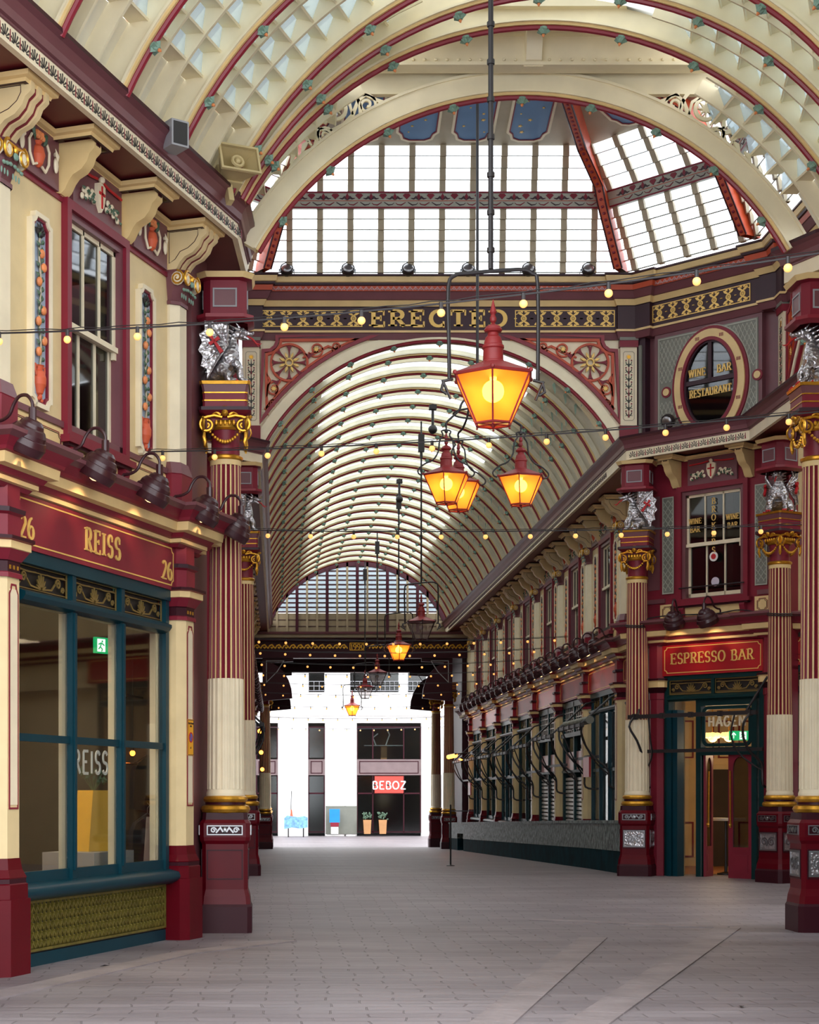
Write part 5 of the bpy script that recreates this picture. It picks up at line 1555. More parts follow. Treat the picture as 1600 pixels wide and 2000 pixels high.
for s in (.46, LB - .2):
    m = MB(); m.M = Matrix.Translation((s, 0, 0))
    courses(m, [(.15, .14, -.1, 0), (.15, .14, 3.3, 0), (.16, .15, 3.31, 0), (.16, .15, 3.42, 1), (.21, .2, 3.5, 1), (.22, .21, 3.52, 2), (.22, .21, 3.62, 2), (.24, .23, 3.64, 1), (.24, .23, 3.68, 0), (.17, .16, 3.69, 0), (.17, .16, 4.3, 0)])
    m.M = None
    single('door_pilaster', m, ['burgundy', 'dark_plum', 'warm_cream'], 'burgundy pilaster %s of the espresso bar entrance' % ('left' if s < 1 else 'right'), 'pilaster', FB, smooth=20)
# entrance
sl, sr = .62, LB - .36
P = Proto(); m = MB()
m.box(sl, sl + .09, -.04, .16, -.1, 3.74); m.box(sr - .09, sr, -.04, .16, -.1, 3.74); m.box(sl, sr, -.06, .16, 3.64, 3.78)
m.prism([(.1, 3.26), (-.05, 3.26), (-.11, 3.29), (-.11, 3.33), (-.04, 3.37), (.1, 3.37)], sl + .09, sr - .09, 'x')
sm1, sm2 = sF(1370), sF(1469)
m.box(sm1 - .1, sm1, -.02, .14, -.1, 3.3); m.box(sm2, sm2 + .1, -.02, .14, -.1, 3.3); m.box(sm1, sm2, -.02, .12, 2.28, 2.42); m.box(sm1, sm2, -.02, .12, 3.16, 3.3)
sc = (sF(1400) + sF(1400)) / 2
m.box((sl + sr) / 2 - .03, (sl + sr) / 2 + .03, -.05, .1, 3.36, 3.66)
P.part('door_frame', m, ['teal_dark'], smooth=20)
g = MB(); g.box(sl + .09, sr - .09, .04, .07, 3.37, 3.64, 1); grille(g, sl + .1, (sl + sr) / 2 - .03, 3.39, 3.63, 0, 0); grille(g, (sl + sr) / 2 + .03, sr - .1, 3.39, 3.63, 0, 0)
P.part('head_grille', g, ['bronze_grille', 'text_black'])
g = MB(); g.box(sm1, sm2, .03, .04, 2.42, 3.16); i = P.part('fanlight_glass', g, ['window_glass'], smooth=0)
g = MB(); c = .1; sp_ = arc(sm1 + .04 + c, 2.46 + c, c, c, 180, 270, 4) + arc(sm2 - .04 - c, 2.46 + c, c, c, 270, 360, 4) + arc(sm2 - .04 - c, 3.12 - c, c, c, 0, 90, 4) + arc(sm1 + .04 + c, 3.12 - c, c, c, 90, 180, 4)
g.ribbon(sp_, .03, .0, .03, closed=True); P.part('fanlight_rim', g, ['teal_dark'], under=i)
g = MB(); text(g, 'HAGEN', (sm1 + sm2) / 2, 2.79, .17, t=.09, serif=False, y0=-.0, y1=.025, sp=.16, thin=.9)
P.part('lettering', g, ['pale_cream'], under=i, smooth=0)
g = MB(); g.box(sl + .09, sm1 - .1, .03, .04, .1, 3.26); g.box(sm2 + .1, sr - .09, .03, .04, .1, 3.26); P.part('side_glass', g, ['window_glass'], smooth=0)
def door_leaf(Pm, M, w=.46, label=None):
    m = MB(); m.M = M
    m.box(0, w, -.02, .02, 0, .55); m.box(0, .09, -.02, .02, .55, 2.28); m.box(w - .09, w, -.02, .02, .55, 2.28)
    top = [(.09, 2.28), (.09, 1.95)] + arc(w / 2, 1.95, w / 2 - .09, .2, 180, 0, 8)[1:-1] + [(w - .09, 1.95), (w - .09, 2.28)]
    m.prism(top, -.02, .02, 'y'); m.box(.07, w - .07, -.03, -.02, .50, .56); m.box(.1, w - .1, -.028, -.02, .12, .42)
    m.M = None; k = Pm.part('door_leaf', m, ['burgundy'], label=label)
    g = MB(); g.M = M; g.box(.09, w - .09, -.004, .004, .55, 2.14); g.M = None; Pm.part('glass', g, ['dark_glass'], under=k, smooth=0)
    g = MB(); g.M = M; g.tube([(.06, -.05, .9), (.06, -.06, 1.9)], .015, 6); g.ball((.05, -.04, .95), .03, 8, 6); g.M = None; Pm.part('handle', g, ['gilt'], under=k, label='long brass pull handle')
wd_ = sm2 - sF(1421)
door_leaf(P, Matrix.Translation((sF(1421), .05, .1)), wd_, 'closed red leaf with arched pane')
door_leaf(P, Matrix.Translation((sm1 + .03, .06, .1)) @ Matrix.Rotation(rad(106), 4, 'Z'), .46, 'open dark red leaf')
for i in range(4):
    m = MB(); m.box(sl + .1 + .065 * i, sl + .15 + .065 * i, -.12 - .03 * (i % 2), .06, -.1, 2.2 + .9 * (i < 4)); P.part('folding_shutter', m, ['teal'])
m = MB(); m.box(sm1, sm2, -.05, .12, -.1, .1); P.part('threshold', m, ['dark_plum'])
spawn(P, 'door_1', 'teal espresso bar doorway with one red leaf open', 'door', FB, kind='structure')
spawn(make_awning(1.3, 2.98, 2.36, .62), 'awning_frame', 'black iron awning frame across the espresso bar entrance', 'awning', at(FB, 1.55))
# espresso bar interior
m = MB()
m.box(7.4, 11, 36.1, 36.2, 0, 4.2, 0); m.box(7.40, 7.46, 31.9, 36.1, 0, 4.2, 0); m.box(10.9, 11, 31.7, 36.1, 0, 4.2, 0); m.box(8.75, 11, 31.72, 31.78, 0, 4.2, 0)
m.add([(a, b, c) for c in (.05, .1) for a, b in ((7.4, 31.5), (8.9, 29.9), (11, 31.7), (11, 36.1), (7.4, 36.1))], [(4, 3, 2, 1, 0), (5, 6, 7, 8, 9)], 2)
m.add([(a, b, c) for c in (3.9, 4.0) for a, b in ((7.4, 31.5), (8.9, 29.9), (11, 31.7), (11, 36.1), (7.4, 36.1))], [(4, 3, 2, 1, 0), (5, 6, 7, 8, 9)], 4)
for i in range(6):
    a = 8.3 + .42 * i
    m.ribbon([(a, 2.35), (a + .3, 2.35), (a + .3, 3.1), (a, 3.1)], .015, 36.06, 36.1, 1, closed=True); m.ribbon([(a, .3), (a + .3, .3), (a + .3, 1.0), (a, 1.0)], .015, 36.06, 36.1, 1, closed=True)
m.box(8.9, 9.35, 36.0, 36.1, .1, 2.1, 3); m.box(9.35, 9.4, 35.98, 36.1, .1, 2.2, 0); m.box(8.3, 10.6, 36.04, 36.1, 2.2, 2.27, 0)
single('wall_espresso_interior', m, ['wall_cream', 'burgundy', 'timber_floor', 'dark_room', 'dark_room'], 'warm cream panelled interior of the espresso bar', 'room', None, kind='structure', smooth=0)
m = MB(); m.box(-.5, .3, -.2, .2, 1.0, 1.05, 0); m.lathe([(.16, 0), (.16, .03), (.03, .06), (.03, 1.0)], (0, 0, 0), 12, mis=[1, 1, 1])
single('bar_table', m, ['marble', 'black_iron'], 'high white topped bar table inside the espresso bar', 'table', at(FB, loc(FB, 1418, 1690, 1.3)[0], 1.3, .1))
for k, x in enumerate((loc(FB, 1392, 1430, 1.5)[0], loc(FB, 1424, 1430, 1.5)[0], loc(FB, 1484, 1430, 1.5)[0])):
    P = Proto(); m = MB()
    for i in range(8): m.ball((.13 * cos(i * PI / 4), .13 * sin(i * PI / 4), .02), .07, 8, 6)
    m.ball((0, 0, -.02), .12, 10, 7); P.part('globes', m, ['globe_glow']); m = MB(); m.tube([(0, 0, .05), (0, 0, .95)], .01, 5); P.part('stem', m, ['gilt'])
    l = bpy.data.lights.new('lamp_light', 'POINT'); l.energy = 6; l.color = (1, .74, .45); l.shadow_soft_size = .25; P.data('lamp_light', l, None, Matrix.Translation((0, 0, -.3)))
    spawn(P, 'pendant_lamp', 'cluster of glowing globes inside the espresso bar, %s from the left' % ORD[k], 'lamp', at(FB, x, 1.5, loc(FB, 1400, 1438, 1.5)[1]) @ Matrix.Scale(.8, 4))
exit_sign(at(FB, loc(FB, 1443, 1446, .7)[0], .7, loc(FB, 1443, 1446, .7)[1], 30), 'green exit sign behind the espresso bar fanlight', True, .85)
# shop round the corner at the far right
FS2 = frame(8.75, 30.1, 0)
m = MB(); m.box(0, 5, 0, .3, 3.74, 8.2, 0); m.box(0, 5, 1.5, 1.6, -.1, 4, 1); m.box(0, .12, -.02, .3, -.1, 3.8, 0)
single('wall_right_side', m, ['wall_cream', 'beige_room'], 'cream wall of the side arm right of the espresso bar', 'wall', FS2, kind='structure', smooth=0)
spawn(make_shopfront(.9, 2, True, 'teal_dark', False), winn(), 'teal shop window at the right edge behind the column', 'window', at(FS2, 1.05), kind='structure')
fascia(FS2, .15, 2.2, 'red fascia board with gilt corner at the right edge', mat='sign_red')
fascia_cornice(FS2, [(-.05, 0), (5, 0)], trimn(), 'cornice of the side arm at the right edge')
# wall light and small fittings
P = Proto(); m = MB(); m.lathe([(.12, 0), (.13, .06), (.1, .14), (.05, .18)], n=14); P.part('housing', m, ['black_iron']); m = MB(); m.ball((0, 0, 0), .1, 10, 6, None, (1, 1, .3)); P.part('lens', m, ['steel']); m = MB(); m.tube([(-.13, 0, .05), (-.14, 0, .2), (.14, 0, .2), (.13, 0, .05)], .012, 6); P.part('bracket', m, ['black_iron'])
spawn(P, 'floodlight', 'black floodlight on the ledge under the oval window', 'floodlight', at(FB, sF(1327), -.40, 8.24, 0) @ Matrix.Rotation(rad(-70), 4, 'X'))
FLOOD = P
# eave round the crossing, right side
A_ = [(6.87, 65.2), (6.87, 32.4), (6.70, 32.4), (6.70, 31.72)]
pth = [(6.87, 65.2), (6.87, 31.57), wpt(FB, LB, -.1)]
pth += [(8.60, 29.2), (8.67, 22.7), (6.78, 20.75), (6.62, 20.45), (6.75, 20.15), (7.25, 19.5), (7.25 - .332 * 9.2, 19.5 - .943 * 9.2)]
fl = []
p, q = wpt(FB, .30, -.7), wpt(FB, 2.68, -.7); fl.append((*p, *q))
fl.append((6.27, 64, 6.27, 33.2))
eave(None, pth, T_R, trimn(), 'plum eave with palmette frieze along the right wall and crossing', fl)
eave(None, [(-2.75, 22.6), (-2.75, 29.75), (-.9, 31.9), (-.93, 32.4), (-.93, 65.2)], T_R, trimn(), 'plum eave with palmette frieze along the left side of the far passage', [(-.33, 33, -.33, 64)])
# near right wall (closes the near arm)
FN = frame(7.3, 19.35, -90 - ADEG)
m = MB(); wall_panels(m, 0, 9.1, [2.5, 6.6], T_R); m.box(0, 9.1, 0, .3, 3.78, 4.3, 1); m.box(0, 9.1, 2.2, 2.3, -.1, 8, 2); m.box(0, 9.1, .3, 2.2, 4.2, 4.3, 2); m.box(0, 9.1, .3, 2.2, 7.6, 7.7, 2); m.box(9.0, 9.1, .3, 2.2, -.1, 8, 0)
single('wall_right', m, ['wall_cream', 'burgundy', 'dark_room'], 'cream upper wall of the near arm just outside the right edge', 'wall', FN, kind='structure', smooth=0)
for i, x in enumerate((.45, 4.55, 8.65)):
    spawn(PILASTER, 'shop_pilaster', 'shop pilaster, %s outside the right edge' % ORD[i], 'pilaster', at(FN, x))
    spawn(K['pil'], 'upper_pilaster', 'upper pilaster, %s outside the right edge' % ORD[i], 'pilaster', at(FN, x))
for i, x in enumerate((2.5, 6.6)):
    spawn(K['sash'], winn(), 'sash window, %s outside the right edge' % ORD[i], 'window', at(FN, x), kind='structure')
    spawn(SF3, winn(), 'teal shop window, %s outside the right edge' % ORD[i], 'window', at(FN, x), kind='structure')
fascia_cornice(FN, jog(0, 9.1, [.45, 4.55, 8.65], .26, .13), trimn(), 'shop cornice of the near arm outside the right edge')
m = MB(); m.box(6.62, 7.6, 20.0, 20.9, -.1, 7.7)
single('wall_right_pier', m, 'burgundy', 'burgundy pier behind the column at the right edge', 'pier', kind='structure')

# ================================================================== ARCHES AND ROOF
RO = 3.7
def rib_proto(R, th, web=.30, red=.034, cream=True, step=3.0, bosses=13.4, face=None):
    P = Proto(); n = int(2 * th / step)
    pt = lambda q: [(q * sin(rad(-th + 2 * th * i / n)), -R + q * cos(rad(-th + 2 * th * i / n))) for i in range(n + 1)]
    m = MB()
    m.ribbon(pt(R + .05 + web / 2), web / 2, -.022, .022)
    m.ribbon(pt(R + .055), .012, -.085, .085)
    if face:
        m.ribbon(pt(R + .06 + face / 2), face / 2, -.05, .05)
        m.ribbon(pt(R + .06 + face), .015, -.075, .075)
    P.part('web', m, ['rib_cream' if R > 3.6 or R < 3.52 else 'lining_cream'], smooth=25)
    m = MB(); m.tube([(a, 0, b) for a, b in pt(R)], red, 8); m.ribbon(pt(R + .03), .018, -.055, .055, 1)
    P.part('red_edge_moulding', m, ['red_trim', 'warm_cream'])
    if bosses:
        k = int((th - 4) / bosses)
        for i in range(-k, k + 1):
            a = rad(i * bosses); c = Vector(((R - .035) * sin(a), 0, -R + (R - .035) * cos(a)))
            M_ = Matrix.Translation(c) @ Matrix.Rotation(a, 4, 'Y')
            P.data('rosette', ROS, None, M_)
            P.data('bulb', ROB, len(P.p) - 1, Matrix.Identity(4))
    return P
_m = MB()
for i in range(5):
    a = 2 * PI * i / 5; _m.add([(0, 0, .03), (.055 * cos(a - .55), .055 * sin(a - .55), .01), (.08 * cos(a), .08 * sin(a), -.01), (.055 * cos(a + .55), .055 * sin(a + .55), .01), (.02 * cos(a), .02 * sin(a), -.05)], [(0, 1, 2, 3), (1, 4, 2), (2, 4, 3)])
_m.lathe([(.05, .03), (.045, -.02), (.03, -.045)], n=10)
ROS = _m.mesh('rosette', 'rosette_green', 30)
_m = MB(); _m.lathe([(.016, -.03), (.018, -.055), (.008, -.075)], n=8); ROB = _m.mesh('bulb', 'peach')

def rib_pt(C, deg, R, za, th, dR):
    q = (R + dR) * sin(th)
    return Vector((C[0] + q * cos(rad(deg)), C[1] - q * sin(rad(deg)), za - R + (R + dR) * cos(th)))
def roof_bay(name, r0, r1, label, thmax=62, z0=20, z1=55, period=4.4, crown=True, raf=2, group=None, far=False, glazed=False, zl=None):
    """lining, rafters and saw-tooth louvres between two ribs; r = (C, deg, R, za)"""
    P = Proto()
    def pt(th, v, dR):
        if far: dR *= .5
        return rib_pt(*r0, rad(th), dR).lerp(rib_pt(*r1, rad(th), dR), v)
    m = MB()
    def skin(a, b):
        n = max(1, int(abs(b - a) / 4))
        for i in range(n):
            t0, t1 = a + (b - a) * i / n, a + (b - a) * (i + 1) / n
            m.add([pt(t0, 0, .34), pt(t1, 0, .34), pt(t1, 1, .34), pt(t0, 1, .34)], [(0, 1, 2, 3)])
            m.add([pt(t0, 0, .40), pt(t1, 0, .40), pt(t1, 1, .40), pt(t0, 1, .40)], [(3, 2, 1, 0)])
    zl = zl or z1
    z1, zl = [z0 if far else z0 + int((q - z0 + .1) / period) * period for q in (z1, zl)]
    skin(-thmax, -zl); skin(z1, thmax)
    if crown and not far and not glazed: skin(-z0, z0)
    P.part('lining', m, ['lining_cream'], smooth=30)
    if far or glazed:  # translucent crown strip added to brighten the bay below
        m = MB()
        for i in range(14):
            t0, t1 = -z0 + 2 * z0 * i / 14, -z0 + 2 * z0 * (i + 1) / 14
            m.add([pt(t0, 0, .30), pt(t1, 0, .30), pt(t1, 1, .30), pt(t0, 1, .30)], [(0, 1, 2, 3)])
        P.part('added_light_panel', m, ['added_light_panel'], smooth=30)
    m = MB()
    for j in range(1, raf + 1):
        v = j / (raf + 1); e = .014
        n = int(2 * thmax / 4)
        for i in range(n):
            t0, t1 = -thmax + 2 * thmax * i / n, -thmax + 2 * thmax * (i + 1) / n
            if not far and abs(t0 + t1) / 2 < z0 - 2: continue
            ri = .15
            q = [pt(t0, v - e, ri), pt(t0, v + e, ri), pt(t0, v + e, .34), pt(t0, v - e, .34), pt(t1, v - e, ri), pt(t1, v + e, ri), pt(t1, v + e, .34), pt(t1, v - e, .34)]
            m.add(q, [(0, 1, 5, 4), (1, 2, 6, 5), (3, 0, 4, 7)])
    P.part('rafters', m, ['rib_cream'], smooth=0)
    g = MB(); bd = MB()
    if far:
        for s in (-1, 1):
            for t in (39, 43.5, 48):
                for v in (.25, .6):
                    a, b, c, d_ = pt(s * t, v, .3), pt(s * t, v + .16, .3), pt(s * (t + 2.6), v + .1, .02), pt(s * (t + 2.2), v + .02, .06)
                    g.add([a, b, c, d_], [(0, 1, 2, 3)])
    for s in (() if far else (-1, 1)):
        t = z0
        while t + period <= (z1 if s > 0 else zl) + .1:
            a, b, c = s * t, s * (t + period * .64), s * (t + period)
            g.add([pt(a, 0, .33), pt(a, 1, .33), pt(b, 1, .19), pt(b, 0, .19)], [(0, 1, 2, 3)])
            bd.add([pt(b, 0, .19), pt(b, 1, .19), pt(c, 1, .33), pt(c, 0, .33)], [(0, 1, 2, 3)])
            d = s * (t + period * .64 - .35)
            q = [pt(b, 0, .165), pt(b, 1, .165), pt(b, 1, .2), pt(b, 0, .2), pt(d, 0, .175), pt(d, 1, .175), pt(d, 1, .21), pt(d, 0, .21)]
            bd.add(q, [(0, 1, 2, 3), (0, 4, 5, 1), (4, 7, 6, 5)])
            t += period
    P.part('louvre_panes', g, ['rosette_green' if far else 'louvre_glass'], smooth=0)
    if bd.v: P.part('louvre_boards', bd, ['rib_cream'], smooth=0)
    return spawn(P, name, label, 'roof', Matrix.Identity(4), group, kind='structure')
CEIL = [0]
def ceiln(): CEIL[0] += 1; return 'ceiling_%d' % CEIL[0]

RIB_NEAR = rib_proto(3.7, 61.5)
RIB_A = rib_proto(3.5, 61, face=.22, web=.26)
RIB_B = rib_proto(3.75, 61.5, face=.0)
ribA = ((2.84, 20.25), 0, 3.5, 9.70)
ribB = ((2.95, 19.35), 0, 3.75, 10.12)
near_ribs = [ribA, ribB, ((2.78, 18.55), 12, 3.7, 10.1)]
dC = Vector((2.50, 17.76))
for k in range(8):
    c = dC - AD * 1.37 * k
    near_ribs.append(((c.x, c.y), 22.5 if k == 0 else ADEG + 2.5, 3.7, 10.1))
for k, rb in enumerate(near_ribs):
    P = RIB_A if k == 0 else (RIB_B if k == 1 else RIB_NEAR)
    lb = 'broad cream arch ending the near arm, in front of the glazed dome' if k == 0 else 'cream roof rib with red edge, %s in front of the broad near arch' % ORD[k - 1]
    spawn(P, 'roof_rib', lb, 'rib', frame(rb[0][0], rb[0][1], -rb[1], rb[3]), 'ribs of the near roof')
    if k: roof_bay(ceiln(), ((2.86, 20.32), 0, 3.58, 9.93) if k == 1 else near_ribs[k - 1], rb, 'cream roof bay with glass louvres, %s in front of the broad near arch' % ORD[k - 1], z0=(33 if k <= 1 else 22), z1=59, zl=(59 if k <= 1 else 53), crown=(k > 1), glazed=(k > 1))  # glazed: crowns added for extra daylight in the near arm
# girders between the broad arch and the next rib
P = Proto(); m = MB()
m.box(-2.22, 2.22, .03, .12, 9.75, 10.02); m.box(-2.2, 2.25, -.3, -.22, 9.95, 10.30); m.box(-2.2, 2.25, -.38, -.14, 9.92, 9.96); m.box(-2.2, 2.25, -.38, -.14, 10.28, 10.31); m.box(-2.6, 2.6, -1.0, .3, 10.31, 10.40); m.box(-2.6, 2.6, .12, .3, 10.0, 10.4)
i = P.part('beam', m, ['rib_cream'])
m = MB()
for k in range(34): m.ball((-2.1 + .13 * k, -.305, 10.01), .02, 6, 4)
P.part('rivets', m, ['rib_cream'], under=i)
m = MB()
for x in (.05,): m.prism([(-.3, 9.94), (-.40, 9.97), (-.5, 10.3), (-.3, 10.3)], x - .09, x + .09, 'x'); m.box(x - .11, x + .11, -.36, -.28, 9.91, 9.97)
P.part('beam_bracket', m, ['rib_cream'])
spawn(P, 'cross_girder', 'cream riveted girder above the broad near arch', 'girder', frame(2.87, 20.25))
def star(m, cx, cz, r, y0, y1, mi, n=8):
    p = []
    for i in range(2 * n):
        a = PI * i / n; q = r if i % 2 == 0 else r * .4
        p.append((cx + q * cos(a), cz + q * sin(a)))
    m.prism(p, y0, y1, 'y', mi)
for s, q in ((1, 'right'), (-1, 'left')):
    m = MB(); Y = 20.3
    def X(p): return s * (abs(p - 1017)) * Y / FPX
    def Z(y): return EYE + (CY - y) * Y / FPX
    r_ = .02
    m.ribbon([(X(1379) + a, Z(213) + b) for a, b in arc(0, 0, .125, .125, 0, 345, 23)], r_, -.02, .02, closed=True)
    star(m, X(1379), Z(213), .1, -.02, .02, 0)
    m.ribbon([(X(1379) + s * a, Z(213) + b) for a, b in spiral(0, 0, .3, .19, rad(200), -.72, 24)], r_, -.02, .02)
    m.ribbon([(X(1317) + s * a, Z(205) + b) for a, b in spiral(0, 0, .12, .02, rad(60), 1.6, 22)], .014, -.02, .02)
    m.ribbon([(X(a), Z(b)) for a, b in ((1265, 195), (1285, 203), (1298, 196), (1320, 186), (1335, 198), (1345, 225), (1362, 245), (1390, 258), (1415, 250))], [.01, .03, .018, .016, .018, .022, .028, .02, .012], -.02, .02)
    m.ribbon([(X(a), Z(b)) for a, b in ((1345, 225), (1352, 200), (1370, 190), (1400, 195), (1415, 225), (1412, 262), (1420, 290), (1440, 300), (1462, 318))], [.012, .016, .02, .016, .016, .02, .022, .02, .012], -.02, .02)
    m.ribbon([(X(1400) + s * a, Z(265) + b) for a, b in spiral(0, 0, .1, .02, rad(150), -1.5, 18)], .012, -.02, .02)
    m.ribbon([(X(a), Z(b)) for a, b in ((1412, 262), (1430, 255), (1436, 270), (1425, 285))], [.02, .03, .02, .01], -.02, .02)
    for (a, b) in ((1440, 285), (1462, 305), (1478, 340), (1492, 365), (1515, 395), (1530, 420)):
        m.ribbon([(X(a) - s * .05, Z(b) + .05), (X(a), Z(b)), (X(a) + s * .03, Z(b) - .09)], [.006, .028, .006], -.02, .02)
    m.ribbon([(X(a), Z(b)) for a, b in ((1462, 318), (1480, 350), (1500, 380), (1530, 415), (1545, 440))], .013, -.02, .02)
    single('scroll_spandrel', m, 'rib_cream', 'pierced cream scroll ornament beside the %s haunch of the broad near arch' % q, 'ornament', frame(2.83, Y), smooth=0)

# far vault
RF = rib_proto(3.55, 67, web=.10, red=.028, step=4)
vr = [((2.97, 32.15), 0, 3.55, 10.17)] + [((2.97, 34.1 + 1.43 * k), 0, 3.55, 10.17) for k in range(22)]
for k, rb in enumerate(vr[1:]):
    spawn(RF, 'roof_rib', 'cream vault rib with red edge, %s behind the great arch' % ORD[k], 'rib', frame(rb[0][0], rb[0][1], 0, rb[3]), 'ribs of the far vault')
    roof_bay(ceiln(), vr[k], rb, 'cream bay of the far barrel vault, %s behind the great arch' % ORD[k], z0=34, z1=53, period=5.2, group='bays of the far vault', raf=1, thmax=67, far=True)

# ---------------------------------------------------------------- crossing walls above the eave
def arch_wall(m, x0, x1, cx, zc, R, zb, zt, y0, y1, mi=0, n=36):
    a0 = math.acos(max(-1, min(1, (x1 - cx) / R))) if x1 - cx < R else 0
    th0 = math.asin(max(-1, min(1, (zb - zc) / R)))
    pts = [(cx + R * cos(th0 + (PI - 2 * th0) * i / n), zc + R * sin(th0 + (PI - 2 * th0) * i / n)) for i in range(n + 1)]
    for (a, b), (c, d) in zip(pts, pts[1:]):
        for y, fl in ((y0, 0), (y1, 1)):
            m.add([(a, y, b), (c, y, d), (c, y, zt), (a, y, zt)], [(0, 1, 2, 3) if not fl else (3, 2, 1, 0)], mi)
        m.add([(a, y0, b), (a, y1, b), (c, y1, d), (c, y0, d)], [(0, 1, 2, 3)], mi)
    m.box(pts[0][0], x1, y0, y1, zb, zt, mi); m.box(x0, pts[-1][0], y0, y1, zb, zt, mi)
def painted_strip(m, x, z0, z1, y):
    """painted flower column on a pilaster: slots 1 frame, 2 red, 3 green, 4 gold, 5 black"""
    w = .1; c = .03
    m.ribbon([(x - w + c, z0), (x + w - c, z0), (x + w, z0 + c), (x + w, z1 - c), (x + w - c, z1), (x - w + c, z1), (x - w, z1 - c), (x - w, z0 + c)], .006, y - .008, y, 1, closed=True)
    n = 9
    for i in range(n):
        z = z0 + .1 + (z1 - z0 - .2) * i / (n - 1)
        if i == n - 1: star(m, x, z, .06, y - .006, y, 4, 10); continue
        for s in (-1, 1):
            m.ribbon([(x + s * .01, z - .03), (x + s * .05, z + .02), (x + s * .055, z + .06)], [.004, .009, .003], y - .006, y, 3 if i % 2 else 5)
            m.ribbon([(x + s * .01, z), (x + s * .07, z - .02)], [.008, .003], y - .006, y, 5 if i % 2 else 3)
            m.prism(arc(x + s * .05, z + .07, .014, .014, 0, 315, 7), y - .006, y, 'y', 2)
        m.ribbon([(x, z - .05), (x, z + .09)], [.014, .004], y - .006, y, 2 if i % 3 == 0 else 5)
def arch_face(F, L, nm, label, paint_r=True):
    m = MB(); c = L / 2
    arch_wall(m, 0, L, c, 6.23, 3.69, 7.55, 10.0, 0, .22)
    single(nm, m, 'rib_cream', label, 'wall', F, kind='structure', smooth=20)
    P = Proto(); m = MB(); n = 60
    P2 = [(c + 3.87 * cos(rad(18 + 144 * i / n)), 6.23 + 3.87 * sin(rad(18 + 144 * i / n))) for i in range(n + 1)]
    ro = lambda p: min(3.88, 3.69 / max(.05, (p[1] - 6.23) / 3.87))
    ou = [(c + (p[0] - c) * ro(p) / 3.87, 6.23 + (p[1] - 6.23) * ro(p) / 3.87) for p in P2]; iq = [(c + (p[0] - c) * 3.69 / 3.87, 6.23 + (p[1] - 6.23) * 3.69 / 3.87) for p in P2]
    for t in range(n):
        m.add([(ou[t][0], -.06, ou[t][1]), (ou[t + 1][0], -.06, ou[t + 1][1]), (iq[t + 1][0], -.06, iq[t + 1][1]), (iq[t][0], -.06, iq[t][1]), (ou[t][0], 0, ou[t][1]), (ou[t + 1][0], 0, ou[t + 1][1])], [(0, 1, 2, 3), (0, 4, 5, 1)])
    m.ribbon([(c + (p[0] - c) * 3.72 / 3.87, 6.23 + (p[1] - 6.23) * 3.72 / 3.87) for p in P2], .02, -.09, .12)
    P.part('cream_band', m, ['rib_cream'], smooth=20)
    m = MB(); m.tube([(c + (p[0] - c) * 3.68 / 3.87, -.04, 6.23 + (p[1] - 6.23) * 3.68 / 3.87) for p in P2], .035, 8)
    P.part('red_edge_moulding', m, ['red_trim'])
    for i in range(-4, 5):
        a = rad(i * 13.4); M_ = Matrix.Translation((c + 3.64 * sin(a), -.04, 6.23 + 3.64 * cos(a))) @ Matrix.Rotation(a, 4, 'Y')
        P.data('rosette', ROS, None, M_); P.data('bulb', ROB, len(P.p) - 1, Matrix.Identity(4))
    spawn(P, 'archivolt', 'cream arch band with red edge of the ' + label.split(' of the ')[-1], 'arch', F)
    for s, q in ((-1, 'left'), (1, 'right')):
        m = MB(); x = s * (L / 2 - .17)
        m.box(x - .17, x + .17, -.13, 0, 8.0, 8.34, 6); m.box(x - .15, x + .15, -.1, 0, 8.34, 9.78, 0); m.box(x - .17, x + .17, -.13, 0, 9.78, 9.9, 6); m.box(x - .17, x + .17, -.14, 0, 9.9, 10.0, 7)
        painted_strip(m, x, 8.44, 9.7, -.1)
        single('painted_pilaster', m, ['pale_cream', 'brown_cream', 'burgundy', 'leaf_green', 'gilt', 'text_black', 'burgundy', 'grey_green'], 'cream pilaster painted with flowers at the %s of the %s' % (q, label.split(' of the ')[-1]), 'pilaster', at(F, c), smooth=0)
        # pierced spandrel
        P = Proto(); m = MB(); S = 31.95 / FPX
        def X(p): return s * (858 - p) * S
        def Z(y): return EYE + (CY - y) * S
        R_ = 3.96
        a0 = math.atan2(Z(828) - 6.23, (858 - 513) * S); a1 = math.atan2(Z(657) - 6.23, (858 - 745) * S)
        ac = [(s * R_ * cos(a0 + (a1 - a0) * i / 20), 6.23 + R_ * sin(a0 + (a1 - a0) * i / 20)) for i in range(21)]
        out = ac + [(X(b), Z(d)) for b, d in ((540, 657), (540, 668), (536, 677), (527, 684), (513, 685))]
        m.ribbon(out, .03, -.07, 0, 0, closed=True)
        P.part('red_frame', m, ['red_trim'], smooth=0)
        m = MB(); cx_, cz_ = X(564), Z(708)
        inn = [(s * (R_ + .06) * cos(a0 + .06 + (a1 - a0 - .12) * i / 20), 6.23 + (R_ + .06) * sin(a0 + .06 + (a1 - a0 - .12) * i / 20)) for i in range(21)]
        m.ribbon(inn, .02, -.05, 0, 0)
        m.ribbon([(X(b), Z(d)) for b, d in ((720, 661), (640, 664), (548, 664), (546, 675), (538, 686), (520, 692), (519, 760), (521, 810))], .025, -.05, 0, 0)
        m.ribbon(arc(cx_, cz_, .335, .335, 0, 350, 35), .02, -.06, 0, 0, closed=True)
        for (b, d, rr, tn, a_) in ((617, 682, .15, 1.5, 200), (655, 677, .10, 1.6, 220), (534, 759, .14, 1.5, 60), (531, 788, .07, 1.4, 60)):
            m.ribbon([(X(b) + s * -u, Z(d) + v) for u, v in spiral(0, 0, rr, rr * .2, rad(a_), tn, 26)], .014, -.05, 0, 0)
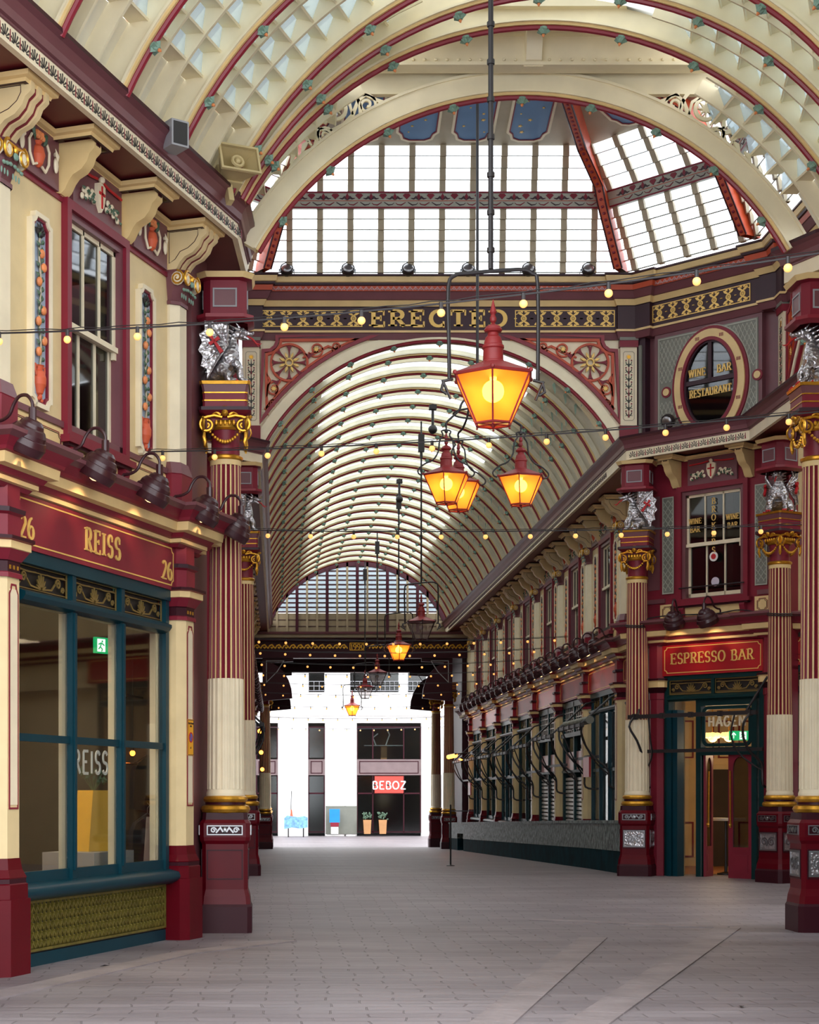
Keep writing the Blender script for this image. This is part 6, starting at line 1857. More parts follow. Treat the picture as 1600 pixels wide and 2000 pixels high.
        m.ribbon([(X(b), Z(d)) for b, d in ((590, 698), (604, 693), (624, 684), (640, 676), (652, 680))], [.01, .03, .02, .02, .01], -.05, 0, 0)
        m.ribbon([(X(b), Z(d)) for b, d in ((520, 730), (526, 742), (522, 756), (520, 775))], [.01, .025, .02, .01], -.05, 0, 0)
        m.ribbon([(X(b), Z(d)) for b, d in ((548, 742), (540, 752), (540, 764), (535, 775))], [.01, .02, .02, .01], -.05, 0, 0)
        P.part('orange_scrolls', m, ['orange_red'], smooth=0)
        m = MB()
        for i in range(8):
            a = rad(45 * i + 0); u, v = cos(a), sin(a)
            p = [(cx_ + u * .07, cz_ + v * .07)]
            for (rr, ww) in ((.2, .014), (.27, .028), (.315, .06)): p.append((cx_ + u * rr - v * ww, cz_ + v * rr + u * ww))
            p.append((cx_ + u * .29, cz_ + v * .29))
            for (rr, ww) in ((.315, .06), (.27, .028), (.2, .014)): p.append((cx_ + u * rr + v * ww, cz_ + v * rr - u * ww))
            m.prism(p, -.06, -.02, 'y', 0)
            a += rad(22.5); u, v = cos(a), sin(a)
            m.prism([(cx_ + u * .07, cz_ + v * .07), (cx_ + u * .13 - v * .025, cz_ + v * .13 + u * .025), (cx_ + u * .2, cz_ + v * .2), (cx_ + u * .13 + v * .025, cz_ + v * .13 - u * .025)], -.07, -.02, 'y', 1)
        m.ribbon(arc(cx_, cz_, .065, .065, 0, 345, 15), .012, -.08, -.02, 1, closed=True)
        for b, d in ((617, 682), (534, 759)): star(m, X(b), Z(d), .065, -.06, -.02, 1)
        m.ribbon([(X(b), Z(d)) for b, d in ((594, 690), (602, 697), (612, 690))], [.004, .03, .004], -.06, -.02, 0)
        m.ribbon([(X(b), Z(d)) for b, d in ((530, 742), (540, 748), (546, 742))], [.004, .03, .004], -.06, -.02, 0)
        P.part('petal_rosette', m, ['burgundy', 'gold_paint'], smooth=0)
        spawn(P, 'pierced_spandrel', 'red and orange pierced rosette spandrel at the %s of the %s' % (q, label.split(' of the ')[-1]), 'ornament', at(F, c, -.0))
F0 = frame(-.66, 32.0, 0)
arch_face(F0, 7.26, 'wall_great_arch', 'cream wall of the great arch')
F2 = frame(8.67, 29.83, -90)
arch_face(F2, 7.26, 'wall_side_arch', 'cream wall of the side arch at the right')
F6 = frame(-2.73, 22.57, 90)
m = MB(); arch_wall(m, 0, 7.26, 3.63, 6.23, 3.69, 7.55, 10.0, 0, .22)
single('wall_side_arch_left', m, 'rib_cream', 'cream wall of the unseen side arch on the left', 'wall', F6, kind='structure')
# oval window face
P0 = MB(); P0.box(-.25, LB + .2, .1, .3, 7.9, 10.0, 0); P0.box(.0, .22, -.06, .1, 7.9, 10, 1); P0.box(.10, .16, -.09, .1, 7.9, 9.8, 2)
so, zo = sF(1391), zF(1391, 750)
single('wall_oculus', P0, ['plum', 'aubergine', 'grey_green'], 'plum wall behind the oval wine bar window', 'wall', FB, kind='structure')
a, b = sF(1285), sF(1485); zb_, zt_ = 8.12, 9.86
m = MB(); m.box(a - .05, b + .05, -.02, .1, zb_ - .05, zt_ + .08, 0); m.box(a + .02, b - .02, -.03, -.02, zb_ + .02, zt_, 1)
eo = (.80, 1.04)
def inside(x, z):
    return a + .07 < x < b - .07 and zb_ + .07 < z < zt_ - .05 and ((x - so) / eo[0]) ** 2 + ((z - zo) / eo[1]) ** 2 > 1 and (abs(z - zo) > .16 or abs(x - so) < .8)
k = -30
while k < 34:
    for e in (-1, 1):
        pts = []
        for t in range(0, 121):
            z = zb_ + (zt_ - zb_) * t / 120; x = so + .085 * k + e * (z - zo) * .5
            if inside(x, z): pts.append((x, z))
            else:
                if len(pts) > 2: m.ribbon([pts[0], pts[-1]], .006, -.036, -.03, 2)
                pts = []
        if len(pts) > 2: m.ribbon([pts[0], pts[-1]], .006, -.036, -.03, 2)
    k += 1
m.ribbon([(a + .05, zb_ + .05), (b - .05, zb_ + .05), (b - .05, zt_ - .03), (a + .05, zt_ - .03)], .01, -.04, -.03, 2, closed=True)
m.ribbon(arc(so, zo, eo[0] - .01, eo[1] - .01, 0, 354, 59), .012, -.04, -.03, 2, closed=True)
for s in (-1, 1):
    X_ = so + s * ((b - a) / 2 - .12)
    m.prism(arc(X_, zo, .1, .1, 0, 340, 17), -.045, -.02, 'y', 3); m.prism(arc(X_, zo, .065, .065, 0, 340, 17), -.055, -.02, 'y', 4)
single('lattice_surround', m, ['plum', 'grey_green', 'lattice_grey', 'burgundy', 'warm_cream'], 'grey lattice painted panel around the oval window', 'panel', FB, smooth=0)
P = Proto(); m = MB()
m.ribbon(arc(so, zo, .74, .985, 0, 354, 59), .035, -.08, 0, 1, closed=True)
m.ribbon(arc(so, zo, .64, .885, 0, 354, 59), .075, -.11, 0, 0, closed=True)
m.ribbon(arc(so, zo, .55, .79, 0, 354, 59), .03, -.125, -.02, 1, closed=True)
for i in range(8):
    t = rad(45 * i + 22); cx_, cz_ = so + .64 * cos(t), zo + .885 * sin(t)
    for j in range(4): m.box(cx_ - .035 + .022 * j, cx_ - .022 + .022 * j, -.113, -.11, cz_ - .03, cz_ + .03, 1)
P.part('oval_surround', m, ['warm_cream', 'burgundy'], smooth=25)
m = MB(); m.prism(arc(so, zo, .54, .78, 0, 354, 59), -.045, -.04, 'y', 0); m.prism(arc(so, zo, .54, .78, 0, 354, 59), -.036, -.031, 'y', 1)
P.part('glass', m, ['dark_glass', 'text_black'], smooth=0)
m = MB(); m.box(so - .035, so + .035, -.08, -.045, zo + .05, zo + .76); m.box(so - .54, so + .54, -.08, -.045, zo + .02, zo + .1); m.ribbon(arc(so, zo, .52, .76, 0, 354, 59), .03, -.09, -.045, closed=True)
P.part('glazing_bars', m, ['aubergine'])
m = MB(); kw = dict(t=.085, y0=-.06, y1=-.046, sp=.1)
text(m, 'WINE', so - .27, zo + .17, .135, sx=.85, **kw); text(m, 'BAR', so + .28, zo + .17, .135, sx=.9, **kw); text(m, 'RESTAURANT', so, zo - .2, .135, sx=.78, **kw)
P.part('lettering', m, ['gold_paint'], label='gold wine bar restaurant lettering', smooth=0)
spawn(P, winn(), 'oval window with gold wine bar restaurant lettering', 'window', FB, kind='structure')

# entablature ring
RV = [Vector(p) for p in ((-.66, 32.0), (6.6, 32.0), (8.67, 29.83), (8.67, 22.57), (6.6, 20.4), (-.66, 20.4), (-2.73, 22.57), (-2.73, 29.83))]
pth = []
for i in range(8):
    p, q, o = RV[i], RV[(i + 1) % 8], RV[i - 1]
    d = (q - p).normalized(); n_ = Vector((d.y, -d.x)); e = (p - o).normalized(); n2 = Vector((e.y, -e.x)); bs = (n_ + n2); bs = bs / bs.dot(n_) * .09
    pth += [tuple(p + bs), tuple(p + d * .32 + n_ * .09), tuple(p + d * .32), tuple(q - d * .32), tuple(q - d * .32 + n_ * .09)]
EP = [(-.1, 9.93), (.04, 9.93), (.08, 10.04), (.10, 10.05), (.10, 10.09), (.06, 10.10), (.06, 10.52), (.08, 10.53), (.13, 10.63), (.15, 10.64), (.21, 10.76), (.23, 10.77), (.25, 10.86), (.28, 10.87), (.29, 10.91), (.31, 10.92), (.33, 11.01), (.35, 11.02), (.35, 11.05), (-.1, 11.07)]
EM = [1, 1, 1, 2, 2, 0, 0, 2, 1, 1, 1, 3, 0, 0, 2, 2, 0, 0, 0]
m = MB(); m.sweep(EP, pth, closed=True, mis=EM)
m.sweep([(-.1, 9.93), (-.1, 11.07)], pth, closed=True, mis=[0])
for i in (0, 1):
    p, q = RV[i], RV[i + 1]; d = (q - p).normalized(); Lq = (q - p).length
    m.M = Matrix.Translation((p.x, p.y, 0)) @ Matrix.Rotation(math.atan2(d.y, d.x), 4, 'Z')
    t = .42
    while t < Lq - .42:
        m.ribbon([(t, 10.785), (t + .05, 10.84), (t + .1, 10.785)], .009, -.252, -.236, 4); m.prism([(t + .025, 10.79), (t + .075, 10.79), (t + .05, 10.815)], -.25, -.238, 'y', 4)
        t += .1
m.M = None
single('trim_%d' % trimn(), m, ['aubergine', 'plum', 'warm_cream', 'orange_red', 'pink_paint_and_reflection'], 'deep plum entablature ring with gilt band round the crossing', 'cornice', kind='structure', smooth=20)
def gilt_panel(m, x0, x1, z0, z1, y, n):
    m.ribbon([(x0, z0), (x1, z0), (x1, z1), (x0, z1)], .008, y - .012, y, closed=True)
    for (cx, cz, a) in ((x0, z0, 0), (x1, z0, 90), (x1, z1, 180), (x0, z1, 270)):
        m.ribbon(arc(cx, cz, .07, .07, a + 5, a + 85, 5), .006, y - .012, y)
    h = z1 - z0; zc = (z0 + z1) / 2; w = (x1 - x0) / n
    for k in range(n):
        c = x0 + w * (k + .5)
        m.ribbon(arc(c, zc, h * .15, h * .15, 0, 330, 11), .011, y - .012, y, closed=True)
        for i in range(6): m.ribbon([(c, zc), (c + h * .13 * cos(i * PI / 3), zc + h * .13 * sin(i * PI / 3))], .005, y - .012, y)
        for s in (-1, 1):
            for v in (-1, 1):
                m.ribbon([(c, zc + v * h * .18), (c + s * w * .14, zc + v * h * .26), (c + s * w * .24, zc + v * h * .34), (c + s * w * .36, zc + v * h * .40)], [.008, .018, .024, .004], y - .012, y)
                m.ribbon([(c + s * w * .05, zc + v * h * .42), (c + s * w * .2, zc + v * h * .44)], [.02, .008], y - .012, y)
            if k < n - 1 or s < 0: m.ribbon([(c + s * w * .42, zc), (c + s * w * .58, zc)], .009, y - .012, y)
P = Proto(); m = MB(); S = 31.94 / FPX
fx = lambda p: (p - CX) * S
for p, q in ((510, 707), (1007, 1200)): gilt_panel(m, fx(p), fx(q), 10.17, 10.46, -.06, 6)
P.part('gilt_panels', m, ['gold_paint'], smooth=0)
m = MB(); text(m, 'ERECTED', fx(857), 10.175, .28, t=.14, y0=-.075, y1=-.06, sp=.22, sx=1.46, thin=.6, slab=.9)
P.part('lettering', m, ['gold_paint'], label='large gold slab letters', smooth=0)
spawn(P, 'gilt_frieze', 'gold lettered frieze band over the great arch', 'frieze', frame(0, 32.0))
m = MB(); gilt_panel(m, sF(1275) + .05, sF(1471) - .02, 10.17, 10.46, -.06, 7)
single('gilt_frieze', m, 'gold_paint', 'gold ornament band over the oval window', 'frieze', FB, smooth=0)

# ---------------------------------------------------------------- dome
DC = Vector((2.97, 26.2))
def ring(a, b, c, d, z):   # (a,b)=v0 rel, (c,d)=v1 rel
    r = [(-a, b), (a, b), (c, d), (c, -d), (a, -b), (-a, -b), (-c, -d), (-c, d)]
    return [Vector((DC.x + x, DC.y + y, z)) for x, y in r]
L0 = ring(3.36, 5.5, 5.22, 3.5, 11.06); L1 = ring(3.02, 5.32, 4.75, 3.45, 12.17); L1b = ring(2.96, 5.30, 4.68, 3.44, 12.46); L2 = ring(2.62, 5.1, 4.15, 3.35, 13.25)
L3 = ring(2.1, 3.7, 3.0, 2.7, 13.62); L4 = ring(1.0, 1.5, 1.5, 1.0, 14.3)
def face_rows(m, i, La, Lb, offs, nz, kind):
    """split face i between levels La, Lb at offsets; kind: 'mull','glass','slat'"""
    j = (i + 1) % 8
    a0, a1, b0, b1 = La[i], La[j], Lb[i], Lb[j]
    ma, mbt = (a0 + a1) / 2, (b0 + b1) / 2; d = (a1 - a0).normalized(); ha, hb = (a1 - a0).length / 2, (b1 - b0).length / 2
    nrm = Vector((d.y, -d.x, 0))
    def pt(o, t, out=0):
        h = ha + (hb - ha) * t; return ma.lerp(mbt, t) + d * max(-h, min(h, o)) + nrm * out
    if kind == 'mull':
        for o in offs:
            ts = [t / 12 for t in range(13) if abs(o) < (ha + (hb - ha) * t / 12) + .02]
            if len(ts) < 2: continue
            t0, t1 = ts[0], ts[-1]
            for k in range(nz):
                u0, u1 = t0 + (t1 - t0) * k / nz, t0 + (t1 - t0) * (k + 1) / nz
                w = .055
                q = [pt(o - w, u0, 0), pt(o + w, u0, 0), pt(o + w, u0, .10), pt(o - w, u0, .10), pt(o - w, u1, 0), pt(o + w, u1, 0), pt(o + w, u1, .05), pt(o - w, u1, .05)]
                m.add(q, [(0, 1, 5, 4), (1, 2, 6, 5), (2, 3, 7, 6), (3, 0, 4, 7), (0, 3, 2, 1), (4, 5, 6, 7)])
    else:
        for k in range(nz):
            u0, u1 = k / nz, (k + 1) / nz - .004
            if kind == 'glass':
                m.add([pt(-99, u0, .06), pt(99, u0, .06), pt(99, u1, -.02), pt(-99, u1, -.02)], [(0, 1, 2, 3)])
            else:
                q = [pt(-99, u0, .055), pt(99, u0, .055), pt(99, u0 + .02, .055), pt(-99, u0 + .02, .055)]
                m.add(q, [(0, 1, 2, 3)])
fn = ['above the gilt letters', 'above the oval window', 'over the right side arch', 'on the near right diagonal', 'over the broad near arch', 'on the near left diagonal', 'over the left side arch', 'on the far left diagonal']
for i in range(8):
    A_, B_ = L0[i], L0[(i + 1) % 8]; Lw = (B_ - A_).length
    st = .552; n = int(Lw / st) + 1
    offs = [(k + .5 - n / 2) * st for k in range(n)] if n % 2 == 0 else [(k - n // 2) * st for k in range(n)]
    P = Proto()
    m = MB(); face_rows(m, i, L0, L1, offs, 6, 'mull'); face_rows(m, i, L1b, L2, offs, 4, 'mull')
    P.part('mullions', m, ['brown_cream'], smooth=0)
    m = MB(); face_rows(m, i, L0, L1, offs, 6, 'glass'); face_rows(m, i, L1b, L2, offs, 4, 'glass')
    P.part('glass_slats', m, ['drum_glass'], smooth=0)
    m = MB(); face_rows(m, i, L0, L1, offs, 6, 'slat'); face_rows(m, i, L1b, L2, offs, 4, 'slat')
    P.part('slat_clips', m, ['lattice_grey'], smooth=0)
    spawn(P, winn(), 'louvred dome glazing ' + fn[i], 'window', Matrix.Identity(4), kind='structure')
    # painted transom band
    P = Proto(); m = MB(); j = (i + 1) % 8
    d = (L1[j] - L1[i]).normalized(); nr = Vector((d.y, -d.x, 0))
    q = [L1[i] + nr * .1, L1[j] + nr * .1, L1b[j] + nr * .1, L1b[i] + nr * .1, L1[i], L1[j], L1b[j], L1b[i]]
    m.add(q, [(0, 1, 2, 3), (0, 4, 5, 1), (3, 2, 6, 7), (4, 7, 6, 5)])
    P.part('band', m, ['lattice_grey'], smooth=0)
    m = MB(); Lb = (L1[j] - L1[i]).length; zb = L1[i].z; ca = ((L1[i] + L1[j]) / 2)
    ang = math.atan2(d.y, d.x)
    inx = ((L1b[i] + L1b[j]) / 2 - ca).dot(nr)
    m.M = Matrix.Translation((ca.x + nr.x * .103, ca.y + nr.y * .103, zb)) @ Matrix.Rotation(ang, 4, 'Z') @ Matrix.Rotation(math.atan2(inx, .29), 4, 'X') @ Matrix.Translation((0, 0, -zb))
    h = .29; nn = int((Lb - .2) / .43)
    m.box(-Lb / 2 + .05, Lb / 2 - .05, -.008, 0, zb - .01, zb + .02, 2); m.box(-Lb / 2 + .05, Lb / 2 - .05, -.008, 0, zb + h - .03, zb + h, 2); m.box(-Lb / 2 + .05, Lb / 2 - .05, -.006, 0, zb + .12, zb + .13, 3)
    for k in range(nn):
        c = (k + .5 - nn / 2) * .43
        for (dx, w) in ((0, 0), (.215, 1)):
            x = c + dx
            if w == 0:
                m.prism([(x, zb + .14), (x + .035, zb + .2), (x, zb + .26), (x - .035, zb + .2)], -.01, 0, 'y', 0)
                for s in (-1, 1): m.ribbon([(x, zb + .14), (x + s * .05, zb + .19), (x + s * .09, zb + .16), (x + s * .14, zb + .17)], [.006, .018, .012, .004], -.009, 0, 1)
            elif x < Lb / 2 - .1:
                m.prism([(x - .07, zb + .22), (x - .04, zb + .25), (x + .04, zb + .25), (x + .07, zb + .22), (x, zb + .15)], -.01, 0, 'y', 0)
                for s in (-1, 1): m.ribbon([(x + s * .02, zb + .10), (x + s * .1, zb + .05), (x + s * .17, zb + .06), (x + s * .2, zb + .09)], [.005, .01, .006, .003], -.009, 0, 1 if s > 0 else 2)
    m.M = None
    P.part('painted_flowers', m, ['burgundy', 'aubergine', 'burgundy', 'orange_red'], smooth=0)
    spawn(P, 'painted_transom', 'grey band painted with red flowers in the dome glazing ' + fn[i], 'transom', Matrix.Identity(4))
    # ceiling cove panels
    m = MB()
    q = [L2[i], L2[j], L3[j], L3[i]]; m.add(q, [(0, 1, 2, 3)], 0)
    top = [L2[i] + nr * .0 + Vector((0, 0, .25)), L2[j] + Vector((0, 0, .25)), L3[j] + Vector((0, 0, .3)), L3[i] + Vector((0, 0, .3))]; m.add(top, [(3, 2, 1, 0)], 0)
    m.add([L3[i], L3[j], L4[j], L4[i]], [(0, 1, 2, 3)], 0)
    m.add([L2[i], L2[j], top[1], top[0]], [(3, 2, 1, 0)], 0)
    single(ceiln(), m, 'brown_cream', 'cream coved ceiling of the dome ' + fn[i], 'ceiling', kind='structure', smooth=0)
    a0, a1, b0, b1 = L2[i], L2[j], L3[i], L3[j]
    dl = (a1 - a0).normalized(); up = ((b0 + b1) / 2 - (a0 + a1) / 2); H = up.length; up = up.normalized(); nn_ = dl.cross(up).normalized()
    if nn_.z > 0: nn_ = -nn_
    Mx = Matrix(((dl.x, -nn_.x, up.x, ((a0 + a1) / 2).x), (dl.y, -nn_.y, up.y, ((a0 + a1) / 2).y), (dl.z, -nn_.z, up.z, ((a0 + a1) / 2).z), (0, 0, 0, 1)))
    hw0, hw1 = (a1 - a0).length / 2, (b1 - b0).length / 2
    st = .98; n = int(2 * hw1 / st) + 0; n = max(1, n)
    for k in range(n):
        c = (k + .5 - n / 2) * st + (0 if n % 2 else 0)
        P = Proto(); m = MB(); w = .33; y0, y1 = .18, H - .05
        sh = [(-w, y0 + .25), (-w + .06, y0 + .18), (-w + .09, y0 + .06), (-w + .2, y0), (w - .2, y0), (w - .09, y0 + .06), (w - .06, y0 + .18), (w, y0 + .25), (w, y1), (-w, y1)]
        m.prism(sh, -.012, -.002, 'y'); i0 = P.part('blue_field', m, ['ceiling_blue'], smooth=0)
        m = MB(); m.ribbon([(x * 1.1, y0 + (z - y0) * 1.03 - .02) for x, z in sh], .022, -.03, 0, 0, closed=True); m.ribbon([(x * 1.0, z) for x, z in sh], .014, -.025, 0, 1, closed=True)
        P.part('moulding', m, ['pale_cream', 'burgundy'], smooth=0)
        m = MB(); R = random.Random(k)
        for t in range(6): star(m, R.uniform(-.22, .22), y0 + .15 + (y1 - y0 - .2) * (t + .5) / 6, R.choice((.02, .03, .045)), -.02, -.012, 0, 5)
        P.part('gold_stars', m, ['gold_paint'], under=i0, smooth=0)
        spawn(P, 'ceiling_panel', 'blue starry ceiling panel, %s along the cove %s' % (ORD[k], fn[i]), 'panel', Mx @ Matrix.Translation((c, 0, 0)))
    # hip rib
    P = Proto(); m = MB(); pr = []
    V = [L0[i], L1[i], L1b[i], L2[i], L3[i], L4[i]]
    cdir = lambda p: (Vector((DC.x, DC.y, p.z)) - p).normalized()
    inn = []; outr = []
    for k, p in enumerate(V): inn.append(p + cdir(p) * .38 - Vector((0, 0, .0 if k < 3 else .22))); outr.append(p)
    tn = Vector((-cdir(V[0]).y, cdir(V[0]).x, 0))
    w = .065
    for k in range(len(V) - 1):
        a, b, c, d_ = outr[k], outr[k + 1], inn[k + 1], inn[k]
        q = [x + tn * w for x in (a, b, c, d_)] + [x - tn * w for x in (a, b, c, d_)]
        m.add(q, [(0, 1, 2, 3), (7, 6, 5, 4), (3, 2, 6, 7), (0, 4, 5, 1)])
    P.part('web', m, ['orange_red'], smooth=0)
    m = MB()
    for k in range(len(V) - 1):
        for s in (-1, 1):
            m.tube([inn[k] + tn * s * (w + .01), inn[k + 1] + tn * s * (w + .01)], .016, 4, 1)
        NN = max(1, int((inn[k + 1] - inn[k]).length / .11))
        for t in range(NN):
            p = inn[k].lerp(inn[k + 1], (t + .5) / NN); m.ball(p + cdir(p) * .005, .032, 6, 4, 0, (1, 1, .8))
    P.part('painted_ornament', m, ['burgundy', 'dark_plum'])
    spawn(P, 'dome_hip_rib', 'orange painted hip rib at the %s' % ['left end of the glazing above the gilt letters', 'corner between gilt letters and oval window glazing', 'right end of the glazing above the oval window', 'side arch and near right corner', 'right end over the broad near arch', 'left end over the broad near arch', 'near left corner of the dome', 'far left corner of the dome'][i], 'rib', Matrix.Identity(4))
m = MB(); m.add([tuple(p) for p in L4], [tuple(range(8))[::-1]])
single(ceiln(), m, 'pale_cream', 'flat centre of the dome ceiling', 'ceiling', kind='structure')
for k, p in enumerate((560, 680, 798, 915, 1033, 1150)):
    q = px(p, 542, 31.6)
    spawn(FLOOD, 'floodlight', 'black floodlight on the dome sill, %s from the left' % ORD[k], 'floodlight', frame(q[0], q[1], 0, 11.15) @ Matrix.Rotation(rad(-115), 4, 'X'), 'floodlights along the dome sill')

# ================================================================== FAR END
YE = 65.2
m = MB()
n = 18; R_ = 3.72; zc = 6.6
for k in range(-9, 10):
    x = .376 * k; zt = zc + math.sqrt(max(.01, R_ ** 2 - x * x)) if abs(x) < R_ else zc
    if zt < 7.7: continue
    dk = (k % 3 == 0)
    m.box(x - (.055 if dk else .04), x + (.055 if dk else .04), -.1 if dk else -.05, .03, 7.4, zt, 1 if dk else 0)
m.box(-3.6, 3.6, 0, .05, 7.3, 8.35, 0)
for z in (7.62, 7.86, 8.1): m.box(-3.5, 3.5, -.02, 0, z, z + .02, 2)
for j in range(12):
    z = 8.40 + .17 * j; hw = math.sqrt(max(0, R_ ** 2 - (z - zc) ** 2))
    if hw > .1: m.box(-hw, hw, -.0, .06, z - .02, z + .035, 3)
g = MB()
for j in range(12):
    z = 8.43 + .17 * j; hw = math.sqrt(max(0, R_ ** 2 - (z + .1 - zc) ** 2))
    if hw > .1: g.add([(-hw, .03, z), (hw, .03, z), (hw, .05, z + .14), (-hw, .05, z + .14)], [(0, 1, 2, 3)])
P = Proto(); P.part('mullions', m, ['gable_brown', 'dark_plum', 'shell_maroon', 'shell_maroon'], smooth=0); P.part('glass_slats', g, ['gable_glass'], smooth=0)
m = MB(); m.ribbon([(R_ * cos(rad(14 + 152 * i / 40)), zc + R_ * sin(rad(14 + 152 * i / 40))) for i in range(41)], .2, -.05, .06); P.part('arched_head', m, ['dark_plum'])
spawn(P, winn(), 'semicircular louvred gable window at the passage end', 'window', frame(2.97, YE), kind='structure')
def portal(Y, z0, z1, nm, label, fancy):
    P = Proto(); m = MB()
    m.box(-4.3, 4.3, 0, .4, z0 + .25, z1 - .35, 0)
    m.sweep([(0, z1 - .35), (.1, z1 - .34), (.12, z1 - .22), (.2, z1 - .2), (.22, z1 - .1), (.3, z1 - .08), (.32, z1), (0, z1 + .02)], [(-4.3, 0), (4.3, 0)], mis=[0, 0, 1, 1, 2, 2, 2])
    m.box(-4.3, 4.3, -.06, .4, z0, z0 + .25, 0)
    P.part('beam', m, ['dark_plum', 'brown_cream', 'plum'])
    for s in (-1, 1):
        m = MB(); w = 3.55
        pl_ = [(s * w, z0), (s * (w - 1.15), z0), (s * (w - 1.15), z0 - .12)] + [(s * (w - .12 - 1.0 * cos(rad(t)) ), z0 - 1.5 + 1.35 * sin(rad(t))) for t in (80, 62, 45, 30, 15, 0)][::1] + [(s * w, z0 - 1.6)]
        m.prism(pl_, .05, .25, 'y', 0); m.ribbon([(s * (w - .15), z0 - .1), (s * (w - .8), z0 - .1), (s * (w - .55), z0 - .5), (s * (w - .15), z0 - .9)], .015, .03, .05, 1, closed=True)
        P.part('corner_bracket', m, ['dark_plum', 'grey_paint'], smooth=20)
    if fancy:
        m = MB()
        for k in range(-15, 16):
            if abs(k) < 2: continue
            m.ribbon([(.27 * k - .1, z0 + .36), (.27 * k - .04, z0 + .47), (.27 * k + .05, z0 + .5), (.27 * k + .1, z0 + .42), (.27 * k + .04, z0 + .37), (.27 * k, z0 + .42)], .02, -.03, 0)
            m.ribbon([(.27 * k + .06, z0 + .5), (.27 * k + .17, z0 + .36)], .018, -.03, 0)
        m.ribbon([(-.28, z0 + .3), (.28, z0 + .3), (.28, z0 + .56), (-.28, z0 + .56)], .012, -.03, 0, closed=True)
        text(m, '1990', 0, z0 + .33, .19, t=.09, y0=-.03, y1=0, sp=.14)
        P.part('gilt_wave_and_date', m, ['gilt'], smooth=0)
    spawn(P, nm, label, 'portal', frame(2.97, Y))
portal(65.0, 6.66, 7.62, 'end_portal', 'dark plum portal beam with gold wave band and date 1990', True)
portal(71.0, 6.55, 7.3, 'end_portal', 'plain dark plum outer portal beam behind the dated one', False)
for (x, y, w) in ((6.45, 65.7, 'right inner'), (6.45, 71.0, 'right outer'), (-.5, 65.7, 'left inner'), (-.5, 71.0, 'left outer')):
    F = frame(x, y, 0, -.55)
    spawn(COLUMN, 'fluted_column', 'fluted column at the %s side of the passage end' % w, 'column', F)
m = MB(); m.box(-.9, 7.2, 65.3, 71.4, 7.62, 7.8); m.box(6.9, 7.3, 65.2, 71.3, -1, 7.7); m.box(-1.3, -.9, 65.2, 71.3, -1, 7.7)
single(ceiln(), m, 'dark_plum', 'dark flat ceiling of the end porch', 'ceiling', kind='structure')
# white building outside
YB = 88.0; SB = YB / FPX
bx = lambda p: (p - CX) * SB
bz = lambda y: EYE + (CY - y) * SB
FBD = frame(0, YB)
P = Proto(); m = MB()
xL, xR = -26, 30; zB, zT = -.6, 15
open_ = [(bx(a), bx(b)) for a, b in ((500, 543), (602, 635), (697, 823))]
xs_ = [xL] + [v for o in open_ for v in o] + [xR]
for i in range(0, len(xs_), 2): m.box(xs_[i], xs_[i + 1], 0, .5, zB, bz(1400))
m.box(xL, xR, -.05, .5, bz(1412), bz(1398)); m.box(xL, xR, -.2, .5, bz(1398), bz(1392)); m.box(xL, xR, 0, .5, bz(1392), bz(1352)); m.box(xL, xR, -.12, .5, bz(1370), bz(1366))
up = [(bx(a), bx(b)) for a, b in ((528, 553), (603, 634), (684, 712), (716, 779), (797, 833))]
xs_ = [xL] + [v for o in up for v in o] + [xR]
for i in range(0, len(xs_), 2): m.box(xs_[i], xs_[i + 1], 0, .5, bz(1352), bz(1290))
m.box(xL, xR, 0, .5, bz(1290), zT)
for a, b in ((545, 600), (638, 672), (676, 694)): m.box(bx(a), bx(b), -.12, 0, zB, bz(1412))
P.part('white_wall', m, ['facade_white'], smooth=0)
m = MB(); m.box(xL, xR, 3.5, 3.6, -1, zT); m.box(xL, xR, .5, 3.5, bz(1516), bz(1483))
P.part('dark_interior', m, ['dark_room'], smooth=0)
for a, b in open_:
    m = MB(); m.box(a, b, .06, .2, bz(1514), bz(1483)); m.ribbon([(a + .15, bz(1510)), (b - .15, bz(1510)), (b - .15, bz(1487)), (a + .15, bz(1487))], .02, .04, .06, 1, closed=True)
    m.ribbon([(a + .03, bz(1625)), (b - .03, bz(1625)), (b - .03, bz(1420)), (a + .03, bz(1420))], .03, .08, .16, 1, closed=True)
    nl = 3 if b - a > 2 else 1
    for k in range(1, nl): x = a + (b - a) * (.25 if k == 1 else .73); m.box(x - .03, x + .03, .08, .16, bz(1628), bz(1420), 1)
    m.box(a, b, .08, .16, bz(1551), bz(1548), 1)
    P.part('bronze_panel', m, ['bronze_frame', 'dark_plum'], smooth=0)
    g = MB(); g.box(a, b, .12, .13, bz(1480), bz(1420)); g.box(a, b, .12, .13, bz(1628), bz(1516)); P.part('glass', g, ['street_glass'], smooth=0)
for a, b in up:
    g = MB(); g.box(a, b, .2, .21, bz(1352), bz(1300)); P.part('glass', g, ['street_glass'], smooth=0)
    m = MB()
    for z in (1349, 1340, 1331): m.box(a - .05, b + .05, -.1, -.07, bz(z) - .015, bz(z) + .015)
    k = int((b - a) / .22)
    for t in range(k + 1): m.box(a + (b - a) * t / k - .012, a + (b - a) * t / k + .012, -.1, -.07, bz(1350), bz(1331))
    P.part('railing', m, ['grey_paint'], smooth=0)
m = MB(); m.box(bx(636), bx(697), -.16, -.12, bz(1629), bz(1576)); m.box(bx(636), bx(697), -.17, -.1, bz(1577), bz(1574)); P.part('grey_dado', m, ['grey_green'], smooth=0)
spawn(P, 'white_building', 'bright white building across the street beyond the passage', 'building', FBD)
P = Proto(); m = MB(); m.box(bx(732), bx(788), -.05, .05, bz(1549), bz(1516)); i = P.part('board', m, ['shop_red'])
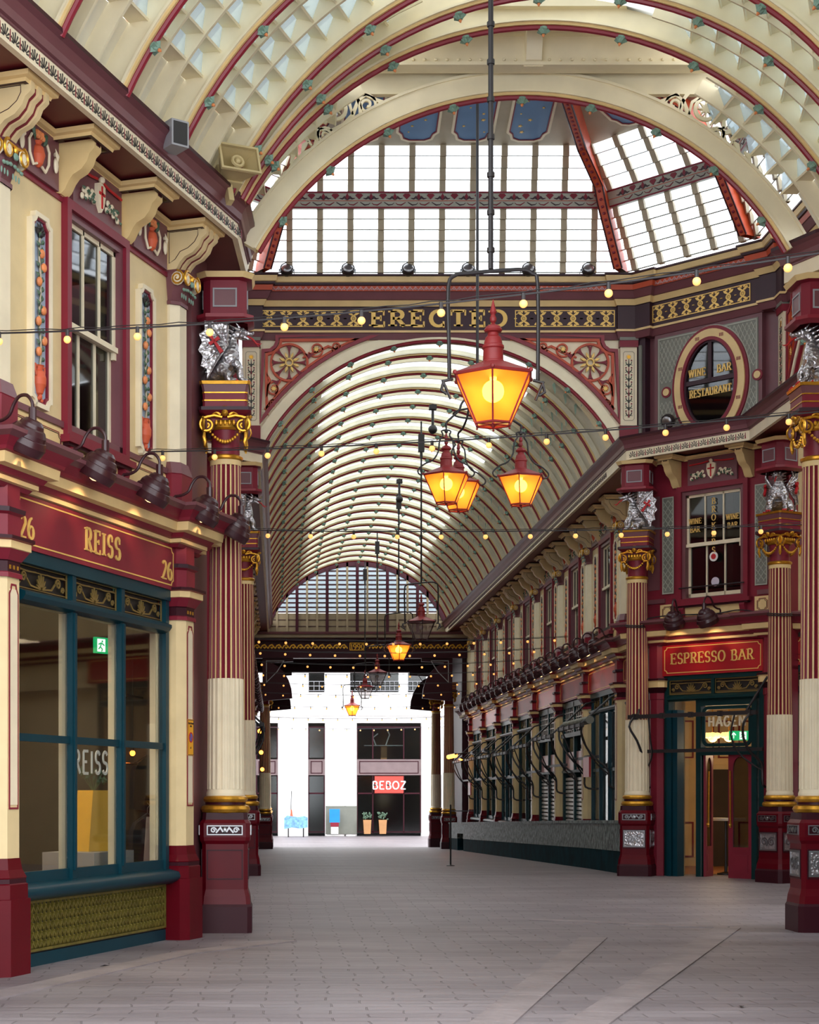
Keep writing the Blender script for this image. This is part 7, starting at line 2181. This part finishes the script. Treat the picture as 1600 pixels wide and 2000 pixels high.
m = MB(); cxb = (bx(732) + bx(788)) / 2; text(m, 'BEBOZ', cxb, bz(1541), .38, t=.085, serif=False, y0=-.08, y1=-.05, sp=.12, thin=.9, sx=1.15); P.part('lettering', m, ['white_paint'], under=i, smooth=0)
spawn(P, 'shop_sign', 'red shop sign with white letters on the white building', 'sign', FBD)
P = Proto(); m = MB(); m.box(bx(643), bx(663), -.6, -.5, bz(1606), bz(1580)); P.part('blue_face', m, ['board_blue']); m = MB(); m.box(bx(645), bx(661), -.6, -.5, bz(1614), bz(1606)); P.part('red_band', m, ['burgundy']); m = MB(); m.box(bx(646), bx(660), -.8, -.4, bz(1628), bz(1615)); P.part('foot_box', m, ['white_paint'])
spawn(P, 'pavement_board', 'bright blue pavement board in front of the white building', 'sign', FBD)
P = Proto(); m = MB(); q = [(bx(555), bz(1597)), (bx(561), bz(1592)), (bx(572), bz(1594)), (bx(583), bz(1595)), (bx(594), bz(1593)), (bx(600), bz(1596)), (bx(600), bz(1615)), (bx(585), bz(1617)), (bx(570), bz(1615)), (bx(555), bz(1618))]
m.prism(q, -.5, .1, 'y'); P.part('blue_cover', m, ['tarp_blue'])
m = MB()
for x in (563, 592):
    for y in (-.45, .05): m.box(bx(x) - .03, bx(x) + .03, y - .03, y + .03, bz(1636), bz(1614))
P.part('leg', m, ['black_iron'])
spawn(P, 'covered_stall', 'small street stall under a pale blue cover at the passage end', 'stall', frame(0, YB - 1.2))
m = MB(); m.tube([(0, 0, .3), (.03, 0, 1.35)], .018, 6, 0); m.prism([(-.06, -.05), (.12, -.05), (.05, .42), (-.0, .42)], -.04, .04, 'y', 1)
single('broom', m, ['black_iron', 'terracotta'], 'upright broom standing on the blue covered stall', 'broom', frame(bx(568), YB - 1.2, 0, bz(1597)))
for k, (p, lb) in enumerate(((716, 'left'), (746, 'right'))):
    P = Proto(); m = MB(); m.prism([(-.16, 0), (.16, 0), (.2, .7), (-.2, .7)], -.2, .2, 'y'); P.part('tub', m, ['wood_warm'])
    m = MB(); R = random.Random(k)
    for i in range(30): a = R.uniform(0, 6.28); z = R.uniform(.7, 1.0); leaf(m, .2 * cos(a), z, R.uniform(.3, 2.8), .14, .04, .2 * sin(a))
    P.part('plant', m, ['leaf_green'], smooth=0)
    spawn(P, 'wooden_planter', '%s of the two wooden planters before the red signed shop' % lb, 'planter', frame(bx(p), YB - .7, 0, bz(1628)))
P = Proto(); m = MB(); m.box(-1.0, 1.0, -.3, .3, .72, .76); P.part('top', m, ['white_paint']); m = MB(); m.box(-.15, .15, -.15, .15, 0, .72); P.part('pedestal', m, ['wood_warm']); m = MB(); m.tube([(-.4, 0, .76), (-.55, 0, 1.15), (-.3, 0, 1.35)], .03, 6); m.tube([(.1, 0, .76), (.3, 0, 1.3), (.2, 0, 1.5)], .03, 6); P.part('desk_lamps', m, ['white_paint'])
spawn(P, 'office_desk', 'white desk with lamps behind the upper window of the red signed shop', 'desk', frame(bx(752), YB + 1.0, 0, bz(1480) - .1))

# ================================================================== side arms of the crossing and the chamfered corners
def wall_line(m, a, b, th, z0, z1, mi=0):
    a = Vector(a); b = Vector(b); d = (b - a).normalized(); n = Vector((d.y, -d.x)) * th
    c = [a, b, b - n, a - n]
    m.add([(p.x, p.y, z) for z in (z0, z1) for p in c], [(0, 3, 2, 1), (4, 5, 6, 7), (0, 1, 5, 4), (1, 2, 6, 5), (2, 3, 7, 6), (3, 0, 4, 7)], mi)
m = MB()
wall_line(m, (-2.73, 22.57), (-.84, 20.6), -.3, -.1, 10, 0); wall_line(m, (-.84, 20.6), (-.98, 19.75), -.25, -.1, 7.9, 0)
single('wall_left_corner', m, ['plum'], 'plum chamfered corner behind the near left column', 'wall', kind='structure', smooth=0)
m = MB()
wall_line(m, (-2.73, 29.83), (-.72, 31.95), .3, -.1, 10, 0); wall_line(m, (-.9, 31.9), (-.93, 32.4), .3, -.1, 8, 0)
single('wall_left_chamfer', m, ['burgundy'], 'burgundy chamfered wall left of the great arch', 'wall', kind='structure', smooth=0)
m = MB(); m.box(-14, -2.6, 22.2, 22.4, -.1, 10, 0); m.box(-14, -2.6, 30.0, 30.2, -.1, 10, 0)
m.box(-14.2, -14, 22.2, 30.2, -.1, 10, 1)
single('wall_side_arm_left', m, ['wall_cream', 'burgundy'], 'cream walls of the unseen left side arm', 'wall', kind='structure', smooth=0)
m = MB(); m.box(9.0, 17, 22.2, 22.4, -.1, 10, 0); m.box(10.9, 17, 30.3, 30.4, -.1, 10, 0); m.box(8.7, 17, 30.3, 30.4, 8, 10, 0); m.box(17, 17.2, 22.2, 30.2, -.1, 10, 1)
single('wall_side_arm_right', m, ['wall_cream', 'burgundy'], 'cream walls of the unseen right side arm', 'wall', kind='structure', smooth=0)
m = MB(); m.add([(-14, 22.2, 10), (-2.75, 22.2, 10), (-2.75, 30.2, 10), (-14, 30.2, 10)], [(0, 1, 2, 3)]); m.add([(8.7, 22.2, 10), (17, 22.2, 10), (17, 30.2, 10), (8.7, 30.2, 10)], [(0, 1, 2, 3)])  # translucent sheets added so light reaches the crossing from both sides
single(ceiln(), m, 'added_light_panel', 'pale translucent ceilings added to light the two unseen side arms', 'ceiling', kind='structure', smooth=0)

m = MB()
for (x, y) in ((6.50, 31.5), (8.49, 29.45)):
    for k in range(2): m.tube([(x + .2 * cos(2 * PI * i / 20), y + .2 * sin(2 * PI * i / 20), 4.62 + .03 * k + .03 * sin(2 * PI * i / 20)) for i in range(20)], .011, 5, closed=True)
pts = [Vector((6.68, 31.42, 4.63))] + [Vector((*wpt(FB, s_, -.36), 4.76 + .02 * sin(s_ * 9))) for s_ in (.45, .9, 1.4, 1.9, 2.4)] + [Vector((8.31, 29.6, 4.64))]
m.tube(cr(pts, 4), .012, 5)
single('power_cable', m, 'cable_black', 'black cable looped round both columns beside the espresso bar sign', 'cable')
